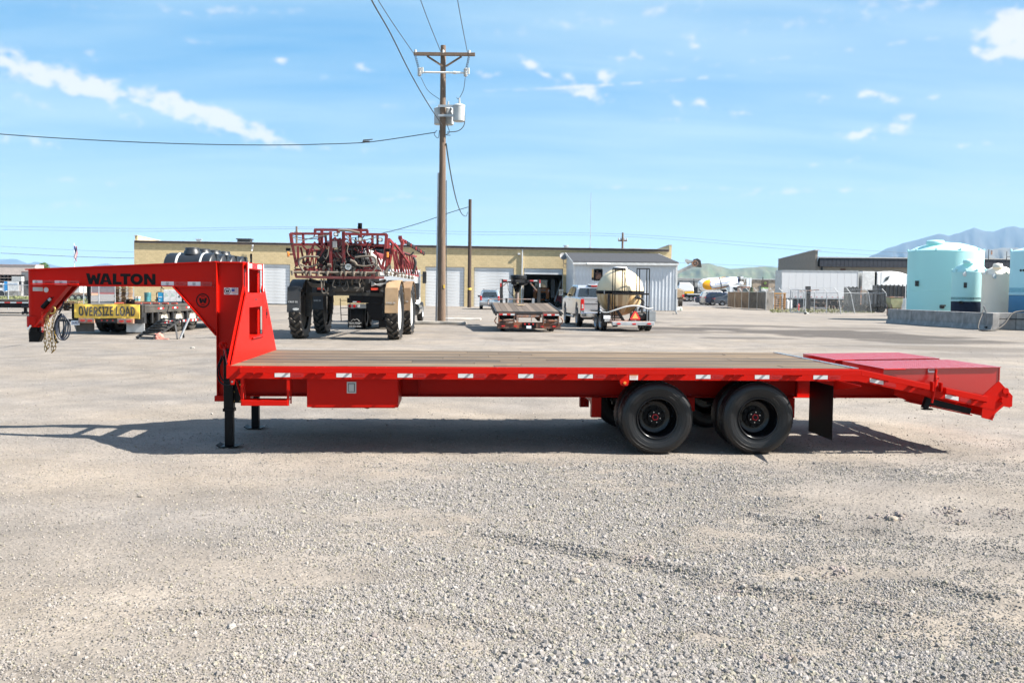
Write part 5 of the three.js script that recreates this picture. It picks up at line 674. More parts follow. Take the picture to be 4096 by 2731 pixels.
// the red boom sprayer, seen from behind
{
  const t = thing('boom_sprayer', 'tall red farm boom sprayer with folded booms and narrow tractor tyres, seen from behind', 'sprayer', [-5.63, 0, -32.9]), P = (n, l, m, label) => part(t, n, l, m, label);
  const RM = M.farRed, px = (x) => (1130 + x / 3.267 - 2048) / 117 + 5.63, py = (y) => EYE + (1149 - (880 + y / 3.267)) / 117;   // pixels of the enlarged view to metres in the plane of the rear axle
  // wheels: lugged tyres with black guards on coil-sprung legs
  const lugG = (() => { const o = [L([[0.62, -0.17], [0.8, -0.2], [0.9, -0.2], [0.915, -0.16], [0.915, 0.16], [0.9, 0.2], [0.8, 0.2], [0.62, 0.17]], 44).rotateZ(Math.PI / 2)]; return merged(o); })(), treadG = (() => { const o = []; for (let i = 0; i < 20; i++) for (const s of [-1, 1]) { const g = rot(new THREE.BoxGeometry(0.26, 0.075, 0.075), 0, s * 0.75, 0).translate(s * 0.095, 0.93, 0); g.rotateX((i + (s > 0 ? 0.5 : 0)) / 20 * 6.283); o.push(g); } return merged(o); })(), lugM = std(0.085, 0.075, 0.066, 0.9, { map: grime1 });
  const guard = (x, m) => { const g = []; for (let i = 0; i < 14; i++) { const a0 = 0.75 + i * 0.155, a1 = a0 + 0.155, r = 1.06; g.push(BAR([0, 0.95 + r * Math.sin(a0), r * Math.cos(a0)], [0, 0.95 + r * Math.sin(a1), r * Math.cos(a1)], 0.46, 0.02)); } g.push(RB(0.44, 0.85, 0.025, 0, 1.34, 1.0, 0.01, 1, -0.12)); return g.map((q) => q.translate(x, 0, 0)); };
  const gm = std(0.42, 0.29, 0.17, 0.8, { map: grime1 });
  [[-1.62, 0, M.dark], [1.62, 0, gm], [-1.62, -3.9, M.dark], [1.62, -3.9, std(0.3, 0.2, 0.12, 0.8, { map: grime1 })]].forEach(([x, z, m], i) => {
    const w = mesh(lugG, M.rubber); w.name = 'wheel'; w.position.set(x, 0.94, z); t.add(w); const tr = mesh(treadG, lugM); tr.name = 'tread_lugs'; w.add(tr); part(w, 'rim', [C(0.6, 0.2, 0, 0, 0, 'x', 28), L([[0.2, 0], [0.55, 0.03], [0.64, 0.1]], 28).rotateZ(x < 0 ? Math.PI / 2 : -Math.PI / 2).translate(Math.sign(x) * 0.05, 0, 0)], i % 2 ? M.paleGrey : M.darkDust);
    const gg = P('fender', guard(x, m).map((g) => g.translate(0, 0, z)), m); part(gg, 'lettering', [text('CASE IH', 0.06, 0.006, 0.3).translate(x - 0.02, 1.26, z + 1.035)], M.paleGrey); if (i === 0) part(gg, 'badge', [C(0.06, 0.02, 0, 0, 0, 'z', 16).scale(1.7, 0.7, 1).translate(x + 0.08, 1.02, z + 1.07)], M.paleGrey);
    const s = -Math.sign(x); P('leg', [BB(x + s * 0.3 - 0.09, x + s * 0.3 + 0.09, 0.9, 2.0, z - 0.1, z + 0.1), BB(x + s * 0.2, x + s * 0.36, 0.75, 1.1, z - 0.15, z + 0.15)].map((g) => g), M.darkDust); P('spring', Array.from({ length: 9 }, (_, k) => C(0.11, 0.035, x + s * 0.3, 0.8 + k * 0.062, z + 0.16, 'y', 14)), M.dark); P('axle_arm', [BAR([x + s * 0.3, 1.95, z], [s * -0.5, 1.72, z], 0.2, 0.22), BAR([x + s * 0.3, 1.5, z], [s * -0.5, 1.55, z], 0.12, 0.14)], M.darkDust);
  });
  P('chassis', [BB(-0.55, -0.35, 1.5, 1.8, -5, 0.3), BB(0.35, 0.55, 1.5, 1.8, -5, 0.3), BB(-0.6, 0.6, 1.55, 2.05, -3.5, -0.2)], M.dark); P('rear_beam', [BB(-1.25, 1.25, 1.48, 1.58, 0.1, 0.28)], M.darkDust); P('muffler', [C(0.13, 0.9, 0.02, 1.72, 0.35, 'x', 18), C(0.09, 0.2, 0.5, 1.7, 0.36, 'x', 14)], M.darkDust); P('engine', [RBB(-0.75, 0.75, 1.75, 2.75, -2.4, -0.1, 0.05), BB(-0.4, 0.3, 1.9, 2.6, -0.1, 0.3)], M.dark);
  P('hood', [RBB(-0.95, 0.9, 2.5, 3.02, -3.6, -1.2, 0.12)], RM); P('hydraulic_block', Array.from({ length: 26 }, () => { const x = rr(-0.95, 0.75), y = rr(2.15, 3.2), w = rr(0.08, 0.3), h = rr(0.08, 0.3), z = rr(0.1, 0.6); return RB(w, h, rr(0.1, 0.3), x, y, z, 0.02, 1, 0, 0, rr(-0.4, 0.4)); }), M.dark); P('radiator', [BB(-0.9, 0.3, 2.1, 3.05, -0.35, -0.2)], M.black); P('product_tank', [ext([[0.35, 2.15], [0.35, 2.75], [0.52, 3.1], [0.98, 2.72], [1.02, 2.2]], 2.2, 0.06).translate(0, 0, -1.4)], M.paleGrey); P('tank_strap', [BAR([0.75, 2.3, -0.28], [1.0, 2.6, -0.28], 0.12, 0.03)], M.grey); P('cab', [RBB(-0.75, 0.75, 2.2, 3.3, -5.6, -4.1, 0.1)], M.glass); P('cab_roof', [RBB(-0.8, 0.8, 3.3, 3.42, -5.7, -4.0, 0.05)], RM);
  P('exhaust', [C(0.075, 0.5, px(952), py(112), -0.9, 'y', 14), T([[px(952), py(95), -0.9], [px(952), py(80), -0.88], [px(950), py(74), -0.8]], 0.075, 8)], M.black);
  // boom rack: red rectangular tube
  const bar = (a, b, w = 0.075, z0 = 0.75, z1 = z0) => BAR([px(a[0]), py(a[1]), z0], [px(b[0]), py(b[1]), z1], w, w), F = (...s) => s.map((q) => bar(...q));
  P('rack_frame', F([[165, 200], [685, 196]], [[848, 196], [1395, 200], 0.085], [[205, 340], [690, 325]], [[848, 325], [1385, 335]], [[170, 196], [185, 320], 0.1], [[1390, 196], [1372, 470], 0.1], [[190, 340], [245, 620], 0.08], [[1368, 470], [1330, 640]], [[230, 655], [690, 655]], [[860, 655], [1340, 660]]), RM);
  P('upper_frame', F([[440, 138], [1130, 138], 0.085, 0.35], [[448, 138], [448, 200], 0.08, 0.35], [[1122, 138], [1122, 200], 0.08, 0.35], [[540, 138], [535, 640], 0.09, 0.4], [[750, 138], [750, 180], 0.1, 0.4], [[1040, 138], [1040, 330], 0.08, 0.4]), RM);
  P('mast_post', F([[685, 170], [690, 770], 0.09, 0.85], [[848, 170], [850, 775], 0.1, 0.85]), RM); P('center_plate', [BB(px(690), px(845), py(350), py(270), 0.7, 0.8), BB(px(700), px(840), py(500), py(430), 0.5, 0.7)], RM);
  P('rack_post', F([[325, 200], [335, 340]], [[610, 200], [625, 345]], [[920, 200], [935, 330]], [[1210, 200], [1212, 335]], [[530, 200], [540, 340]], [[1275, 205], [1275, 330]]), RM);
  P('diagonal', F([[480, 300], [375, 510], 0.06], [[620, 345], [540, 480], 0.05], [[1090, 260], [1165, 480], 0.09, 0.6], [[1165, 480], [1220, 620], 0.07, 0.6], [[260, 360], [265, 600], 0.07], [[285, 370], [330, 590], 0.06, 0.6], [[370, 510], [430, 640], 0.06, 0.6], [[340, 390], [365, 560], 0.06, 0.4], [[300, 350], [395, 440], 0.05, 0.5], [[960, 660], [1100, 668], 0.08, 0.7], [[540, 480], [640, 560], 0.05, 0.6]), RM);
  P('spray_bar', [R([px(195), py(690), 1.0], [px(1310), py(688), 1.0], 0.04, 10)], M.hose); P('lower_boom', F([[250, 748], [850, 752], 0.085, 0.95], [[860, 752], [1370, 748], 0.08, 0.95], [[395, 690], [395, 750], 0.05, 0.95], [[512, 650], [512, 750], 0.05, 0.95], [[990, 690], [990, 750], 0.05, 0.95], [[1240, 690], [1240, 750], 0.05, 0.95], [[235, 655], [250, 748], 0.07, 0.9]), std(0.36, 0.10, 0.09, 0.6, { map: grime1 }));
  for (const x of [215, 385, 440, 545, 655, 830, 885, 990, 1090, 1135, 1300]) P('nozzle', [C(0.045, 0.1, px(x), py(693), 1.06), C(0.06, 0.05, px(x), py(682), 1.05), C(0.03, 0.1, px(x), py(712), 1.06)], M.hose);
  // folded booms running forward along both sides
  const boom = (s) => { const o = [], n = 9, z0 = 0.5, z1 = -6.4; const X = (z) => s * (1.60 + 0.012 * (0.5 - z)), Y = (z) => 3.05 - 0.0 * z; for (let i = 0; i < n; i++) { const a = lerp(z0, z1, i / n), b = lerp(z0, z1, (i + 1) / n); o.push(BAR([X(a), 3.0, a], [X(b), 3.05, b], 0.07, 0.07), BAR([X(a) + s * 0.1, 2.25, a], [X(b) + s * 0.1, 2.25, b], 0.06, 0.06), BAR([X(a), 3.0, a], [X(b) + s * 0.1, 2.25, b], 0.045, 0.045), BAR([X(a) + s * 0.1, 2.25, a], [X(a), 3.0, a], 0.045, 0.045)); } return o; };
  P('folded_boom', boom(1), RM); P('folded_boom', boom(-1).map((g) => g.translate(0.35, 0, 0)), RM);
  P('boom_tip', F([[1400, 260], [1365, 650], 0.09, 0.5, 0.3], [[1450, 300], [1380, 620], 0.08, 0.3, 0.1], [[1480, 400], [1465, 660], 0.08, 0, 0], [[1530, 250], [1520, 660], 0.09, -0.5, -0.5], [[1455, 300], [1610, 540], 0.07, 0, -0.8], [[1500, 205], [1545, 300], 0.1, -0.5, -0.6], [[1485, 210], [1530, 210], 0.12, -0.5, -0.5], [[1400, 250], [1450, 310], 0.08, 0.4, 0.2], [[1540, 240], [1740, 390], 0.06, -0.6, -2.6]), RM);
  for (let i = 0; i < 16; i++) { const q = i / 15; P('nozzle', [C(0.04, 0.14, px(lerp(1395, 1672, q)), py(lerp(690, 735, q)), lerp(0.9, -0.8, q)), C(0.055, 0.05, px(lerp(1395, 1672, q)), py(lerp(680, 728, q)), lerp(0.92, -0.78, q))], i % 2 ? M.paleGrey : M.hose); }
  for (let i = 0; i < 12; i++) { const q = i / 11; P('nozzle', [C(0.035, 0.12, px(lerp(1565, 1740, q)) + 0.02, py(lerp(262, 385, q)), lerp(-0.7, -2.6, q), 'y'), C(0.05, 0.05, px(lerp(1575, 1745, q)), py(lerp(275, 395, q)), lerp(-0.7, -2.6, q), 'x')], i % 3 ? M.dark : RM); }
  // hoses, valves and wiring
  const H = (pts, r = 0.022, m = M.hose, z = 0.95) => P('hose', [T(pts.map(([x, y, d = 0]) => [px(x), py(y), z + d]), r, 28, 6)], m);
  H([[540, 492], [380, 492], [300, 530], [300, 600], [350, 680]], 0.04); H([[1000, 495], [1130, 480], [1240, 490], [1270, 540], [1265, 580]], 0.038); H([[1265, 580], [1130, 605], [1000, 590]], 0.03); H([[1280, 590], [1220, 680], [1120, 720], [1000, 725], [880, 680]], 0.03); H([[640, 510], [520, 590], [400, 620], [310, 590]], 0.03); H([[790, 165], [830, 155], [930, 160], [1060, 185]], 0.045); H([[870, 210], [960, 265], [1060, 290], [1200, 255], [1280, 235]], 0.018); H([[205, 250], [330, 285], [470, 250], [660, 215]], 0.018); H([[215, 235], [340, 262], [500, 265], [640, 230]], 0.014, M.dark);
  H([[575, 770], [580, 900], [600, 950], [650, 930], [660, 880]], 0.03); H([[620, 770], [610, 880], [660, 960]], 0.02); H([[740, 780], [720, 860], [760, 880]], 0.02); H([[800, 780], [820, 870], [870, 860], [890, 790]], 0.018, M.dark); H([[900, 790], [915, 880], [870, 920], [830, 870]], 0.014); H([[1050, 800], [1060, 880], [1020, 920]], 0.025); H([[670, 360], [650, 480], [600, 560]], 0.018); H([[870, 300], [910, 340], [900, 420], [930, 480]], 0.018); H([[940, 530], [1000, 560], [1020, 590]], 0.05); H([[1440, 590], [1400, 650], [1380, 680]], 0.04); H([[1450, 590], [1470, 660], [1550, 690], [1640, 690]], 0.03); H([[1570, 420], [1650, 440], [1690, 400]], 0.03, M.dark, -0.4); H([[1690, 470], [1715, 540], [1680, 690]], 0.05, M.dark, -0.4); H([[250, 610], [240, 640], [300, 650]], 0.02, M.dark);
  for (let i = 0; i < 7; i++) { H([[350 + i * 4, 800 + i * 9], [420, 830 + i * 7], [540, 835 + i * 6]], 0.022, M.hose, 0.3); H([[1165, 800 + i * 9], [1280, 850 - i * 4], [1370, 790 + i * 6]], 0.02, M.paleGrey, 0.2); }
  for (let i = 0; i < 16; i++) { const x = rr(560, 1080), y = rr(260, 560); H([[x, y], [x + rr(-60, 60), y + rr(20, 90)], [x + rr(-90, 90), y + rr(60, 180)]], rr(0.008, 0.016), i % 3 ? M.dark : M.hose, rr(0.55, 0.9)); }
  for (let i = 0; i < 12; i++) { const x = rr(640, 900), y = rr(580, 730); P('valve', [C(rr(0.03, 0.06), rr(0.08, 0.16), px(x), py(y), 0.9, i % 2 ? 'x' : 'y', 10), B(0.08, 0.07, 0.08, px(x + 15), py(y + 12), 0.88)], i % 2 ? M.hose : M.dark); }
  for (let i = 0; i < 44; i++) { const x = rr(230, 1330), y = rr(230, 660), a = [1.57, 1.2, -1.2, 0, 0.8, -0.8][i % 6] + rr(-0.2, 0.2), l = rr(60, 170); P('boom_bar', [bar([x, y], [x + l * Math.cos(a), Math.min(740, y + l * Math.abs(Math.sin(a)))], rr(0.035, 0.065), rr(-0.1, 0.6))], RM); }
  for (let i = 0; i < 34; i++) { const x = rr(440, 1240), y = rr(230, 620), a = rr(-1.5, 1.5), l = rr(40, 150); P('bracket', [bar([x, y], [x + l * Math.cos(a), y + l * Math.sin(a)], rr(0.025, 0.05), rr(0.1, 0.7))], i % 3 ? RM : M.dark); }
  for (let i = 0; i < 46; i++) { const x = rr(430, 1260), y = rr(230, 700), q = rr(-1, 1); H([[x, y], [x + q * 60, y + rr(-40, 60)], [x + q * 120 + rr(-40, 40), y + rr(20, 120)], [x + q * 150, y + rr(40, 170)]].map(([a, b]) => [a, Math.min(b, 760)]), rr(0.01, 0.024), [M.dark, M.hose, M.black][i % 3], rr(0.45, 0.9)); }
  for (let i = 0; i < 18; i++) { const x = rr(560, 1060), y = rr(560, 760); P('fitting', [RB(rr(0.05, 0.14), rr(0.05, 0.2), 0.1, px(x), py(y), rr(0.5, 0.9), 0.015, 1, 0, 0, rr(-0.6, 0.6))], i % 2 ? M.dark : M.hose); }
  for (let i = 0; i < 10; i++) { const x = rr(560, 1080); H([[x, 760], [x + rr(-30, 30), rr(820, 900)], [x + rr(-40, 60), rr(780, 960)]], rr(0.012, 0.026), i % 2 ? M.hose : M.dark, rr(0.2, 0.8)); }
  P('control_box', [RBB(px(712), px(768), py(375), py(290), 0.8, 0.92, 0.01)], M.grey); P('control_box', [RBB(px(1020), px(1115), py(510), py(435), 0.6, 0.75, 0.01)], M.black); P('junction_box', [RB(0.24, 0.18, 0.1, px(580), py(525), 0.98, 0.02, 1, 0, 0, 0.6)], M.black); P('pump', [C(0.12, 0.35, px(765), py(470), 0.5, 'z', 16), BB(px(650), px(900), py(545), py(515), 0.4, 0.6)], M.rust); P('filter', [C(0.07, 0.4, px(1085), py(540), 0.7), C(0.05, 0.3, px(1000), py(560), 0.75)], M.dark);
  P('speed_sign', [C(0.118, 0.02, px(918), py(615), 1.0, 'z', 28)], M.white); P('sign_ring', [new THREE.TorusGeometry(0.112, 0.008, 6, 28).translate(px(918), py(615), 1.012)], M.black); P('sign_lettering', [text('30', 0.085, 0.006, 0.13).translate(px(918), py(608), 1.012), text('mph', 0.025, 0.004, 0.08).translate(px(918), py(640), 1.012)], std(0.1, 0.12, 0.1));
  for (const [x, y] of [[140, 462], [1405, 458]]) { P('warning_lamp', [RBB(px(x - 14), px(x + 14), py(y + 34), py(y - 34), 0.75, 0.83, 0.02)], M.amber); P('mirror', [RBB(px(x - 28), px(x + 28), py(y - 44), py(y - 80), 0.75, 0.82, 0.01)], M.black); P('lamp_arm', [BAR([px(x + 10), py(y), 0.75], [px(x + 60), py(y), 0.75], 0.05, 0.05)], RM); }
  for (const x of [513, 1210]) { P('reflector', [BB(px(x - 46), px(x + 46), py(908), py(878), 0.2, 0.24)], std(0.8, 0.06, 0.02, 0.3)); P('bracket_plate', [BB(px(x - 60), px(x + 60), py(950), py(800), 0.1, 0.18)], M.black); }
  for (const [x, y] of [[1312, 268], [750, 205], [1058, 262]]) { P('work_lamp', [RB(0.16, 0.13, 0.1, px(x), py(y), 0.8, 0.03)], M.dark); P('lamp_lens', [C(0.05, 0.02, px(x), py(y), 0.86, 'z', 16)], M.white); }
}

// black dump lorry standing ahead of the sprayer
{
  const t = thing('dump_truck', 'black and white lorry parked beyond the boom sprayer, its tail visible between the tyres', 'truck', [-6.35, 0, -40.3]), P = (n, l, m, q) => part(t, n, l, m, q), k = 96, px = (x) => (1130 + x / 3.267 - 2048) / k + 6.35, py = (y) => EYE + (1150 - (880 + y / 3.267)) / k;
  P('chassis', [BB(0.2, 0.35, 0.75, 1.1, -9, -0.1), BB(0.95, 1.1, 0.75, 1.1, -9, -0.1)], M.black); P('hitch_plate', [ext([[px(1090), py(1085)], [px(1360), py(1085)], [px(1360), py(1180)], [px(1270), py(1312)], [px(1170), py(1312)], [px(1095), py(1180)]], 0.1).translate(0, 0, 0.02)], M.black); P('dump_body', [RBB(-0.52, 1.85, 1.2, 2.0, -6.2, -0.1, 0.04)], M.black); P('tail_beam', [BB(px(830), px(1370), py(1080), py(1015), -0.05, 0.05)], M.black);
  P('lamp_panel', [BB(px(838), px(1080), py(1150), py(1095), 0.02, 0.08)], M.steel); for (const x of [868, 928]) P('tail_lamp', [C(0.06, 0.03, px(x), py(1122), 0.09, 'z', 18)], M.lampRed); P('reverse_lamp', [C(0.055, 0.03, px(982), py(1122), 0.09, 'z', 18)], M.paleGrey); P('reflector_strip', [BB(px(905), px(955), py(1072), py(1060), 0.05, 0.06)], M.whiteTape); P('reflector_strip', [BB(px(955), px(1005), py(1072), py(1060), 0.05, 0.06)], M.lampRed);
  const f = P('mud_flap', [RBB(px(838), px(1030), py(1402), py(1152), 0, 0.025, 0.008)], M.flap);
  part(f, 'lettering', [text('West Ridge', 0.085, 0.005, 0.53).translate(px(933), py(1343), 0.026), text('HEAVY DUTY PARTS', 0.025, 0.005, 0.42).translate(px(925), py(1360), 0.026), text('435-554-3800', 0.06, 0.005, 0.5).translate(px(933), py(1388), 0.026)], M.paleGrey); part(f, 'emblem', [T([[px(880), py(1322), 0.03], [px(915), py(1295), 0.03], [px(930), py(1308), 0.03], [px(955), py(1290), 0.03], [px(995), py(1322), 0.03]], 0.008, 30, 5)], M.paleGrey);
  P('mud_flap', [RBB(px(1230), px(1370), py(1402), py(1300), -0.3, -0.28, 0.008)], M.flap); for (const x of [-0.2, 1.5]) for (const z of [-1.2, -2.55]) putWheel(t, x, 0.52, z, 0.52, 0.55, M.dark, M.rubber);
  P('ladder', [R([px(742), py(1020), 0.1], [px(757), py(1325), 0.1], 0.018, 6), R([px(868), py(1000), 0.1], [px(880), py(1325), 0.1], 0.018, 6), ...[1050, 1145, 1237, 1320].map((y) => R([px(745), py(y), 0.1], [px(872), py(y), 0.1], 0.014, 6))], M.black);
  P('cab', [RBB(-0.7, 1.55, 0.9, 2.7, -10, -8.2, 0.12)], M.whitePaint); P('hood', [RBB(-0.5, 1.4, 0.9, 2.0, -11.6, -10, 0.12)], M.whitePaint); P('cab_window', [BB(1.55, 1.565, 1.85, 2.55, -9.8, -8.6)], M.glass); P('mirror', [RBB(1.8, 2.0, 2.0, 2.6, -8.4, -8.3, 0.03)], M.dark); P('mirror_arm', [R([1.6, 2.4, -8.35], [1.85, 2.4, -8.35], 0.03)], M.galv); P('fuel_tank', [C(0.32, 1.3, 1.42, 0.7, -8.3, 'z', 20)], M.chrome); P('grab_rail', [R([1.68, 1.3, -8.25], [1.68, 2.7, -8.25], 0.03)], M.galv); for (const x of [-0.5, 1.45]) putWheel(t, x, 0.52, -10.9, 0.52, 0.3, M.galv, M.rubber);
}

// cars: an outline of the side is drawn out across the width, drawn in above the waist
function makeCar(t, s) {
  const { len, wid, prof, belt, taper, paint, glassSide, backGlass, wheels, wr } = s, tp = (v) => { if (v.y > belt) v.z *= 1 - taper * (v.y - belt); const e = Math.abs(v.x - len / 2) / (len / 2); v.z *= 1 - 0.10 * Math.max(0, e - 0.55) ** 1.5; };
  const turn = (g) => bend(loose(g), tp).rotateY(Math.PI / 2);                  // outline x = 0 is the tail; the car then points to -z
  const sub = (g) => { const h = loose(g); return h; };
  part(t, 'body', [turn(ext(prof, wid, 0.05))], paint);
  for (const q of glassSide) for (const sgn of [1, -1]) { const g = turn(ext(q, 0.03).translate(0, 0, sgn * (wid / 2 - 0.008))); part(t, 'side_window', [g], M.glass); }
  if (backGlass) { const [a, b, w0, w1] = backGlass; const g = new THREE.BufferGeometry(), pts = [[-w0, ...a], [w0, ...a], [w1, ...b], [-w1, ...b]].map(([z, x, y]) => V(z, y, -x)); const n = V(0, 0, 1); g.setFromPoints([pts[0], pts[1], pts[2], pts[0], pts[2], pts[3]]); g.computeVertexNormals(); const nn = g.attributes.normal; const off = V(nn.getX(0), nn.getY(0), nn.getZ(0)); if (off.z < 0) off.negate(); const back = g.clone().translate(off.x * 0.05, off.y * 0.05, off.z * 0.05); part(t, 'rear_window', [back], M.glass); }
  for (const x of wheels) for (const sgn of [-1, 1]) putWheel(t, sgn * (wid / 2 - 0.11), wr, -x, wr, 0.22, s.rim ?? M.galv, M.rubber);
}
{
  const t = thing('suv', 'small silver blue suv parked nose in before the roller door beside the pole', 'car', [G(1961, 1238)[0] - 0.05, 0, -82.2]);
  makeCar(t, { len: 4.3, wid: 1.8, belt: 1.0, taper: 0.34, wr: 0.35, wheels: [0.85, 3.45], paint: phy(0.36, 0.43, 0.47, 0.35, { metalness: 0.4, clearcoat: 0.8 }), prof: [[0.04, 0.42], [0.0, 0.62], [0.05, 1.02], [0.24, 1.58], [0.5, 1.66], [2.3, 1.68], [3.05, 1.1], [4.2, 0.92], [4.3, 0.6], [4.25, 0.32], [0.2, 0.3]], glassSide: [[[0.5, 1.08], [0.6, 1.5], [1.3, 1.55], [1.35, 1.08]], [[1.45, 1.08], [1.42, 1.55], [2.2, 1.55], [2.75, 1.1]]], backGlass: [[0.065, 1.06], [0.21, 1.50], 0.66, 0.55] });
  part(t, 'bumper', [RB(1.74, 0.3, 0.22, 0, 0.5, 0.02, 0.06)], M.grey); for (const s of [-1, 1]) { part(t, 'tail_lamp', [RB(0.17, 0.38, 0.14, s * 0.76, 0.98, -0.02, 0.03)], M.lampRed); part(t, 'mirror', [RB(0.2, 0.15, 0.1, s * 1.02, 1.12, -2.7, 0.03)], M.dark); part(t, 'roof_rail', [R([s * 0.55, 1.74, -0.5], [s * 0.55, 1.74, -2.2], 0.025)], M.dark); } part(t, 'license_plate', [B(0.32, 0.16, 0.02, 0, 0.86, 0.03)], M.plate); part(t, 'wiper', [BAR([0.05, 1.12, 0.03], [0.38, 1.2, 0.0], 0.02, 0.02)], M.black); part(t, 'spoiler', [RB(1.15, 0.05, 0.2, 0, 1.68, -0.3, 0.02)], M.grey);
}
{
  // silver crew-cab pickup
  const t = thing('pickup_truck', 'silver crew cab pickup truck with black towing mirrors hitched to the tank trailer', 'pickup truck', [4.2, 0, -45.2], 0.085), pm = phy(0.52, 0.53, 0.55, 0.32, { metalness: 0.55, clearcoat: 0.9, clearcoatRoughness: 0.08 }), P = (n, l, m) => part(t, n, l, m);
  const wall = (x0, x1, pts) => ext(pts, x1 - x0, 0.03).rotateY(Math.PI / 2).translate((x0 + x1) / 2, 0, 0);
  const arch = (c, r) => Array.from({ length: 9 }, (_, i) => [c + r * Math.cos(Math.PI * i / 8) * -1, 0.62 + r * Math.sin(Math.PI * i / 8)]);
  const sidePts = [[0.02, 0.6], [0.0, 0.75], [0.0, 1.36], [2.05, 1.4], [4.4, 1.42], [5.9, 1.36], [6.15, 1.2], [6.2, 0.6], ...arch(5.25, 0.55).reverse().map(([a, b]) => [a, b - 0.02]), [4.6, 0.55], [1.8, 0.55], ...arch(1.2, 0.55).reverse().map(([a, b]) => [a, b - 0.02])];
  for (const s of [-1, 1]) P('side_panel', [ext(sidePts, 0.14, 0.04).rotateY(Math.PI / 2).translate(s * 0.94, 0, 0)], pm);
  P('bed_floor', [BB(-0.9, 0.9, 0.8, 0.9, -2.0, -0.05)], M.dark); P('tailgate', [RB(1.72, 0.72, 0.09, 0, 1.03, -0.02, 0.03), RB(1.6, 0.04, 0.03, 0, 1.15, 0.035, 0.01), RB(1.72, 0.08, 0.12, 0, 1.36, -0.03, 0.02)], pm); P('tailgate_lettering', [text('SUPER DUTY', 0.07, 0.008, 1.1).translate(0, 0.84, 0.03)], M.grey); P('tailgate_handle', [RB(0.3, 0.12, 0.03, -0.05, 1.24, 0.04, 0.01)], M.black);
  P('bumper', [RB(2.0, 0.24, 0.22, 0, 0.58, 0.1, 0.05)], M.chrome); const cabTaper = (v) => { if (v.y > 1.42) v.x *= 1 - 0.16 * (v.y - 1.42) / 0.55; };
  const cab = [[2.05, 1.36], [2.2, 1.9], [2.35, 1.98], [4.0, 2.0], [4.25, 1.95], [5.0, 1.42], [5.0, 1.3], [2.05, 0.75]]; P('cab', [bend(loose(ext(cab, 1.96, 0.05).rotateY(Math.PI / 2)), cabTaper)], pm); P('hood', [RBB(-0.9, 0.9, 0.9, 1.44, -6.1, -4.9, 0.08)], pm);
  P('rear_window', [bend(loose(ext([[2.04, 1.44], [2.14, 1.84], [2.18, 1.84], [2.09, 1.44]], 1.66).rotateY(Math.PI / 2)), cabTaper).translate(0, 0, 0.03)], M.glass); P('slider_frame', [BB(-0.32, -0.3, 1.46, 1.82, -2.1, -2.02), BB(0.3, 0.32, 1.46, 1.82, -2.1, -2.02)], M.black);
  for (const s of [-1, 1]) { for (const q of [[[2.35, 1.44], [2.45, 1.86], [3.2, 1.9], [3.2, 1.44]], [[3.32, 1.44], [3.32, 1.9], [4.1, 1.88], [4.72, 1.46]]]) P('side_window', [bend(loose(ext(q, 0.02).rotateY(Math.PI / 2).translate(s * 0.985, 0, 0)), cabTaper)], M.glass); P('tail_lamp', [RB(0.17, 0.52, 0.1, s * 0.93, 1.06, 0.0, 0.02)], M.lampRed); P('reverse_lamp', [RB(0.08, 0.2, 0.03, s * 0.92, 0.98, 0.045, 0.01)], M.paleGrey);
    P('mirror', [RB(0.26, 0.36, 0.1, s * 1.33, 1.6, -4.5, 0.04)], M.dark); P('mirror_glass', [RB(0.2, 0.3, 0.012, s * 1.33, 1.6, -4.445, 0.005)], M.chrome); P('mirror_arm', [BAR([s * 1.0, 1.52, -4.5], [s * 1.25, 1.56, -4.5], 0.06, 0.12)], M.black); P('running_board', [R([s * 1.0, 0.45, -2.1], [s * 1.0, 0.45, -4.5], 0.05)], M.steel); P('door_handle', [BB(s * 0.99 - 0.02, s * 0.99 + 0.02, 1.22, 1.26, -2.6, -2.4), BB(s * 0.99 - 0.02, s * 0.99 + 0.02, 1.22, 1.26, -3.7, -3.5)], M.chrome); P('door_seam', [BB(s * 0.985 - 0.015, s * 0.985 + 0.015, 0.65, 1.4, -3.27, -3.25)], M.dark); P('mud_guard', [BB(s * 0.88 - 0.12, s * 0.88 + 0.12, 0.3, 0.7, -0.55, -0.52)], M.black); for (const z of [-1.2, -5.25]) putWheel(t, s * 0.88, 0.41, z, 0.41, 0.28, M.galv, M.rubber); }
  P('brake_lamp', [BB(-0.16, 0.16, 1.92, 1.97, -2.14, -2.1)], M.lampRed); P('roof_cap', [RBB(-0.3, 0.3, 1.96, 2.03, -2.4, -2.15, 0.03)], pm); P('chassis', [BB(-0.5, 0.5, 0.4, 0.6, -5.9, -0.1)], M.dark); P('axle', [C(0.08, 1.6, 0, 0.41, -1.2, 'x'), S(0.18, 0, 0.41, -1.2)], M.dark);
}
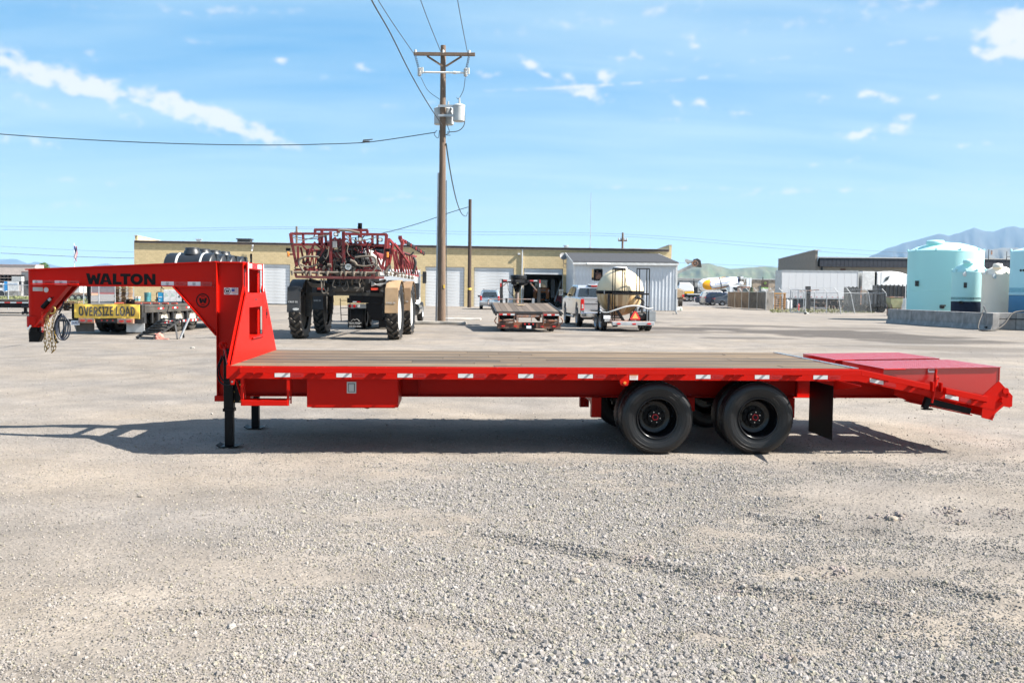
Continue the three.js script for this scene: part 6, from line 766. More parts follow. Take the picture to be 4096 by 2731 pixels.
{
  // white spherical tank trailer
  const t = thing('tank_trailer', 'stained cream spherical tank on a tandem trailer with upright black rails and a white hose', 'tank trailer', [5.02, 0, -40.9], 0.17), P = (n, l, m, q) => part(t, n, l, m, q);
  const stain = tex(512, (u, v) => { const h = v, a = u, e = sstep(0.56, 0.40, h), run = sstep(-0.05, 0.25, nz(a * 26, h * 1.6, 3) + 0.5 * nz(a * 70, h * 3, 8)), b = e * (0.35 + 0.65 * run), c = 0.95 + 0.1 * tf(u, v, 8, 2, 3), drip = sstep(0.2, 0.4, nz(a * 40, h * 1.2, 12)) * sstep(0.52, 0.44, h) * 0.7; const up = sstep(0.2, 0.45, nz(a * 18, h * 1.3, 6)) * sstep(0.9, 0.6, h) * 0.25; const k = Math.max(b * 0.8, up); return [lerp(0.9, 0.66, k) * c * (1 - drip * 0.5), lerp(0.86, 0.45, k) * c * (1 - drip * 0.62), lerp(0.75, 0.2, k) * c * (1 - drip * 0.7)]; }, { srgb: false });
  stain.repeat.set(1, 1); const o = part(t, 'tank', [new THREE.SphereGeometry(1.03, 48, 36).translate(-0.02, 1.68, -1.55)], std(0.80, 0.69, 0.52, 0.5, { map: stain }), null, true);
  part(o, 'seam_ring', [new THREE.TorusGeometry(1.032, 0.012, 6, 60).translate(-0.02, 1.68, -1.55), rot(new THREE.TorusGeometry(1.033, 0.012, 6, 60), 0, 1.57, 0).translate(-0.02, 1.68, -1.55)], std(0.5, 0.42, 0.28)); part(o, 'lid', [L([[0.3, 0], [0.3, 0.06], [0.26, 0.1], [0.0, 0.12]], 24).translate(-0.02, 2.68, -1.55)], M.white); part(o, 'vent', [BB(-0.4, 0.1, 2.62, 2.7, -1.2, -1.1)], M.dark);
  P('belt_frame', [L([[1.03, -0.07], [1.06, -0.07], [1.06, 0.07], [1.03, 0.07]], 48).translate(-0.02, 1.66, -1.55)], M.black); P('placard', [BB(-0.92, -0.6, 1.58, 1.74, -0.95, -0.93)].map((g) => g.rotateY(0)), M.paleGrey, 'small white placard on the black belt');
  const post = (x, y0, y1, z = -0.25) => R([x, y0, z], [x, y1, z], 0.022, 8), top = (a, b) => R([a, 2.68, -0.25], [b, 2.68, -0.25], 0.022, 8);
  P('guard_rail', [post(-0.72, 0.45, 2.68), post(-0.62, 0.45, 2.68), post(-0.3, 1.6, 2.68), post(-0.19, 1.6, 2.68), top(-0.72, -0.19)], M.black); P('guard_rail', [post(0.34, 1.6, 2.68), post(0.46, 1.6, 2.68), post(0.78, 0.45, 2.68), post(0.9, 0.45, 2.68), top(0.34, 0.9)], M.black); P('cross_rail', [R([-0.74, 1.6, -0.25], [0.9, 1.6, -0.25], 0.035), R([-0.6, 1.06, -0.25], [0.9, 1.06, -0.25], 0.018)], M.black);
  P('tank_leg', [BAR([-0.75, 0.4, -0.75], [-0.75, 1.6, -0.75], 0.08, 0.08), BAR([0.75, 0.4, -0.75], [0.75, 1.6, -0.75], 0.08, 0.08), BAR([-0.75, 0.4, -2.4], [-0.75, 1.6, -2.4], 0.08, 0.08), BAR([0.75, 0.4, -2.4], [0.75, 1.6, -2.4], 0.08, 0.08), BAR([-0.45, 1.0, -0.75], [-0.1, 0.42, -0.6], 0.06, 0.12), BAR([0.5, 1.0, -0.75], [0.15, 0.42, -0.6], 0.06, 0.12)], M.dark);
  P('deck', [BB(-0.82, 0.9, 0.36, 0.44, -3.2, 0)], M.rust); P('bumper', [RBB(-0.8, 1.06, 0.26, 0.42, -0.05, 0.06, 0.02)], M.galv); for (const x of [-0.52, 0.82]) lampOval(t, x, 0.34, 0.065, 0.19, 0.075); P('reflector', [BB(0.08, 0.24, 0.30, 0.36, 0.06, 0.07)], M.lampRed);
  P('warning_triangle', [ext([[-0.2, 0], [0.2, 0], [0.23, 0.05], [0.05, 0.37], [-0.05, 0.37], [-0.23, 0.05]], 0.01).translate(0.22, 0.5, 0.0)], std(0.55, 0.03, 0.03, 0.4)); P('triangle_center', [ext([[-0.14, 0], [0.14, 0], [0, 0.25]], 0.008).translate(0.22, 0.56, 0.008)], std(0.9, 0.36, 0.1, 0.6)); P('triangle_post', [R([0.22, 0.42, -0.02], [0.22, 0.55, -0.02], 0.02)], M.galv);
  P('hose', [T([[-1.15, 1.0, -0.6], [-1.2, 0.85, -0.3], [-1.0, 0.8, -0.1], [-0.7, 0.9, 0], [-0.2, 1.06, 0.05], [0.15, 1.1, 0.05], [0.5, 1.06, 0.05], [0.75, 0.98, 0.03], [1.0, 1.0, 0.0]], 0.035, 50, 8)], M.paleGrey); P('valve', [C(0.09, 0.14, 0.48, 1.46, -0.6, 'z'), T([[0.5, 1.46, -0.55], [0.72, 1.3, -0.45], [0.66, 1.1, -0.4], [0.5, 0.9, -0.45]], 0.05, 16)], M.dark); P('pump', [C(0.14, 0.4, 0.62, 0.62, -0.5, 'x'), BB(0.6, 0.85, 0.44, 0.8, -1.0, -0.6)], M.darkDust);
  for (const s of [-1, 1]) { P('fender', [RBB(s * 1.02 - 0.2, s * 1.02 + 0.2, 0.82, 0.86, -2.0, -0.28, 0.01), BB(s * 1.02 - 0.2, s * 1.02 + 0.2, 0.42, 0.84, -0.31, -0.28)], s < 0 ? M.black : M.steel); for (const z of [-0.75, -1.55]) putWheel(t, s * 1.0, 0.37, z, 0.37, 0.24, M.galv, M.rubber); }
  P('license_plate', [RB(0.3, 0.15, 0.01, -0.95, 0.6, -0.26, 0.004)], M.plate); P('side_lamp', [RB(0.24, 0.08, 0.05, -0.95, 0.44, -0.24, 0.02)], M.paleGrey); P('axle', [C(0.05, 1.9, 0, 0.37, -0.75, 'x', 10), C(0.05, 1.9, 0, 0.37, -1.55, 'x', 10)], M.dark); P('tongue', [BB(-0.06, 0.06, 0.36, 0.46, -4.4, -3.2)], M.dark);
}
{
  // rusty gooseneck deckover with a spare tyre on its neck
  const t = thing('deckover_trailer', 'old rusty gooseneck deck trailer with grey planks and a spare tyre on its neck', 'trailer', [0.68, 0, -39.6], 0.055), P = (n, l, m, q) => part(t, n, l, m, q), brown = new THREE.MeshStandardMaterial({ color: lin(0.40, 0.27, 0.22), map: rust1, roughness: 0.9 });
  const wm = [[0.145, 0.112, 0.086], [0.12, 0.093, 0.072], [0.17, 0.133, 0.104], [0.1, 0.078, 0.061]].map((c) => std(...c, 0.9, { map: rep(grimeTex, 0.6, 2) })), dy = (z) => 0.82 + 0.052 * -z;      // the deck climbs forward
  const tiltD = (g) => bend(loose(g), (v) => { v.y += dy(v.z); });
  for (let i = 0; i < 11; i++) { const o = mesh(boxUV(tiltD(BB(-1.3 + i * 0.236, -1.3 + i * 0.236 + 0.224, -0.04, 0, -5.6, -0.3)), i, i * 0.3), wm[i % 4]); o.name = 'plank'; t.add(o); }
  P('side_rail', [tiltD(BB(-1.38, -1.31, -0.16, 0.02, -5.6, 0)), tiltD(BB(-1.44, -1.42, -0.1, -0.04, -5.6, -0.1))], M.dark); P('side_rail', [tiltD(BB(1.31, 1.38, -0.16, 0.02, -5.6, 0)), tiltD(BB(1.42, 1.44, -0.1, -0.04, -5.6, -0.1))], M.dark); P('deck_edge', [tiltD(BB(-1.3, 1.3, -0.1, -0.002, -0.3, -0.22))], M.dark);
  for (const s of [-1, 1]) {
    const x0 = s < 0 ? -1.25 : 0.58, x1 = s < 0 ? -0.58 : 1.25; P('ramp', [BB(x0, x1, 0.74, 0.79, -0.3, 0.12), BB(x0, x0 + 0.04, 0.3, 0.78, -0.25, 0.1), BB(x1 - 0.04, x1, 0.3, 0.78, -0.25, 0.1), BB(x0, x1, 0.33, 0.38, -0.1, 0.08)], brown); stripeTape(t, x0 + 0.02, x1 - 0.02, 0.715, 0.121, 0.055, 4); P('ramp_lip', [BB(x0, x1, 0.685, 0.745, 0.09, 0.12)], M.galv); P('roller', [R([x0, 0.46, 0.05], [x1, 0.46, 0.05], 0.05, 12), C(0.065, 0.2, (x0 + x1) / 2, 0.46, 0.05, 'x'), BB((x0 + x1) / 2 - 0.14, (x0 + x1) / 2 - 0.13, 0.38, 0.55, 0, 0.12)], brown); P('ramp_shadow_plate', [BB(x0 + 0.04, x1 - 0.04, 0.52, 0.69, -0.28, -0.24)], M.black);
    lampOval(t, s * 1.05, 0.24, 0.06, 0.17, 0.06); lampOval(t, s * 0.55, 0.23, 0.06, 0.16, 0.06); putWheel(t, s * 1.02, 0.38, -0.9, 0.38, 0.24, M.dark, M.rubber, s); putWheel(t, s * 1.02, 0.38, -1.8, 0.38, 0.24, M.dark, M.rubber, s); P('tail_hook', [T([[s * 1.33, 0.6, 0], [s * 1.4, 0.45, 0.05], [s * 1.33, 0.32, 0.05]], 0.025)], brown);
  }
  P('bumper', [BB(-1.3, 1.32, 0.14, 0.34, -0.12, 0.05), BB(-0.58, 0.58, 0.34, 0.40, -0.1, 0.02)], brown); P('mid_frame', [BB(-0.56, 0.56, 0.58, 0.74, -0.4, -0.3), BB(-0.5, 0.5, 0.62, 0.68, -0.3, -0.1), BB(-0.5, -0.42, 0.38, 0.6, -0.15, -0.1), BB(0.1, 0.14, 0.42, 0.6, -0.15, -0.1)], M.rust); P('lamp_panel', [BB(-0.28, 0.3, 0.16, 0.38, 0.05, 0.08)], M.black); for (const x of [-0.16, 0.01, 0.18]) P('marker_lamp', [C(0.035, 0.02, x, 0.33, 0.09, 'z', 14)], M.lampRed); P('license_plate', [RB(0.2, 0.11, 0.012, 0, 0.2, 0.09, 0.004)], M.plate); P('main_rail', [tiltD(BB(-0.5, -0.4, -0.4, -0.1, -5.6, -0.3)), tiltD(BB(0.4, 0.5, -0.4, -0.1, -5.6, -0.3))], brown);
  const zf = -5.7, b = 1.1; P('neck_post', [BB(-0.96, -0.82, b - 0.3, 2.22, zf - 0.1, zf)], M.dark); P('neck_post', [BB(0.82, 0.96, b - 0.3, 2.22, zf - 0.1, zf)], M.dark); P('neck_beam', [BB(-0.82, 0.82, 2.06, 2.2, zf - 0.1, zf - 0.01)], M.dark); P('neck_brace', [BAR([-0.82, 1.9, zf], [-0.6, 2.08, zf], 0.05, 0.05), BAR([0.82, 1.7, zf - 0.5], [0.5, 2.08, zf - 0.5], 0.06, 0.06)], M.rust);
  stripeTape(t, -0.8, -0.45, 2.16, zf, 0.06, 2); stripeTape(t, 0.45, 0.8, 2.16, zf, 0.06, 2); for (const s of [-1, 1]) { P('reflector_strip', [BB(s * 0.92 - 0.03, s * 0.92 + 0.03, 2.04, 2.2, zf, zf + 0.01)], s < 0 ? M.whiteTape : M.lampRed); P('reflector_strip', [BB(s * 0.92 - 0.03, s * 0.92 + 0.03, 1.86, 2.04, zf, zf + 0.01)], s < 0 ? M.lampRed : M.whiteTape); }
  P('gooseneck', [BAR([-0.3, 2.1, zf], [-0.1, 2.0, zf - 2.2], 0.12, 0.2), BAR([0.3, 2.1, zf], [0.1, 2.0, zf - 2.2], 0.12, 0.2), ext([[-0.25, 2.03], [0.22, 2.03], [0.08, 1.62], [-0.12, 1.62]], 0.2).translate(0, 0, zf - 2.2), BB(-0.42, -0.2, 1.98, 2.1, zf - 0.3, zf + 0.02)], M.black); P('coupler', [C(0.09, 0.7, -0.02, 1.35, zf - 2.2), R([-0.1, 1.0, zf - 2.2], [-0.1, 1.3, zf - 2.2], 0.02)], M.rust); P('safety_chain', [...Array.from({ length: 9 }, (_, i) => rot(new THREE.TorusGeometry(0.03, 0.01, 5, 10), 0, i * 1.2, 0).translate(-0.25 + 0.02 * Math.sin(i), 1.85 - i * 0.055, zf - 2)), ...Array.from({ length: 9 }, (_, i) => rot(new THREE.TorusGeometry(0.03, 0.01, 5, 10), 0, i * 1.2, 0).translate(0.25, 1.85 - i * 0.055, zf - 2))], M.dark); P('cable', [T([[-0.6, 2.06, zf], [-0.55, 1.7, zf], [-0.3, 1.45, zf - 0.5], [-0.05, 1.6, zf - 1]], 0.012, 20)], M.black);
  P('spare_tyre', [wheelG(0.39, 0.23).rotateZ(Math.PI / 2).translate(-0.06, 2.32, zf - 0.6)], M.rubber); P('front_rail', [R([-1.4, 1.28, zf], [0.5, 1.28, zf], 0.018), R([0.1, 1.28, zf], [0.55, 1.28, zf], 0.03), T([[-1.35, 1.28, zf], [-1.48, 1.25, zf], [-1.52, 1.1, zf], [-1.46, 0.95, zf + 0.1]], 0.03, 14)], M.rust); P('front_post', [BB(-0.7, -0.6, b, 1.33, zf, zf + 0.08)], M.dark); P('front_post', [BB(0.55, 0.67, b, 1.33, zf, zf + 0.08)], M.galv);
  single('board', [RB(0.34, 0.02, 0.3, 0, 0, 0, 0.008)], std(0.55, 0.4, 0.22, 0.9), 'small pale board lying on the rusty deck trailer planks', 'board', [0.35, 1.05, -43.3], 0.3);
}

// ------------------------------------------------------------------ smaller things about the yard
function foliage(n, place, size, seed0) {                                            // many leaf-sized faces through a crown's volume
  const pos = [], nor = [], k = seedN; seedN = seed0;
  for (let i = 0; i < n; i++) { const c = place(), a = V(rr(-1, 1), rr(-1, 1), rr(-1, 1)).normalize(), b = V(rr(-1, 1), rr(-1, 1), rr(-1, 1)).cross(a).normalize(), s = size * rr(0.6, 1.4), q = a.clone().cross(b); for (const [u, v] of [[-1, 0], [1, -0.4], [0.3, 1]]) { const p = c.clone().addScaledVector(a, u * s).addScaledVector(b, v * s); pos.push(p.x, p.y, p.z); nor.push(q.x, q.y, q.z); } }
  seedN = k; const g = new THREE.BufferGeometry(); g.setAttribute('position', new THREE.Float32BufferAttribute(pos, 3)); g.setAttribute('normal', new THREE.Float32BufferAttribute(nor, 3)); return g;
}
const leafM = (r, g, b) => phy(r, g, b, 0.8, { side: THREE.DoubleSide, transmission: 0.3, thickness: 0 });
{
  const p = at(172, 1100, 190), t = thing('tree', 'green leafy tree top showing above the gooseneck before the mountains', 'tree', [p.x, 0, p.z]);
  part(t, 'trunk', [C(0.22, 4, 0, 2, 0, 'y', 10, 0.1), R([0, 3, 0], [0.9, 4.6, 0], 0.07), R([0, 3.2, 0], [-0.8, 4.8, 0.3], 0.07)], M.dark); part(t, 'crown', [foliage(2600, () => { const c = [[0, 4.9, 0, 1.2], [0.9, 4.4, 0.2, 0.9], [-0.9, 4.3, 0, 0.9], [0.1, 3.7, 0.3, 1.3], [0.2, 5.5, 0, 0.7]][Math.floor(rnd() * 5)], d = V(rr(-1, 1), rr(-1, 1), rr(-1, 1)).normalize().multiplyScalar(c[3] * Math.cbrt(rnd())); return d.add(V(c[0], c[1], c[2])); }, 0.11, 11)], leafM(0.09, 0.17, 0.035));
  const q = at(3007, 1160, 178), c = thing('conifer', 'small green conifer beside the concrete mixer chute, behind the fence', 'tree', [q.x, 0, q.z]); part(c, 'trunk', [C(0.1, 1.2, 0, 0.6, 0)], M.dark); part(c, 'crown', [foliage(2200, () => { const h = rnd(), r = (1 - h) * 0.75 * (0.8 + 0.35 * Math.sin(h * 40)) * Math.sqrt(rnd()), a = rnd() * 6.28; return V(r * Math.cos(a), 0.3 + h * 2.95, r * Math.sin(a)); }, 0.09, 12)], leafM(0.05, 0.11, 0.02));
  // far belt of trees under the hills
  for (const [px, w, h, l] of [[3060, 9, 5, 'dark clump of far trees under the green hills, left'], [3085, 7, 4.5, 'dark clump of far trees under the green hills, right'], [2790, 8, 4, 'pale green far tree behind the parked cars']]) { const z = 420, p2 = at(px, 1150, z), b = thing('tree', l, 'tree', [p2.x, 0, -z]); part(b, 'trunk', [C(0.3, 3, 0, 1.5, 0)], M.dark); part(b, 'crown', [foliage(1500, () => V(rr(-1, 1) * w * 0.5, 1.2 + rnd() * h * (0.7 + 0.3 * rnd()), rr(-2, 2)), 0.35, 13 + px)], leafM(0.05, 0.09, 0.035)); }
  // grass verge along the left fence
  const gg = foliage(9000, () => { const z = rr(80, 125), x = -z * rr(0.44, 0.62); return V(x, rr(0.02, 0.22), -z); }, 0.14, 21), gr = mesh(boxUV(gg), std(0.15, 0.16, 0.06, 0.9, { side: THREE.DoubleSide })); gr.name = 'grass'; tag(gr, 'dry green grass verge beyond the left fence', 'grass', null, 'stuff'); scene.add(gr);
  const g2 = foliage(1800, () => { const p3 = gnd(rr(3080, 3500), rr(1236, 1252)); return V(p3.x, rr(0.01, 0.14), p3.z); }, 0.06, 22), gr2 = mesh(boxUV(g2), std(0.13, 0.14, 0.05, 0.9, { side: THREE.DoubleSide })); gr2.name = numbered('weeds'); tag(gr2, 'sparse weeds along the foot of the right chain link fence', 'weeds', null, 'stuff'); scene.add(gr2);
}
// chain link
const linkAlpha = tex(128, (u, v) => { const a = Math.abs(((u + v) * 8) % 1 - 0.5), b = Math.abs(((u - v + 2) * 8) % 1 - 0.5); return a < 0.04 || b < 0.04 ? 1 : 0; });
linkAlpha.repeat.set(1.6, 1.6); linkAlpha.needsUpdate = true;
const chainM = new THREE.MeshStandardMaterial({ color: lin(0.30, 0.32, 0.33), roughness: 0.5, metalness: 0.4, alphaMap: linkAlpha, transparent: true, side: THREE.DoubleSide });
const quadP = (a, b, c, d, t = 0.004) => { const n = b.clone().sub(a).cross(d.clone().sub(a)).normalize().multiplyScalar(t / 2), g = new THREE.BufferGeometry().setFromPoints([a, b, c, a, c, d].map((p) => p.clone().add(n))); g.computeVertexNormals(); return g; };
function fence(name, label, posts, { arms = true, height = 1.75, panel = chainM, panels = [], rail = true }) {
  const o = posts[0], t = thing(name, label, 'fence', [o[0], 0, o[2]]), W3 = (p) => V(p[0] - o[0], p[1], p[2] - o[2]), tops = posts.map((p) => V(p[0] - o[0] + (p[3] ?? 0), height, p[2] - o[2]));
  posts.forEach((p, i) => { part(t, 'post', [R(W3(p), tops[i], 0.038, 8), ...(arms ? [R(tops[i], tops[i].clone().add(V(-0.36, 0.38, 0)), 0.025, 6)] : [])], M.galv); });
  for (let i = 0; i + 1 < posts.length; i++) {
    const a = W3(posts[i]), b = W3(posts[i + 1]), m = panels[i] ?? panel;
    const g = quadP(a.clone().setY(0.06), b.clone().setY(0.06), tops[i + 1].clone().setY(height - 0.03), tops[i].clone().setY(height - 0.03)); part(t, 'mesh_panel', [g], m);
    if (rail) part(t, 'top_rail', [T([tops[i], tops[i].clone().lerp(tops[i + 1], 0.5).add(V(0, -0.05, 0)), tops[i + 1]], 0.022, 8, 5)], M.galv);
    if (arms) part(t, 'barbed_wire', [1, 2, 3].map((k) => T([tops[i].clone().add(V(-0.12 * k, 0.125 * k, 0)), tops[i].clone().lerp(tops[i + 1], 0.5).add(V(-0.12 * k, 0.125 * k - 0.03, 0)), tops[i + 1].clone().add(V(-0.12 * k, 0.125 * k, 0))], 0.008, 6, 4)), M.galv);
  }
  return t;
}
fence('chain_link_fence', 'chain link fence on slim posts at the left, behind the gooseneck', [-90, 30, 150, 267, 332, 393, 458].map((px) => { const p = at(px, 1150, 66); return [p.x, 0, p.z]; }), { arms: false });
{
  const tanScreen = std(0.22, 0.175, 0.14, 0.9, { map: grime1 }), greyScreen = std(0.13, 0.125, 0.12, 0.9, { map: grime1 });
  const base = [[2912, 1228], [2940, 1232], [2967, 1234], [2996, 1235], [3029, 1236], [3064, 1240], [3093, 1239], [3129, 1242], [3170, 1243], [3215, 1244], [3258, 1246], [3307, 1252], [3365, 1256, -0.3], [3421, 1254, -0.42], [3487, 1250, -0.3], [3552, 1252, -0.2]].map(([x, y, l]) => { const p = G(x, y); p.push(l ?? 0); return p; });
  fence('chain_link_fence', 'long chain link fence topped with barbed wire arms, right of the cars', base, { panels: [tanScreen, tanScreen, tanScreen, greyScreen, greyScreen, greyScreen] });
}
function gateLeaf(label, pos, turn, len, h) { const t = thing('gate', label, 'gate', pos, turn); part(t, 'frame', [R([0, 0.15, 0], [0, h, 0], 0.04), R([len, 0.15, 0], [len, h, 0], 0.04), R([0, 0.15, 0], [len, 0.15, 0], 0.03), R([0, h, 0], [len, h, 0], 0.03), R([len / 2, 0.15, 0], [len / 2, h, 0], 0.03)], M.galv); part(t, 'mesh_panel', [quadP(V(0, 0.15, 0), V(len, 0.15, 0), V(len, h, 0), V(0, h, 0))], chainM); part(t, 'wheel', [C(0.1, 0.05, 0, 0.1, 0.02, 'z', 14)], M.black); part(t, 'wheel_bracket', [R([0, 0.12, 0.02], [0, 0.3, 0], 0.02), R([0, 0.2, 0], [-0.3, 0.02, 0.1], 0.02)], M.galv); return t; }
gateLeaf('folded chain link gate leaf standing at the shed corner', [...G(2704, 1256)], 1.42, 3.2, 1.85);
gateLeaf('small chain link gate leaf on a caster before the dark column', [...G(3222, 1257)], 2.9, 1.15, 1.95);

// left side: stores by the fence
{
  const woodM = [[0.30, 0.19, 0.10], [0.36, 0.25, 0.14], [0.24, 0.15, 0.085]].map((c) => std(...c, 0.9, { map: grime1 })), pal = thing('pallet', 'topmost pallet of the tall pallet stack beyond the banner', 'pallet', [0, 0, 0], 0, 'pallets in the tall stack');
  const fill = (t, m) => { for (let i = 0; i < 6; i++) part(t, 'board', [BB(-0.6, 0.6, 0.105, 0.125, -0.5 + i * 0.178, -0.5 + i * 0.178 + 0.12)], m); for (const z of [-0.48, 0.4]) part(t, 'board', [BB(-0.6, 0.6, 0, 0.018, z, z + 0.1)], m); for (const x of [-0.58, -0.03, 0.54]) part(t, 'stringer', [BB(x, x + 0.05, 0.018, 0.105, -0.5, 0.5)], m); };
  fill(pal, woodM[0]); const o = at(492, 1150, 81), nth = ['second', 'third', 'fourth', 'fifth', 'sixth', 'seventh', 'eighth', 'ninth', 'tenth', 'eleventh', 'twelfth', 'thirteenth'];
  pal.position.set(o.x, 12 * 0.131, -81); pal.rotation.y = 0.06;
  for (let i = 0; i < 12; i++) { const c = again(pal, `${nth[i]} pallet from the top of the tall pallet stack beyond the banner`, [o.x + rr(-0.04, 0.04), (11 - i) * 0.131, -81 + rr(-0.04, 0.04)], 0.06 + rr(-0.03, 0.03)); const m = woodM[Math.floor(rnd() * 3)]; c.traverse((q) => { if (q.isMesh) q.material = m; }); }
  const l = at(276, 1200, 66); ['pale new pallet on top of the low pile left of the banner', 'second pallet down in the low pile left of the banner', 'third pallet down in the low dark pile left of the banner', 'fourth pallet down in the low dark pile left of the banner', 'bottom pallet of the low dark pile left of the banner'].forEach((s, i) => { const c = again(pal, s, [l.x + (i ? -0.15 : 0.12) + rr(-0.08, 0.08), (4 - i) * 0.131, -66 + rr(-0.06, 0.06)], rr(-0.12, 0.12), 'pallets in the low pile'); const m = i ? std(0.1, 0.06, 0.04, 0.9, { map: grime1 }) : woodM[1]; c.traverse((q) => { if (q.isMesh) q.material = m; }); });
  const X = (px) => at(px, 1150, 82).x, k = 47;
  const bar = thing('drum', 'teal steel drum standing beyond the drop-deck trailer', 'drum', [X(589), 0.4, -82]); part(bar, 'shell', [L([[0, 0], [0.29, 0], [0.29, 0.02], [0.28, 0.03], [0.28, 0.25], [0.295, 0.27], [0.28, 0.29], [0.28, 0.5], [0.295, 0.52], [0.28, 0.54], [0.28, 0.75], [0.29, 0.77], [0.27, 0.77], [0, 0.76]], 24)], std(0.06, 0.26, 0.30, 0.5, { map: grime1 })); part(bar, 'bung', [C(0.04, 0.04, 0.12, 0.78, 0.05)], M.galv);
  const blue = thing('box', 'bright blue box with white print, left of the white boxes', 'box', [X(645), 0.38, -82]); part(blue, 'carton', [RB(0.48, 0.8, 0.45, 0, 0.4, 0, 0.01)], std(0.02, 0.27, 0.50, 0.5)); part(blue, 'print', [BB(-0.18, 0.1, 0.38, 0.46, 0.226, 0.23), C(0.06, 0.006, -0.1, 0.15, 0.228, 'z', 14)], M.white);
  [[669, 0.52, 'left white carton with green print beyond the drop-deck'], [694, 0.5, 'middle white carton with green print beyond the drop-deck'], [719, 0.5, 'white carton marked with a dark triangle beyond the drop-deck'], [745, 0.5, 'rightmost white carton half hidden by the red gusset']].forEach(([px, w, s], i) => { const b = thing('carton', s, 'box', [X(px), 0.38, -82], 0, 'white cartons beyond the drop-deck'); part(b, 'carton', [RB(w, 1.05, 0.5, 0, 0.525, 0, 0.01)], M.white); part(b, 'flap_seam', [BB(-w / 2, w / 2, 0.82, 0.83, 0.25, 0.254)], M.grey); if (i === 2) part(b, 'print', [ext([[-0.09, 0.45], [0.09, 0.45], [0, 0.6]], 0.008).translate(0, 0, 0.252), BB(-0.08, 0.08, 0.38, 0.42, 0.25, 0.255)], M.black); else part(b, 'print', [BB(-0.18, 0.16, 0.5, 0.55, 0.25, 0.255), BB(-0.14, 0.06, 0.62, 0.7, 0.25, 0.255)], std(0.35, 0.5, 0.4)); });
  [[546, 'left pale pail beside the teal drum'], [556, 'right pale pail beside the teal drum']].forEach(([px, s]) => { const b = thing('pail', s, 'pail', [X(px), 0.44, -81.8], 0, 'pails by the drum'); part(b, 'shell', [C(0.13, 0.34, 0, 0.17, 0, 'y', 16, 0.15)], M.paleGrey); part(b, 'lid', [C(0.16, 0.04, 0, 0.36, 0, 'y', 16)], M.white); part(b, 'band', [C(0.142, 0.12, 0, 0.12, 0, 'y', 16, 0.146)], std(0.05, 0.3, 0.36)); });
  const sh = thing('storage_bench', 'low dark timber bench carrying the drum, pails and cartons', 'bench', [X(645), 0, -82]); part(sh, 'top', [BB(-2.45, 2.4, 0.31, 0.38, -0.35, 0.35)], woodM[2]); for (const x of [-2.3, -0.1, 2.2]) part(sh, 'leg', [BB(x, x + 0.12, 0, 0.31, -0.3, 0.3)], woodM[2]); part(sh, 'drum_board', [BB(-1.6, -0.8, 0.38, 0.4, -0.35, 0.35)], woodM[0]);
  const ms = thing('machine', 'dark tubular machine frame between the drum and the blue box', 'machine', [X(622), 0.38, -82.8]); part(ms, 'frame', [R([-0.25, 0, 0], [-0.25, 0.7, 0], 0.03), R([0.25, 0, 0], [0.25, 0.75, 0], 0.03), T([[-0.25, 0.6, 0], [-0.2, 0.78, 0], [0.1, 0.8, 0], [0.25, 0.7, 0]], 0.035, 12), R([0.05, 0, -0.2], [0.08, 1.3, -0.2], 0.025), BAR([0.1, 1.25, -0.2], [0.45, 0.95, -0.2], 0.05, 0.06)], M.black); part(ms, 'engine', [RB(0.4, 0.35, 0.3, 0, 0.22, 0, 0.05)], std(0.07, 0.012, 0.015, 0.5)); part(ms, 'hose', [T([[-0.3, 0.1, 0.2], [0, 0.3, 0.25], [0.25, 0.55, 0.2]], 0.05, 14)], M.hose);
  // black flatbed at the left edge, with its hose on the ground
  const f = thing('flatbed_trailer', 'long black flatbed trailer with red and white tape at the left edge', 'trailer', [at(110, 1200, 58).x, 0, -58]), n = 28; part(f, 'deck', [BB(-12, 0, 0.70, 0.82, -2.4, 0)], M.darkDust); part(f, 'side_rail', [BB(-12, 0, 0.34, 0.7, -0.1, -0.02)], M.black); for (let i = 0; i < n; i++) part(f, 'reflector_strip', [BB(-i * 0.36 - 0.36, -i * 0.36, 0.62, 0.70, -0.02, -0.01)], i % 2 ? M.lampRed : M.whiteTape); for (const x of [-10.5, -9.3]) part(f, 'wheel', [C(0.48, 2.2, x, 0.48, -1.2, 'z', 20)], M.rubber); part(f, 'jack_leg', [BB(-0.7, -0.55, 0.02, 0.7, -1.0, -0.85), BB(-0.8, -0.45, 0, 0.04, -1.1, -0.75)], M.black);
  const h0 = gnd(-200, 1262), h1 = gnd(112, 1263), h2 = gnd(180, 1263); single('hose', [T([[h0.x, 0.03, h0.z], [(h0.x + h1.x) / 2, 0.03, h1.z + 0.3], [h1.x, 0.03, h1.z], [h2.x, 0.03, h2.z]], 0.035, 30)], M.wire, 'thin dark hose lying straight on the ground at the left edge', 'hose');
  // beyond the fence
  const far = (px) => at(px, 1150, 150).x, kk = FOCAL / 150, y = (py, px) => EYE + (1157 + (px - 2048) * 0.0099 - py) / kk;
  const tr = thing('white_truck', 'white pickup truck with its nose at the left edge beyond the fence', 'truck', [far(5), 0, -149]); part(tr, 'body', [ext([[-3, 0.5], [-3, 1.1], [-0.6, 1.2], [-0.1, 1.85], [1.25, 1.9], [1.5, 1.2], [1.5, 0.5]], 1.9, 0.08)], M.whitePaint); part(tr, 'side_window', [ext([[-0.35, 1.25], [0.05, 1.75], [1.1, 1.78], [1.2, 1.25]], 1.94)], M.glass); for (const x of [-2, 0.9]) part(tr, 'wheel', [C(0.4, 1.95, x, 0.4, 0, 'z', 18)], M.rubber); part(tr, 'bumper', [BB(-3.1, -2.9, 0.45, 0.75, -0.9, 0.9)], M.galv);
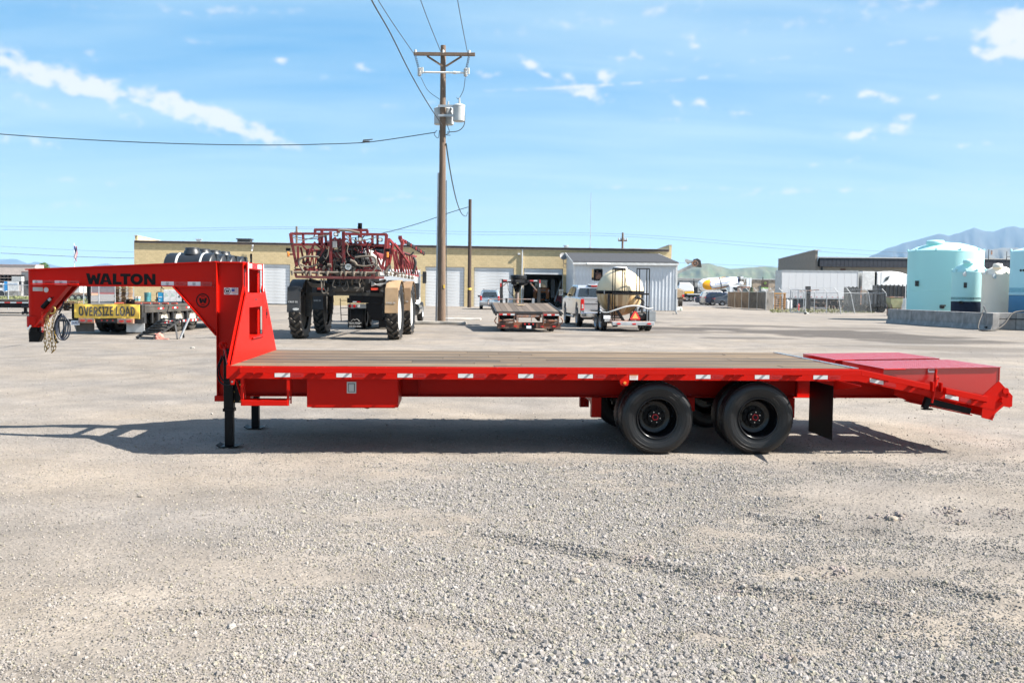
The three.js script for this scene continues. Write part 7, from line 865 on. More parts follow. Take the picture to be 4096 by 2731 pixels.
  const sg = thing('banner_panel', 'blue and white banner panel on a concrete barrier beyond the left fence', 'banner', [far(71), 0, -148]); part(sg, 'panel', [BB(-0.62, 1.1, 0.75, 2.2, -0.05, 0)], M.white); part(sg, 'panel', [BB(-1.15, -0.621, 0.75, 2.2, -0.05, 0)], std(0.02, 0.26, 0.6, 0.5)); part(sg, 'frame', [BB(-1.15, -1.1, 0, 0.75, -0.05, 0), BB(1.05, 1.1, 0, 0.75, -0.05, 0)], M.galv); part(sg, 'lettering', [text('METALMART', 0.16, 0.01, 1.3).translate(0.25, 1.75, 0.003)], std(0.03, 0.2, 0.45));
  const cb = thing('concrete_barrier', 'pale concrete barrier under the blue and white banner panel', 'barrier', [far(72), 0, -148.4]); part(cb, 'block', [BB(-1.2, 0, 0, 0.7, -0.3, 0)], M.concrete); part(cb, 'block', [BB(0.01, 1.25, 0, 0.7, -0.3, 0)], M.concrete);
  for (let k2 = 0; k2 < 3; k2++) { const s = thing('crate_stack', ['dark stacked racks, lowest tier at the left edge', 'dark stacked racks, middle tier at the left edge', 'dark stacked racks, top tier at the left edge'][k2], 'racks', [far(12), 1.75 + k2 * 0.52, -152], 0, 'dark racks at the left edge'); for (let i = 0; i < 7; i++) part(s, 'rack', [BB(-2.2 + i * 0.6, -1.72 + i * 0.6, 0, 0.08, -1, 0), BB(-2.2 + i * 0.6, -2.1 + i * 0.6, 0.08, 0.46, -1, 0), BB(-2.2 + i * 0.6, -1.72 + i * 0.6, 0.4, 0.48, -1, 0), BB(-2.1 + i * 0.6, -1.75 + i * 0.6, 0.1, 0.38, -1, -0.7)], i % 2 ? std(0.05, 0.035, 0.03, 0.9) : M.dark); }
  const rs = thing('rack_frame', 'dark steel frame carrying the stacked racks at the left edge', 'racks', [far(12), 0, -152]); for (const x of [-2.1, 0, 1.9]) part(rs, 'post', [BB(x, x + 0.15, 0, 1.75, -1, 0)], M.dark); part(rs, 'shelf', [BB(-2.2, 2.1, 1.65, 1.75, -1, 0)], M.dark);
  const ct = thing('container', 'grey open sided container on legs behind the banner panel', 'container', [far(70), 2.35, -154]); part(ct, 'roof', [BB(-1.5, 1.6, 1.35, 1.5, -2, 0)], std(0.2, 0.12, 0.11, 0.8)); part(ct, 'side_wall', [BB(-1.5, -0.3, 0, 1.35, -2, 0)], M.grey); for (let i = 0; i < 4; i++) part(ct, 'stile', [BB(-0.3 + i * 0.6, -0.18 + i * 0.6, 0, 1.35, -0.1, 0)], M.dark); part(ct, 'back_wall', [BB(-0.3, 1.6, 0, 1.35, -2, -1.9)], M.dark); part(ct, 'middle_rail', [BB(-0.3, 1.6, 0.6, 0.75, -0.1, 0)], M.dark); part(ct, 'leg', [BB(-1.4, -1.2, -2.35, 0, -1.8, -0.2), BB(1.2, 1.4, -2.35, 0, -1.8, -0.2)], M.dark);
  single('cabinet', [RB(1.55, 0.75, 0.8, 0, 0.4, 0, 0.02), BB(-0.02, 0.02, 0.05, 0.75, 0.4, 0.41)], M.paleGrey, 'pale grey cabinet above the blue and white banner', 'cabinet', [far(77), 2.2 - 0.0, -149.5]);
  const cs = thing('cabinet_stand', 'grey stand under the pale cabinet behind the banner', 'stand', [far(77), 0, -149.5]); part(cs, 'leg', [BB(-0.7, -0.6, 0, 2.2, -0.3, 0.3)], M.grey); part(cs, 'leg', [BB(0.6, 0.7, 0, 2.2, -0.3, 0.3)], M.grey);
  // flag
  const fp = at(296, 1100, 110), fl = thing('flag_pole', 'tall white flagpole with a drooping striped flag above the gooseneck', 'flagpole', [fp.x, 0, fp.z]), ft = at(296, 972, 110).y; part(fl, 'pole', [R([0, 0, 0], [0, ft, 0], 0.06, 8, 0.035)], M.white);
  const wav = (g) => bend(loose(g), (v) => { const d = ft - 0.3 - v.y; v.z += 0.08 * Math.sin(d * 6 + v.x * 14); v.x = v.x * (0.75 + 0.25 * Math.sin(d * 3)) + 0.06 * d; }); for (let i = 0; i < 7; i++) part(fl, 'stripe', [wav(new THREE.BoxGeometry(0.046, 1.75, 0.012, 1, 14, 1).translate(0.05 + i * 0.047, ft - 1.2, 0))], i % 2 ? M.white : std(0.45, 0.03, 0.05, 0.8)); part(fl, 'canton', [wav(new THREE.BoxGeometry(0.17, 0.75, 0.02, 3, 8, 1).translate(0.11, ft - 0.7, 0))], std(0.03, 0.05, 0.16, 0.8));
  const gx = at(308, 1165, 105), w2 = thing('box_trailer', 'white and tan trailer with bright wheels, glimpsed under the gooseneck', 'trailer', [gx.x, 0, gx.z]); part(w2, 'body', [RB(1.5, 0.75, 1.6, -0.1, 1.25, 0, 0.08)], M.white); part(w2, 'deck', [RB(2.6, 0.25, 1.8, 0.6, 0.75, 0, 0.03)], std(0.3, 0.2, 0.14, 0.8)); for (const x of [-0.1, 0.65]) putWheel(w2, 0, 0, 0, 0.001, 0.001); for (const x of [-0.15, 0.55, 1.2]) { const q = part(w2, 'wheel', [C(0.34, 0.25, x, 0.36, 0.85, 'z', 20)], M.rubber); part(q, 'rim', [C(0.2, 0.26, x, 0.36, 0.86, 'z', 18)], M.chrome); }
  const jk = at(354, 1170, 55), kb = thing('coupler_jack', 'black trailer coupler post hanging behind the gooseneck opening', 'coupler', [jk.x, 0, jk.z]); part(kb, 'post', [BB(-0.08, 0.08, 1.12, 1.9, -0.08, 0.08), BB(-0.06, 0.09, 0.02, 1.12, -0.03, 0.03)], M.black); part(kb, 'beam', [BAR([-0.08, 1.9, 0], [-0.75, 2.05, 0], 0.15, 0.2), BAR([-0.75, 2.05, 0], [-0.75, 2.05, -4], 0.15, 0.2)], M.dark);
  const dw = at(416, 1160, 195); const dk = thing('boundary_wall', 'dark grey wall beyond the fence, framed by the gooseneck', 'wall', [dw.x, 0, dw.z]); part(dk, 'wall', [BB(-2.6, 2.6, 0, 1.9, -0.4, 0)], M.grey); part(dk, 'end_post', [BB(-3.1, -2.6, 0, 2.0, -0.4, 0.05)], M.paleGrey); part(dk, 'red_kerb', [BB(-3.1, 3.0, 0, 0.22, 0.05, 0.5)], std(0.45, 0.06, 0.06, 0.7));
}

// right side: mixer lorry, parked cars, stores by the fence, tanks
{
  // concrete mixer lorry
  const Z0 = 160, k = FOCAL / Z0, X = (x) => (2650 + x / 4.704 - 2048) / k, Y = (y) => EYE + (1165 - (1000 + y / 4.704)) / k, o = X(950), t = thing('mixer_truck', 'white and yellow front discharge concrete mixer lorry beyond the parked cars', 'mixer truck', [o, 0, -Z0]), P = (n, l, m, q) => part(t, n, l, m, q), x = (v) => X(v) - o;
  const W2 = 512, H2 = 256, cv = document.createElement('canvas'); cv.width = W2; cv.height = H2; const c = cv.getContext('2d'); c.fillStyle = '#f4f4f2'; c.fillRect(0, 0, W2, H2); c.fillStyle = '#f0a800'; c.beginPath(); c.ellipse(130, 122, 92, 88, 0, 0, 7); c.fill(); c.fillRect(130, 36, 382, 12); c.fillRect(130, 196, 382, 16); c.fillStyle = '#f4f4f2'; c.fillRect(150, 46, 362, 152); c.strokeStyle = '#2b4f9c'; c.lineWidth = 9; c.fillStyle = '#f4f4f2'; c.beginPath(); c.moveTo(512, 50); c.lineTo(215, 50); c.bezierCurveTo(110, 60, 110, 188, 215, 194); c.lineTo(512, 194); c.closePath(); c.fill(); c.stroke(); c.fillStyle = '#2f62b8'; c.font = 'bold 30px sans-serif'; c.save(); c.translate(300, 120); c.rotate(Math.PI); c.textAlign = 'center'; c.fillText('GENEVA ROCK', 0, 0); c.restore();
  const ct = new THREE.CanvasTexture(cv); ct.colorSpace = THREE.SRGBColorSpace;
  const Ld = 6.5, dr = [[0.0, 0], [0.75, 0.05], [0.98, 0.35], [1.12, 0.95], [1.15, 1.5], [1.1, 2.4], [0.98, 3.6], [0.8, 4.9], [0.6, 6.1], [0.52, Ld], [0, Ld]], g = loose(L(dr, 40)); { const p = g.attributes.position, uv = g.attributes.uv; for (let i = 0; i < p.count; i++) uv.setXY(i, p.getY(i) / Ld, clamp(0.5 - p.getX(i) / 2.5, 0.02, 0.98)); }
  const a = Math.atan2(Y(560) - Y(690), x(1430) - x(690)); g.rotateZ(-Math.PI / 2 + a).translate(x(665), Y(692), 0); const drum = part(t, 'drum', [g], std(0.85, 0.85, 0.85, 0.4, { map: ct }), null, true); part(drum, 'drum_ring', [L([[0.98, 3.5], [1.02, 3.52], [1.0, 3.62], [0.97, 3.64]], 36).rotateZ(-Math.PI / 2 + a).translate(x(665), Y(692), 0)], M.dark);
  P('engine_hood', [ext([[x(270), Y(680)], [x(290), Y(618)], [x(470), Y(622)], [x(545), Y(690)], [x(555), Y(780)], [x(270), Y(780)]], 2.2, 0.08)], M.whitePaint); P('hood_stripe', [ext([[x(385), Y(790)], [x(552), Y(780)], [x(552), Y(818)], [x(385), Y(824)]], 2.22, 0.02)], std(0.8, 0.45, 0.02, 0.4)); P('air_intake', [RBB(x(250), x(290), Y(680), Y(610), -0.5, 0.5, 0.1)], M.dark);
  P('exhaust_stack', [R([x(568), Y(720), 0.6], [x(566), Y(590), 0.6], 0.16, 12), R([x(566), Y(590), 0.6], [x(563), Y(545), 0.6], 0.07, 8), BB(x(575), x(640), Y(800), Y(700), -0.4, 0.5)], M.dark); P('frame_rail', [BB(x(430), x(1240), Y(842), Y(822), 0.9, 1.1), BB(x(430), x(1240), Y(842), Y(822), -1.1, -0.9)], M.white); P('chassis', [BB(x(400), x(1300), Y(900), Y(850), -0.8, 0.8)], M.black);
  P('pedestal', [BB(x(1090), x(1180), Y(850), Y(740), -0.6, 0.6)], M.dark); P('cab', [RBB(x(1215), x(1405), Y(870), Y(660), -1.15, 1.15, 0.1)], M.whitePaint); P('cab_window', [BB(x(1285), x(1385), Y(765), Y(695), 1.15, 1.17)], M.glass); P('fender', [C(0.62, 2.2, x(1165), Y(850), 0, 'z', 20)], M.whitePaint); P('chute', [BAR([x(1395), Y(530), 0], [x(1500), Y(505), 0], 0.5, 0.3), BAR([x(1440), Y(520), 0], [x(1405), Y(660), 0], 0.2, 0.12), RBB(x(1425), x(1500), Y(650), Y(590), -0.4, 0.4, 0.1), BAR([x(1590), Y(520), 0.2], [x(1580), Y(685), 0.2], 0.4, 0.3), BAR([x(1640), Y(520), 0], [x(1638), Y(690), 0], 0.6, 0.25), BAR([x(1370), Y(660), 0], [x(1640), Y(672), 0], 0.4, 0.1)], M.whitePaint); P('hand_rail', [R([x(1510), Y(520), 0.6], [x(1510), Y(600), 0.6], 0.04), R([x(1550), Y(520), 0.6], [x(1550), Y(600), 0.6], 0.04), R([x(1510), Y(520), 0.6], [x(1550), Y(520), 0.6], 0.04)], M.white); P('drum_mouth', [C(0.45, 0.3, x(1425), Y(545), 0, 'x', 20)], M.dark);
  for (const v of [430, 505, 620, 1160, 1290]) { const q = P('wheel', [C(v === 505 ? 0.47 : 0.5, 2.3, x(v), 0.5, 0, 'z', 24)], M.rubber); part(q, 'rim', [C(0.28, 2.34, x(v), 0.5, 0, 'z', 20)], M.chrome); }
  P('tail_box', [BB(x(290), x(395), Y(900), Y(850), -0.5, 0.9)], M.dark);
  // parked cars, side by side, tails to the left
  const park = (s, label, rearPx, z, more) => { const q = thing('parked_car', label, 'car', [at(rearPx, 1200, z).x, 0, -z], -Math.PI / 2 - 0.10, 'cars parked in a row'); makeCar(q, s); for (const sg of [-1, 1]) part(q, 'tail_lamp', [RB(0.34, 0.13, 0.2, sg * (s.wid / 2 - 0.2), s.lampY, -0.07, 0.03)], M.lampRed); if (more) more(q); return q; };
  const carP = (r, g2, b) => phy(r, g2, b, 0.3, { metalness: 0.35, clearcoat: 0.9, clearcoatRoughness: 0.06 });
  const suvProf = (h) => [[0.04, 0.4], [0.0, 0.7], [0.06, 1.05], [0.35, h - 0.12], [0.6, h - 0.02], [2.6, h], [3.5, 1.08], [4.65, 0.92], [4.8, 0.6], [4.72, 0.3], [0.2, 0.28]], suvGlass = (h) => [[[0.6, 1.1], [0.72, h - 0.16], [1.25, h - 0.12], [1.3, 1.1]], [[1.38, 1.1], [1.35, h - 0.12], [2.1, h - 0.12], [2.15, 1.1]], [[2.25, 1.1], [2.2, h - 0.12], [2.6, h - 0.14], [3.2, 1.1]]];
  const sedan = { len: 4.8, wid: 1.83, belt: 0.98, taper: 0.4, wr: 0.33, lampY: 0.86, wheels: [1.0, 3.75], prof: [[0.04, 0.38], [0.0, 0.7], [0.1, 1.0], [0.75, 1.08], [1.55, 1.44], [2.3, 1.47], [3.35, 1.02], [4.6, 0.84], [4.8, 0.55], [4.7, 0.27], [0.2, 0.26]], glassSide: [[[1.15, 1.05], [1.6, 1.36], [2.05, 1.39], [2.05, 1.03]], [[2.15, 1.03], [2.15, 1.39], [2.4, 1.38], [3.1, 1.03]]], backGlass: [[0.82, 1.09], [1.5, 1.40], 0.6, 0.48] };
  park({ ...sedan, paint: carP(0.03, 0.035, 0.055) }, 'dark blue car, only its tail showing past the white suv', 2778, 126); park({ len: 4.8, wid: 1.9, belt: 1.05, taper: 0.3, wr: 0.37, lampY: 1.0, wheels: [0.95, 3.75], prof: suvProf(1.78), glassSide: suvGlass(1.78), backGlass: [[0.08, 1.1], [0.33, 1.62], 0.7, 0.6], paint: carP(0.6, 0.58, 0.55) }, 'white suv with roof rails behind the blue crossover', 2800, 123, (q) => { for (const s of [-1, 1]) part(q, 'roof_rail', [R([s * 0.6, 1.85, -0.7], [s * 0.6, 1.85, -2.6], 0.03)], M.white); });
  park({ len: 4.8, wid: 1.85, belt: 1.0, taper: 0.33, wr: 0.36, lampY: 0.98, wheels: [1.0, 3.75], prof: suvProf(1.62), glassSide: suvGlass(1.62), backGlass: [[0.08, 1.08], [0.33, 1.48], 0.66, 0.56], paint: carP(0.025, 0.035, 0.07) }, 'dark blue crossover wagon between the white suv and the grey sedan', 2818, 120.5); park({ ...sedan, paint: carP(0.10, 0.105, 0.12) }, 'grey sedan with its nose behind the screened fence, nearest of the parked cars', 2855, 118);
  // tan farm trailer, auger and jug at the shed corner
  const f = at(2716, 1226, 107), ft = thing('farm_trailer', 'tan farm trailer with a big tyre, half hidden behind the shed corner', 'trailer', [f.x, 0, f.z]); part(ft, 'body', [ext([[-2.6, 1.0], [-2.6, 1.9], [-1, 2.2], [0.42, 1.8], [0.42, 1.0]], 1.6, 0.04)], std(0.42, 0.35, 0.27, 0.6, { map: grime1 })); part(ft, 'hatch', [ext([[-2.4, 1.92], [-1, 2.3], [0.44, 1.84], [0.44, 1.78], [-1, 2.2]], 1.5)], M.grey); part(ft, 'wheel', [C(0.45, 0.35, 0.05, 0.45, 0.6, 'x', 24)], M.rubberDust); part(ft, 'axle', [C(0.12, 0.7, 0.3, 0.9, 0.4, 'x', 12)], M.rust); part(ft, 'tail_lamp', [BB(0.2, 0.43, 1.1, 1.35, 0.8, 0.84)], M.lampRed);
  const au = thing('grain_auger', 'grain auger with a dark discharge hood rising past the shed roof', 'auger', [at(2700, 1100, 104).x, 0, -104]), U = (px, py) => { const p = at(px, py, 104); return [p.x - au.position.x, p.y, 0]; }; part(au, 'tube', [BAR(U(2480, 1195), U(2792, 1052), 0.3, 0.34)], M.galv); part(au, 'truss', [R(U(2700, 1093), U(2760, 1064), 0.03), R(U(2640, 1128), U(2705, 1100), 0.03), ...[2710, 2722, 2734, 2746].map((v) => R(U(v, 1095 - (v - 2700) * 0.46), U(v + 9, 1084 - (v - 2700) * 0.46), 0.02))], M.dark);
  part(au, 'head', [BAR(U(2742, 1041), U(2776, 1050), 0.3, 0.3), BAR(U(2744, 1042), U(2756, 1056), 0.2, 0.2)], M.galv); part(au, 'discharge_hood', [ext([[-0.5, -0.05], [-0.25, 0.42], [0.1, 0.5], [0.42, 0.3], [0.55, -0.45], [-0.2, -0.4]], 0.6, 0.05).translate(...U(2786, 1052))], M.dark); part(au, 'pulley', [rot(new THREE.TorusGeometry(0.3, 0.03, 6, 24), 0, 0, 0).translate(...U(2779, 1054)).translate(0, 0, 0.33), ...[0, 1, 2, 3].map((i) => B(0.58, 0.04, 0.03, 0, 0, 0, 0, 0, i * 0.785).translate(...U(2779, 1054)).translate(0, 0, 0.33))], M.rust); part(au, 'leg', [R(U(2600, 1140), [-0.9, 0, 0.3], 0.05), R(U(2600, 1140), [-2.6, 0, -0.4], 0.05)], M.galv); part(au, 'wheel', [C(0.35, 0.25, -1.6, 0.35, 0, 'x', 18)], M.rubber);
  const j = thing('jug', 'white plastic jug on the ground by the shed corner', 'jug', [...G(2719, 1243)]); part(j, 'body', [RB(0.42, 0.3, 0.3, 0, 0.15, 0, 0.05)], M.white); part(j, 'cap', [C(0.04, 0.05, -0.12, 0.32, 0)], M.white); part(j, 'handle', [T([[-0.02, 0.29, 0], [0.02, 0.37, 0], [0.14, 0.37, 0], [0.17, 0.29, 0]], 0.02, 10)], M.white); part(j, 'label_print', [BB(0.02, 0.1, 0.06, 0.2, 0.15, 0.153)], std(0.2, 0.3, 0.15));
  // behind the fence
  const pr = thing('pipe_rack', 'rusty brown pipe frame with hanging hubs behind the screened fence', 'frame', [...G(2955, 1230)]); part(pr, 'post', [BB(-0.15, 0.1, 0, 2.35, -0.1, 0.1)], M.rust); part(pr, 'post', [BB(0.22, 0.34, 0, 2.3, -0.1, 0.1)], M.rust); part(pr, 'beam', [BB(-0.15, 1.2, 2.15, 2.3, -0.1, 0.1), BAR([0.3, 1.9, 0], [0.6, 2.2, 0], 0.06, 0.08)], M.rust); for (const v of [0.6, 0.9, 1.3]) part(pr, 'hub', [C(0.16, 0.3, v, 1.05, 0, 'x', 16)], M.dark); part(pr, 'stand', [BB(0.85, 0.98, 0, 1.5, -0.1, 0.05), BB(0.3, 1.2, 1.42, 1.52, -0.1, 0.05), BB(0.5, 1.5, 1.0, 1.1, -0.1, 0.05)], M.dark);
  single('log', [R([-0.85, 0.15, 0], [0.85, 0.15, 0.1], 0.14, 14)], std(0.36, 0.21, 0.11, 0.9, { map: grime1 }), 'short tan log lying at the foot of the screened fence', 'log', [...G(3002, 1233)]);
  const sp = at(3059, 1200, 140), sn = thing('sign', 'brown and green sign board on a dark post, right of the conifer', 'sign', [sp.x, 0, sp.z]); part(sn, 'board', [BB(-0.52, 0.52, 1.95, 3.45, -0.1, 0)], std(0.10, 0.075, 0.06, 0.8)); part(sn, 'green_band', [BB(-0.52, 0.52, 2.2, 2.4, 0, 0.02)], std(0.2, 0.45, 0.05, 0.6)); part(sn, 'white_panel', [BB(-0.5, 0.5, 1.85, 2.199, 0, 0.02)], M.white); part(sn, 'emblem', [new THREE.TorusGeometry(0.13, 0.03, 6, 20).translate(0.05, 3.0, 0.015)], std(0.25, 0.45, 0.06, 0.6)); part(sn, 'post', [BB(-0.5, -0.4, 0, 1.95, -0.1, 0), BB(0.4, 0.5, 0, 1.95, -0.1, 0), BB(-0.35, -0.25, 3.45, 3.9, -0.1, 0)], M.dark);
  const og = thing('crate_rack', 'orange slatted crate rack behind the fence posts', 'rack', [...G(3120, 1239)]), om = std(0.62, 0.32, 0.10, 0.7); for (const v of [-0.54, -0.02, 0.5]) part(og, 'upright', [BB(v, v + 0.05, 0, 1.6, -0.03, 0.03)], om); for (let i = 0; i < 8; i++) part(og, 'slat', [BB(-0.54, 0.55, 0.04 + i * 0.21, 0.09 + i * 0.21, -0.02, 0.04)], om); part(og, 'top', [BB(-0.58, 0.58, 1.56, 1.66, -0.6, 0.05)], om); part(og, 'side', [BB(0.5, 0.55, 0, 1.6, -0.6, -0.03)], om); part(og, 'load', Array.from({ length: 12 }, (_, i) => C(0.09, 0.3, -0.35 + (i % 2) * 0.5, 0.2 + Math.floor(i / 2) * 0.21, -0.3, 'z', 12)), M.grey);
  [[3149, 'left white cylinder beside the orange crate rack'], [3162, 'right white cylinder beside the orange crate rack']].forEach(([v, s]) => { const b = thing('gas_cylinder', s, 'cylinder', [...G(v, 1237)], 0, 'white cylinders by the fence'); part(b, 'shell', [L([[0, 0], [0.16, 0], [0.17, 0.05], [0.17, 0.82], [0.13, 0.93], [0.06, 0.96], [0, 0.96]], 20)], M.white); part(b, 'valve', [C(0.04, 0.12, 0, 1.0, 0)], M.galv); });
  const hy = thing('hydrant', 'red hydrant behind the small gate leaf', 'hydrant', [...G(3194, 1241)]); part(hy, 'barrel', [C(0.09, 0.55, 0, 0.28, 0, 'y', 14), C(0.13, 0.05, 0, 0.05, 0), C(0.13, 0.05, 0, 0.52, 0), S(0.09, 0, 0.56, 0)], M.lampRed); part(hy, 'nozzle', [C(0.05, 0.3, 0, 0.4, 0, 'x', 12)], M.lampRed);
  const cl = thing('steel_column', 'dark square column with a rusty bar across it behind the fence', 'column', [...G(3231, 1237)]); part(cl, 'column', [BB(-0.22, 0.22, 0, 2.35, -0.2, 0.2)], M.dark); part(cl, 'bar', [BAR([-0.95, 1.84, 0.25], [1.05, 2.0, 0.25], 0.06, 0.1)], M.rust);
  const im = thing('farm_implement', 'low dark rusty implement with discs lying along the fence', 'implement', [...G(3320, 1240)]); part(im, 'frame', [BAR([-1.9, 1.0, 0], [1.9, 0.6, 0], 0.2, 0.3), BAR([-1.7, 0.6, 0.3], [1.9, 0.5, 0.3], 0.2, 0.2), BB(-1.6, -0.2, 0.3, 0.62, -0.3, 0.3)], M.dark); for (let i = 0; i < 12; i++) part(im, 'disc', [C(0.26, 0.03, -1.5 + i * 0.3, 0.3, 0.2 + (i % 2) * 0.15, 'x', 18)], i % 3 ? M.dark : M.rust); for (let i = 0; i < 5; i++) part(im, 'tine', [BAR([-1.4 + i * 0.7, 0.9, 0.1], [-1.3 + i * 0.7, 0.3, 0.1], 0.06, 0.06)], M.rust); part(im, 'trough', [ext([[-0.7, 0.3], [0.7, 0.3], [0.45, 0.08], [-0.45, 0.08]], 0.4).translate(-1.0, 0, 0.4)], M.grey);
  [[3420, 1.15, 'grey black stake sided bin behind the leaning fence posts, left'], [3478, 1.45, 'open grey black bin in the middle behind the leaning fence posts'], [3566, 2.5, 'large grey black stake sided bin behind the concrete wall end']].forEach(([v, w, s], i) => { const p = at(v, 1200, 86), b = thing('stake_bin', s, 'bin', [p.x, 0, p.z], 0, 'dark bins behind the fence'), h = i === 1 ? 1.75 : 2.3 + i * 0.1; part(b, 'wall', [BB(-w / 2, w / 2, 0.75, h - 0.05, -1.2, -1.1), BB(-w / 2, w / 2, 0.75, h - 0.12, -0.08, 0)], i === 1 ? M.grey : std(0.12, 0.125, 0.13, 0.8, { map: grime1 })); for (let q = 0; q <= Math.round(w / 0.38); q++) part(b, 'stake', [BB(-w / 2 + q * 0.37 - 0.05, -w / 2 + q * 0.37 + 0.06, 0.6, h, 0, 0.07)], M.dark); part(b, 'frame', [BB(-w / 2, w / 2, 0.55, 0.75, -1.2, 0.05)], M.dark); for (const q of [-0.3, 0.3]) part(b, 'wheel', [C(0.3, 0.2, q * w, 0.3, -0.2, 'z', 16), C(0.3, 0.2, q * w, 0.3, -1, 'z', 16)], M.rubberDust); if (i === 0) part(b, 'strap', [BB(w / 2 - 0.1, w / 2, 0.7, h, 0.07, 0.09)], M.rust); });
  const hp = at(3579, 1215, 74), hop = thing('hopper', 'pale green hopper behind the concrete wall, left of the tanks', 'hopper', [hp.x, 0, hp.z]); part(hop, 'bin', [ext([[-0.48, 1.4], [0.48, 1.4], [0.46, 1.0], [0.3, 0.6], [-0.3, 0.6], [-0.46, 1.0]], 0.9, 0.02)], std(0.33, 0.34, 0.2, 0.7, { map: grime1 })); part(hop, 'rim', [BB(-0.5, 0.5, 1.4, 1.48, -0.47, 0.47)], M.rust); for (const v of [-0.42, 0.36]) part(hop, 'leg', [BB(v, v + 0.06, 0, 1.0, -0.4, -0.34), BB(v, v + 0.06, 0, 1.0, 0.34, 0.4)], M.rust);
  single('drum', [C(0.28, 1.0, 0, 0.5, 0, 'y', 20), C(0.29, 0.04, 0, 0.35, 0, 'y', 20), C(0.29, 0.04, 0, 0.68, 0, 'y', 20)], M.white, 'white drum between the hopper and the big pale tank', 'drum', [at(3620, 1220, 76).x, 0.35, -76]); single('block', [BB(-0.6, 0.6, 0, 0.35, -0.4, 0.4)], M.concrete, 'concrete block under the white drum', 'block', [at(3620, 1220, 76).x, 0, -76]);
  // concrete wall with tanks behind
  const A = gnd(3550, 1291), Bp = gnd(3972, 1320), dir = Bp.clone().sub(A), len = dir.length(), ang = Math.atan2(-dir.z, dir.x), w = thing('concrete_wall', 'low stained grey concrete wall of long blocks before the pale tanks', 'wall', [A.x, 0, A.z], ang), cm = std(0.30, 0.29, 0.28, 0.9, { map: rep(tex(256, (u, v) => { const s = 0.85 + 0.22 * nz(u * 12, v * 2, 3) + 0.5 * tf(u, v, 9, 4, 4); return [s, s, s]; }), 0.4), bumpMap: fine1, bumpScale: 0.006 }); let q = 0; for (const e of [0.26, 0.5, 0.76, 1]) { part(w, 'block', [RBB(q * len + 0.01, e * len - 0.01, 0, 0.82, -0.35, 0, 0.02), ext([[0, 0], [0.1, 0], [0, 0.25]], (e - q) * len - 0.02).rotateY(-Math.PI / 2).translate((q + e) / 2 * len, 0, 0)], cm); q = e; }
  const w2 = thing('concrete_wall', 'shaded grey concrete wall running off the right edge, set back behind the hose', 'wall', [Bp.x - 0.1, 0, Bp.z - 0.5]); for (let i = 0; i < 3; i++) part(w2, 'block', [RBB(i * 1.5, i * 1.5 + 1.48, 0, 0.84, -0.35, 0, 0.02)], cm); part(w2, 'pipe', [R([0.4, 0.55, 0.1], [4, 0.5, 0.1], 0.03), R([0.35, 0.7, 0.1], [0.35, 0.15, 0.1], 0.035), R([0.35, 0.15, 0.1], [-0.1, 0.12, 0.15], 0.05)], M.dark); part(w2, 'stanchion', [BAR([0.15, 0.8, -0.2], [-0.02, 1.15, -0.2], 0.1, 0.05)], M.grey);
  single('hose', [T([P3w(3935, 1240, 48.5), P3w(3928, 1262, 47.2), P3w(3918, 1290, 46.6), P3w(3916, 1316, 46), P3w(3945, 1322, 45.2), P3w(3985, 1318, 45.4), P3w(4020, 1295, 45.8), P3w(4050, 1255, 46.2), P3w(4080, 1245, 46.6), P3w(4200, 1245, 47)], 0.034, 60, 8)], M.darkDust, 'grey hose drooping over the concrete wall to the ground at the right', 'hose');
  const wallM = (c) => phy(...c, 0.75, { specularIntensity: 0.5, transmission: c[1] > 0.5 ? 0.22 : 0, thickness: 0 });
  const tank = (label, px, z, r, sh, dome, colr, lid, low, lowC, base = 0) => { const p = at(px, 1200, z), b = thing('storage_tank', label, 'tank', [p.x, base, p.z], 0), m = wallM(colr), s0 = low ?? 0; part(b, 'shell', [L([[r, s0], [r, sh * 0.42], [r + 0.015, sh * 0.43], [r + 0.015, sh * 0.45], [r, sh * 0.46], [r, sh - 0.08], [r + 0.02, sh - 0.02], [r - 0.05, sh + 0.06], [r * 0.75, sh + dome * 0.5], [r * 0.4, sh + dome * 0.86], [0, sh + dome]], 64)], m); if (low) part(b, 'filled_shell', [L([[0, 0], [r, 0], [r, low]], 64)], wallM(lowC), 'lower part darker where the liquid stands'); for (let i = 0; i < 10; i++) { const a2 = i / 10 * 6.28 + 0.35; part(b, 'tie_lug', [RB(0.12, 0.16, 0.08, (r - 0.02) * Math.cos(a2), sh + 0.08, (r - 0.02) * Math.sin(a2), 0.03)], m); } part(b, 'lid', [L([[lid[2], 0], [lid[2], 0.1], [lid[2] * 0.9, 0.22], [0, 0.26]], 28).translate(lid[0], sh + dome * 0.75, lid[1])], m); return b; };
  const t1 = tank('largest pale green vertical tank with a domed top, behind the concrete wall', 3778, 62.5, 2.27, 4.45, 0.62, [0.47, 0.76, 0.76], [-0.95, 0.6, 0.55]); part(t1, 'level_gauge', [BB(-2.3, -2.1, 2.2, 2.55, 0.9, 1.0), BB(-2.28, -2.12, 2.25, 2.5, 1.0, 1.02)], M.dark); part(t1, 'outlet', [C(0.1, 0.3, -1.1, 0.9, 2.2, 'z', 14), BB(-1.25, -0.95, 0.95, 1.05, 2.2, 2.4)], M.dark);
  const t2 = tank('short pale green tank with a dark filled base, right of the largest tank', 3878, 57, 0.98, 3.05, 0.62, [0.50, 0.76, 0.76], [-0.35, 0.5, 0.3], 1.55, [0.012, 0.02, 0.045]); part(t2, 'level_gauge', [BB(-0.7, -0.5, 2.1, 2.4, 0.75, 0.82)], M.dark); part(t2, 'outlet', [C(0.07, 0.3, -0.8, 1.25, 0.7, 'z', 12), BB(-0.98, -0.7, 1.22, 1.3, 0.7, 0.8)], M.black); part(t2, 'inlet_cap', [C(0.14, 0.1, -0.62, 2.9, 0.74, 'z', 18)], M.white);
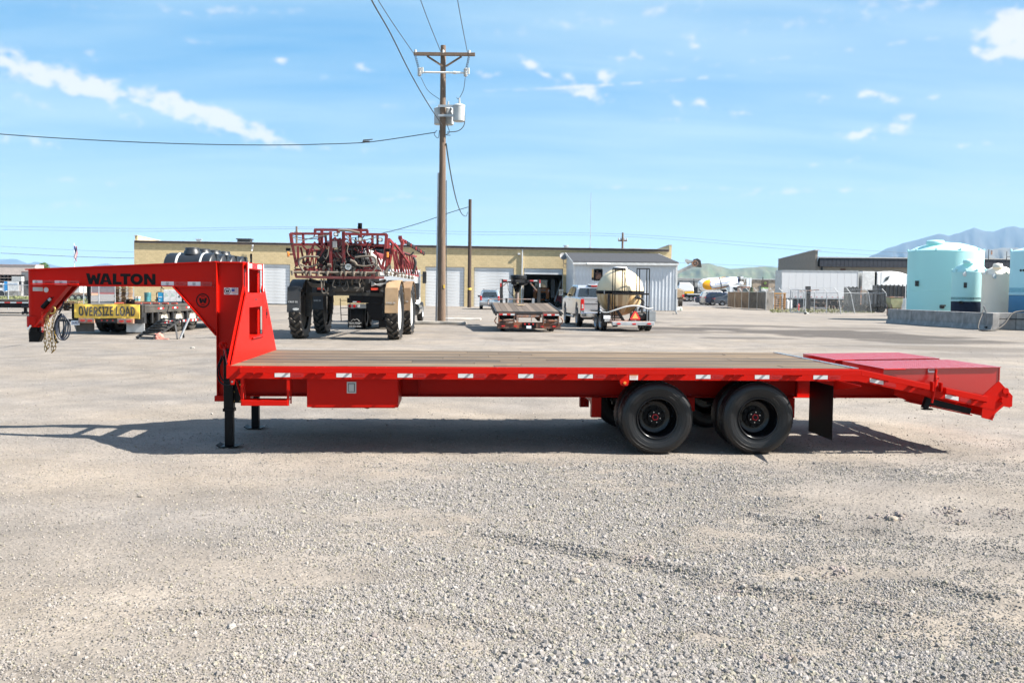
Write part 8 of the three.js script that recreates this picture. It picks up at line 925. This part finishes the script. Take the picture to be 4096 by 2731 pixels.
  const t3 = tank('cream tank with a domed top between the green tanks', 3995, 54.5, 0.88, 2.85, 0.5, [0.82, 0.76, 0.66], [-0.3, 0.4, 0.26]); part(t3, 'inlet_cap', [C(0.15, 0.1, -0.55, 2.75, 0.66, 'z', 18)], M.white);
  const t4 = tank('tall pale tank with a blue lower half cut off by the right edge', 4245, 51, 2.45, 4.0, 0.45, [0.54, 0.80, 0.84], [-1.3, 0.4, 0.5], 2.1, [0.10, 0.27, 0.46]); for (let i = 0; i < 8; i++) { const a2 = 2.95 - i * 0.075; part(t4, 'bolt', [S(0.06, 2.46 * Math.cos(a2), 3.0, 2.46 * Math.sin(a2), 10, 8)], M.dark); } part(t4, 'inlet_cap', [C(0.28, 0.08, -2.0, 3.55, 1.5, 'z', 20)], M.white);
  tank('pale tank beyond the right edge, throwing its shadow on the wall', 4560, 47, 2.4, 4.2, 0.5, [0.38, 0.66, 0.72], [0, 0, 0.5]);
  const ms = thing('roof_masts', 'thin dark masts and ladder on the warehouse roof right of the big tank', 'masts', [at(3935, 1050, 112).x, 5.4, -112]); for (const v of [0, 0.6, 2.7, 3.3]) part(ms, 'mast', [R([v, 0, 0], [v, v === 0.6 ? 1.5 : 1.3, 0], 0.04, 6)], M.dark); part(ms, 'antenna', [BB(0.85, 1.0, 0.9, 1.4, -0.05, 0.05)], M.rust); part(ms, 'rungs', [R([2.7, 0.3, 0], [3.3, 0.3, 0], 0.03), R([2.7, 0.7, 0], [3.3, 0.7, 0], 0.03)], M.dark);
  // stray stones on the yard
  [[769, 1392, 0.075, 'white stone lying alone behind the gooseneck'], [927, 2505, 0.03, 'small pale angular stone low at the left of the yard'], [560, 1985, 0.03, 'rounded tan stone left of the gravel'], [2390, 1998, 0.03, 'dark flat stone on the gravel below the wheels'], [2300, 2325, 0.045, 'pale wedge shaped stone in the middle gravel'], [3570, 2075, 0.05, 'pointed grey stone in the clods at the right'], [3810, 2032, 0.035, 'brown clod stone near the right edge'], [2105, 2250, 0.04, 'tan rounded stone in the middle gravel'], [950, 2155, 0.025, 'dark pebble left of the coarse gravel'], [3200, 2315, 0.035, 'tan pebble on the sandy strip at the right'], [2000, 2170, 0.03, 'long grey sliver stone in the gravel']].forEach(([x2, y2, s, label], i) => { const p = gnd(x2, y2), g3 = new THREE.IcosahedronGeometry(1, 2); bend(loose(g3), (v) => { const k3 = 1 + 0.45 * fbm(v.x * 1.4 + i * 3, v.y * 1.4, v.z * 1.4, 3); v.multiplyScalar(k3); v.y *= 0.7; }); const d = [[0.36, 0.35, 0.33], [0.29, 0.26, 0.22], [0.16, 0.155, 0.15]][i === 0 || i === 1 ? 0 : i === 3 || i === 8 || i === 10 ? 2 : 1]; single('stone', [loose(g3).scale(s * 0.85, s * 0.7, s * 0.7)], std(...d, 0.9, { map: rep(grimeTex, 5) }), label, 'stone', [p.x, groundHeight(p.x, p.z) + s * 0.18, p.z], i * 1.3); });
}
function P3w(px, py, d) { return at(px, py, d); }

renderer.render(scene, camera);
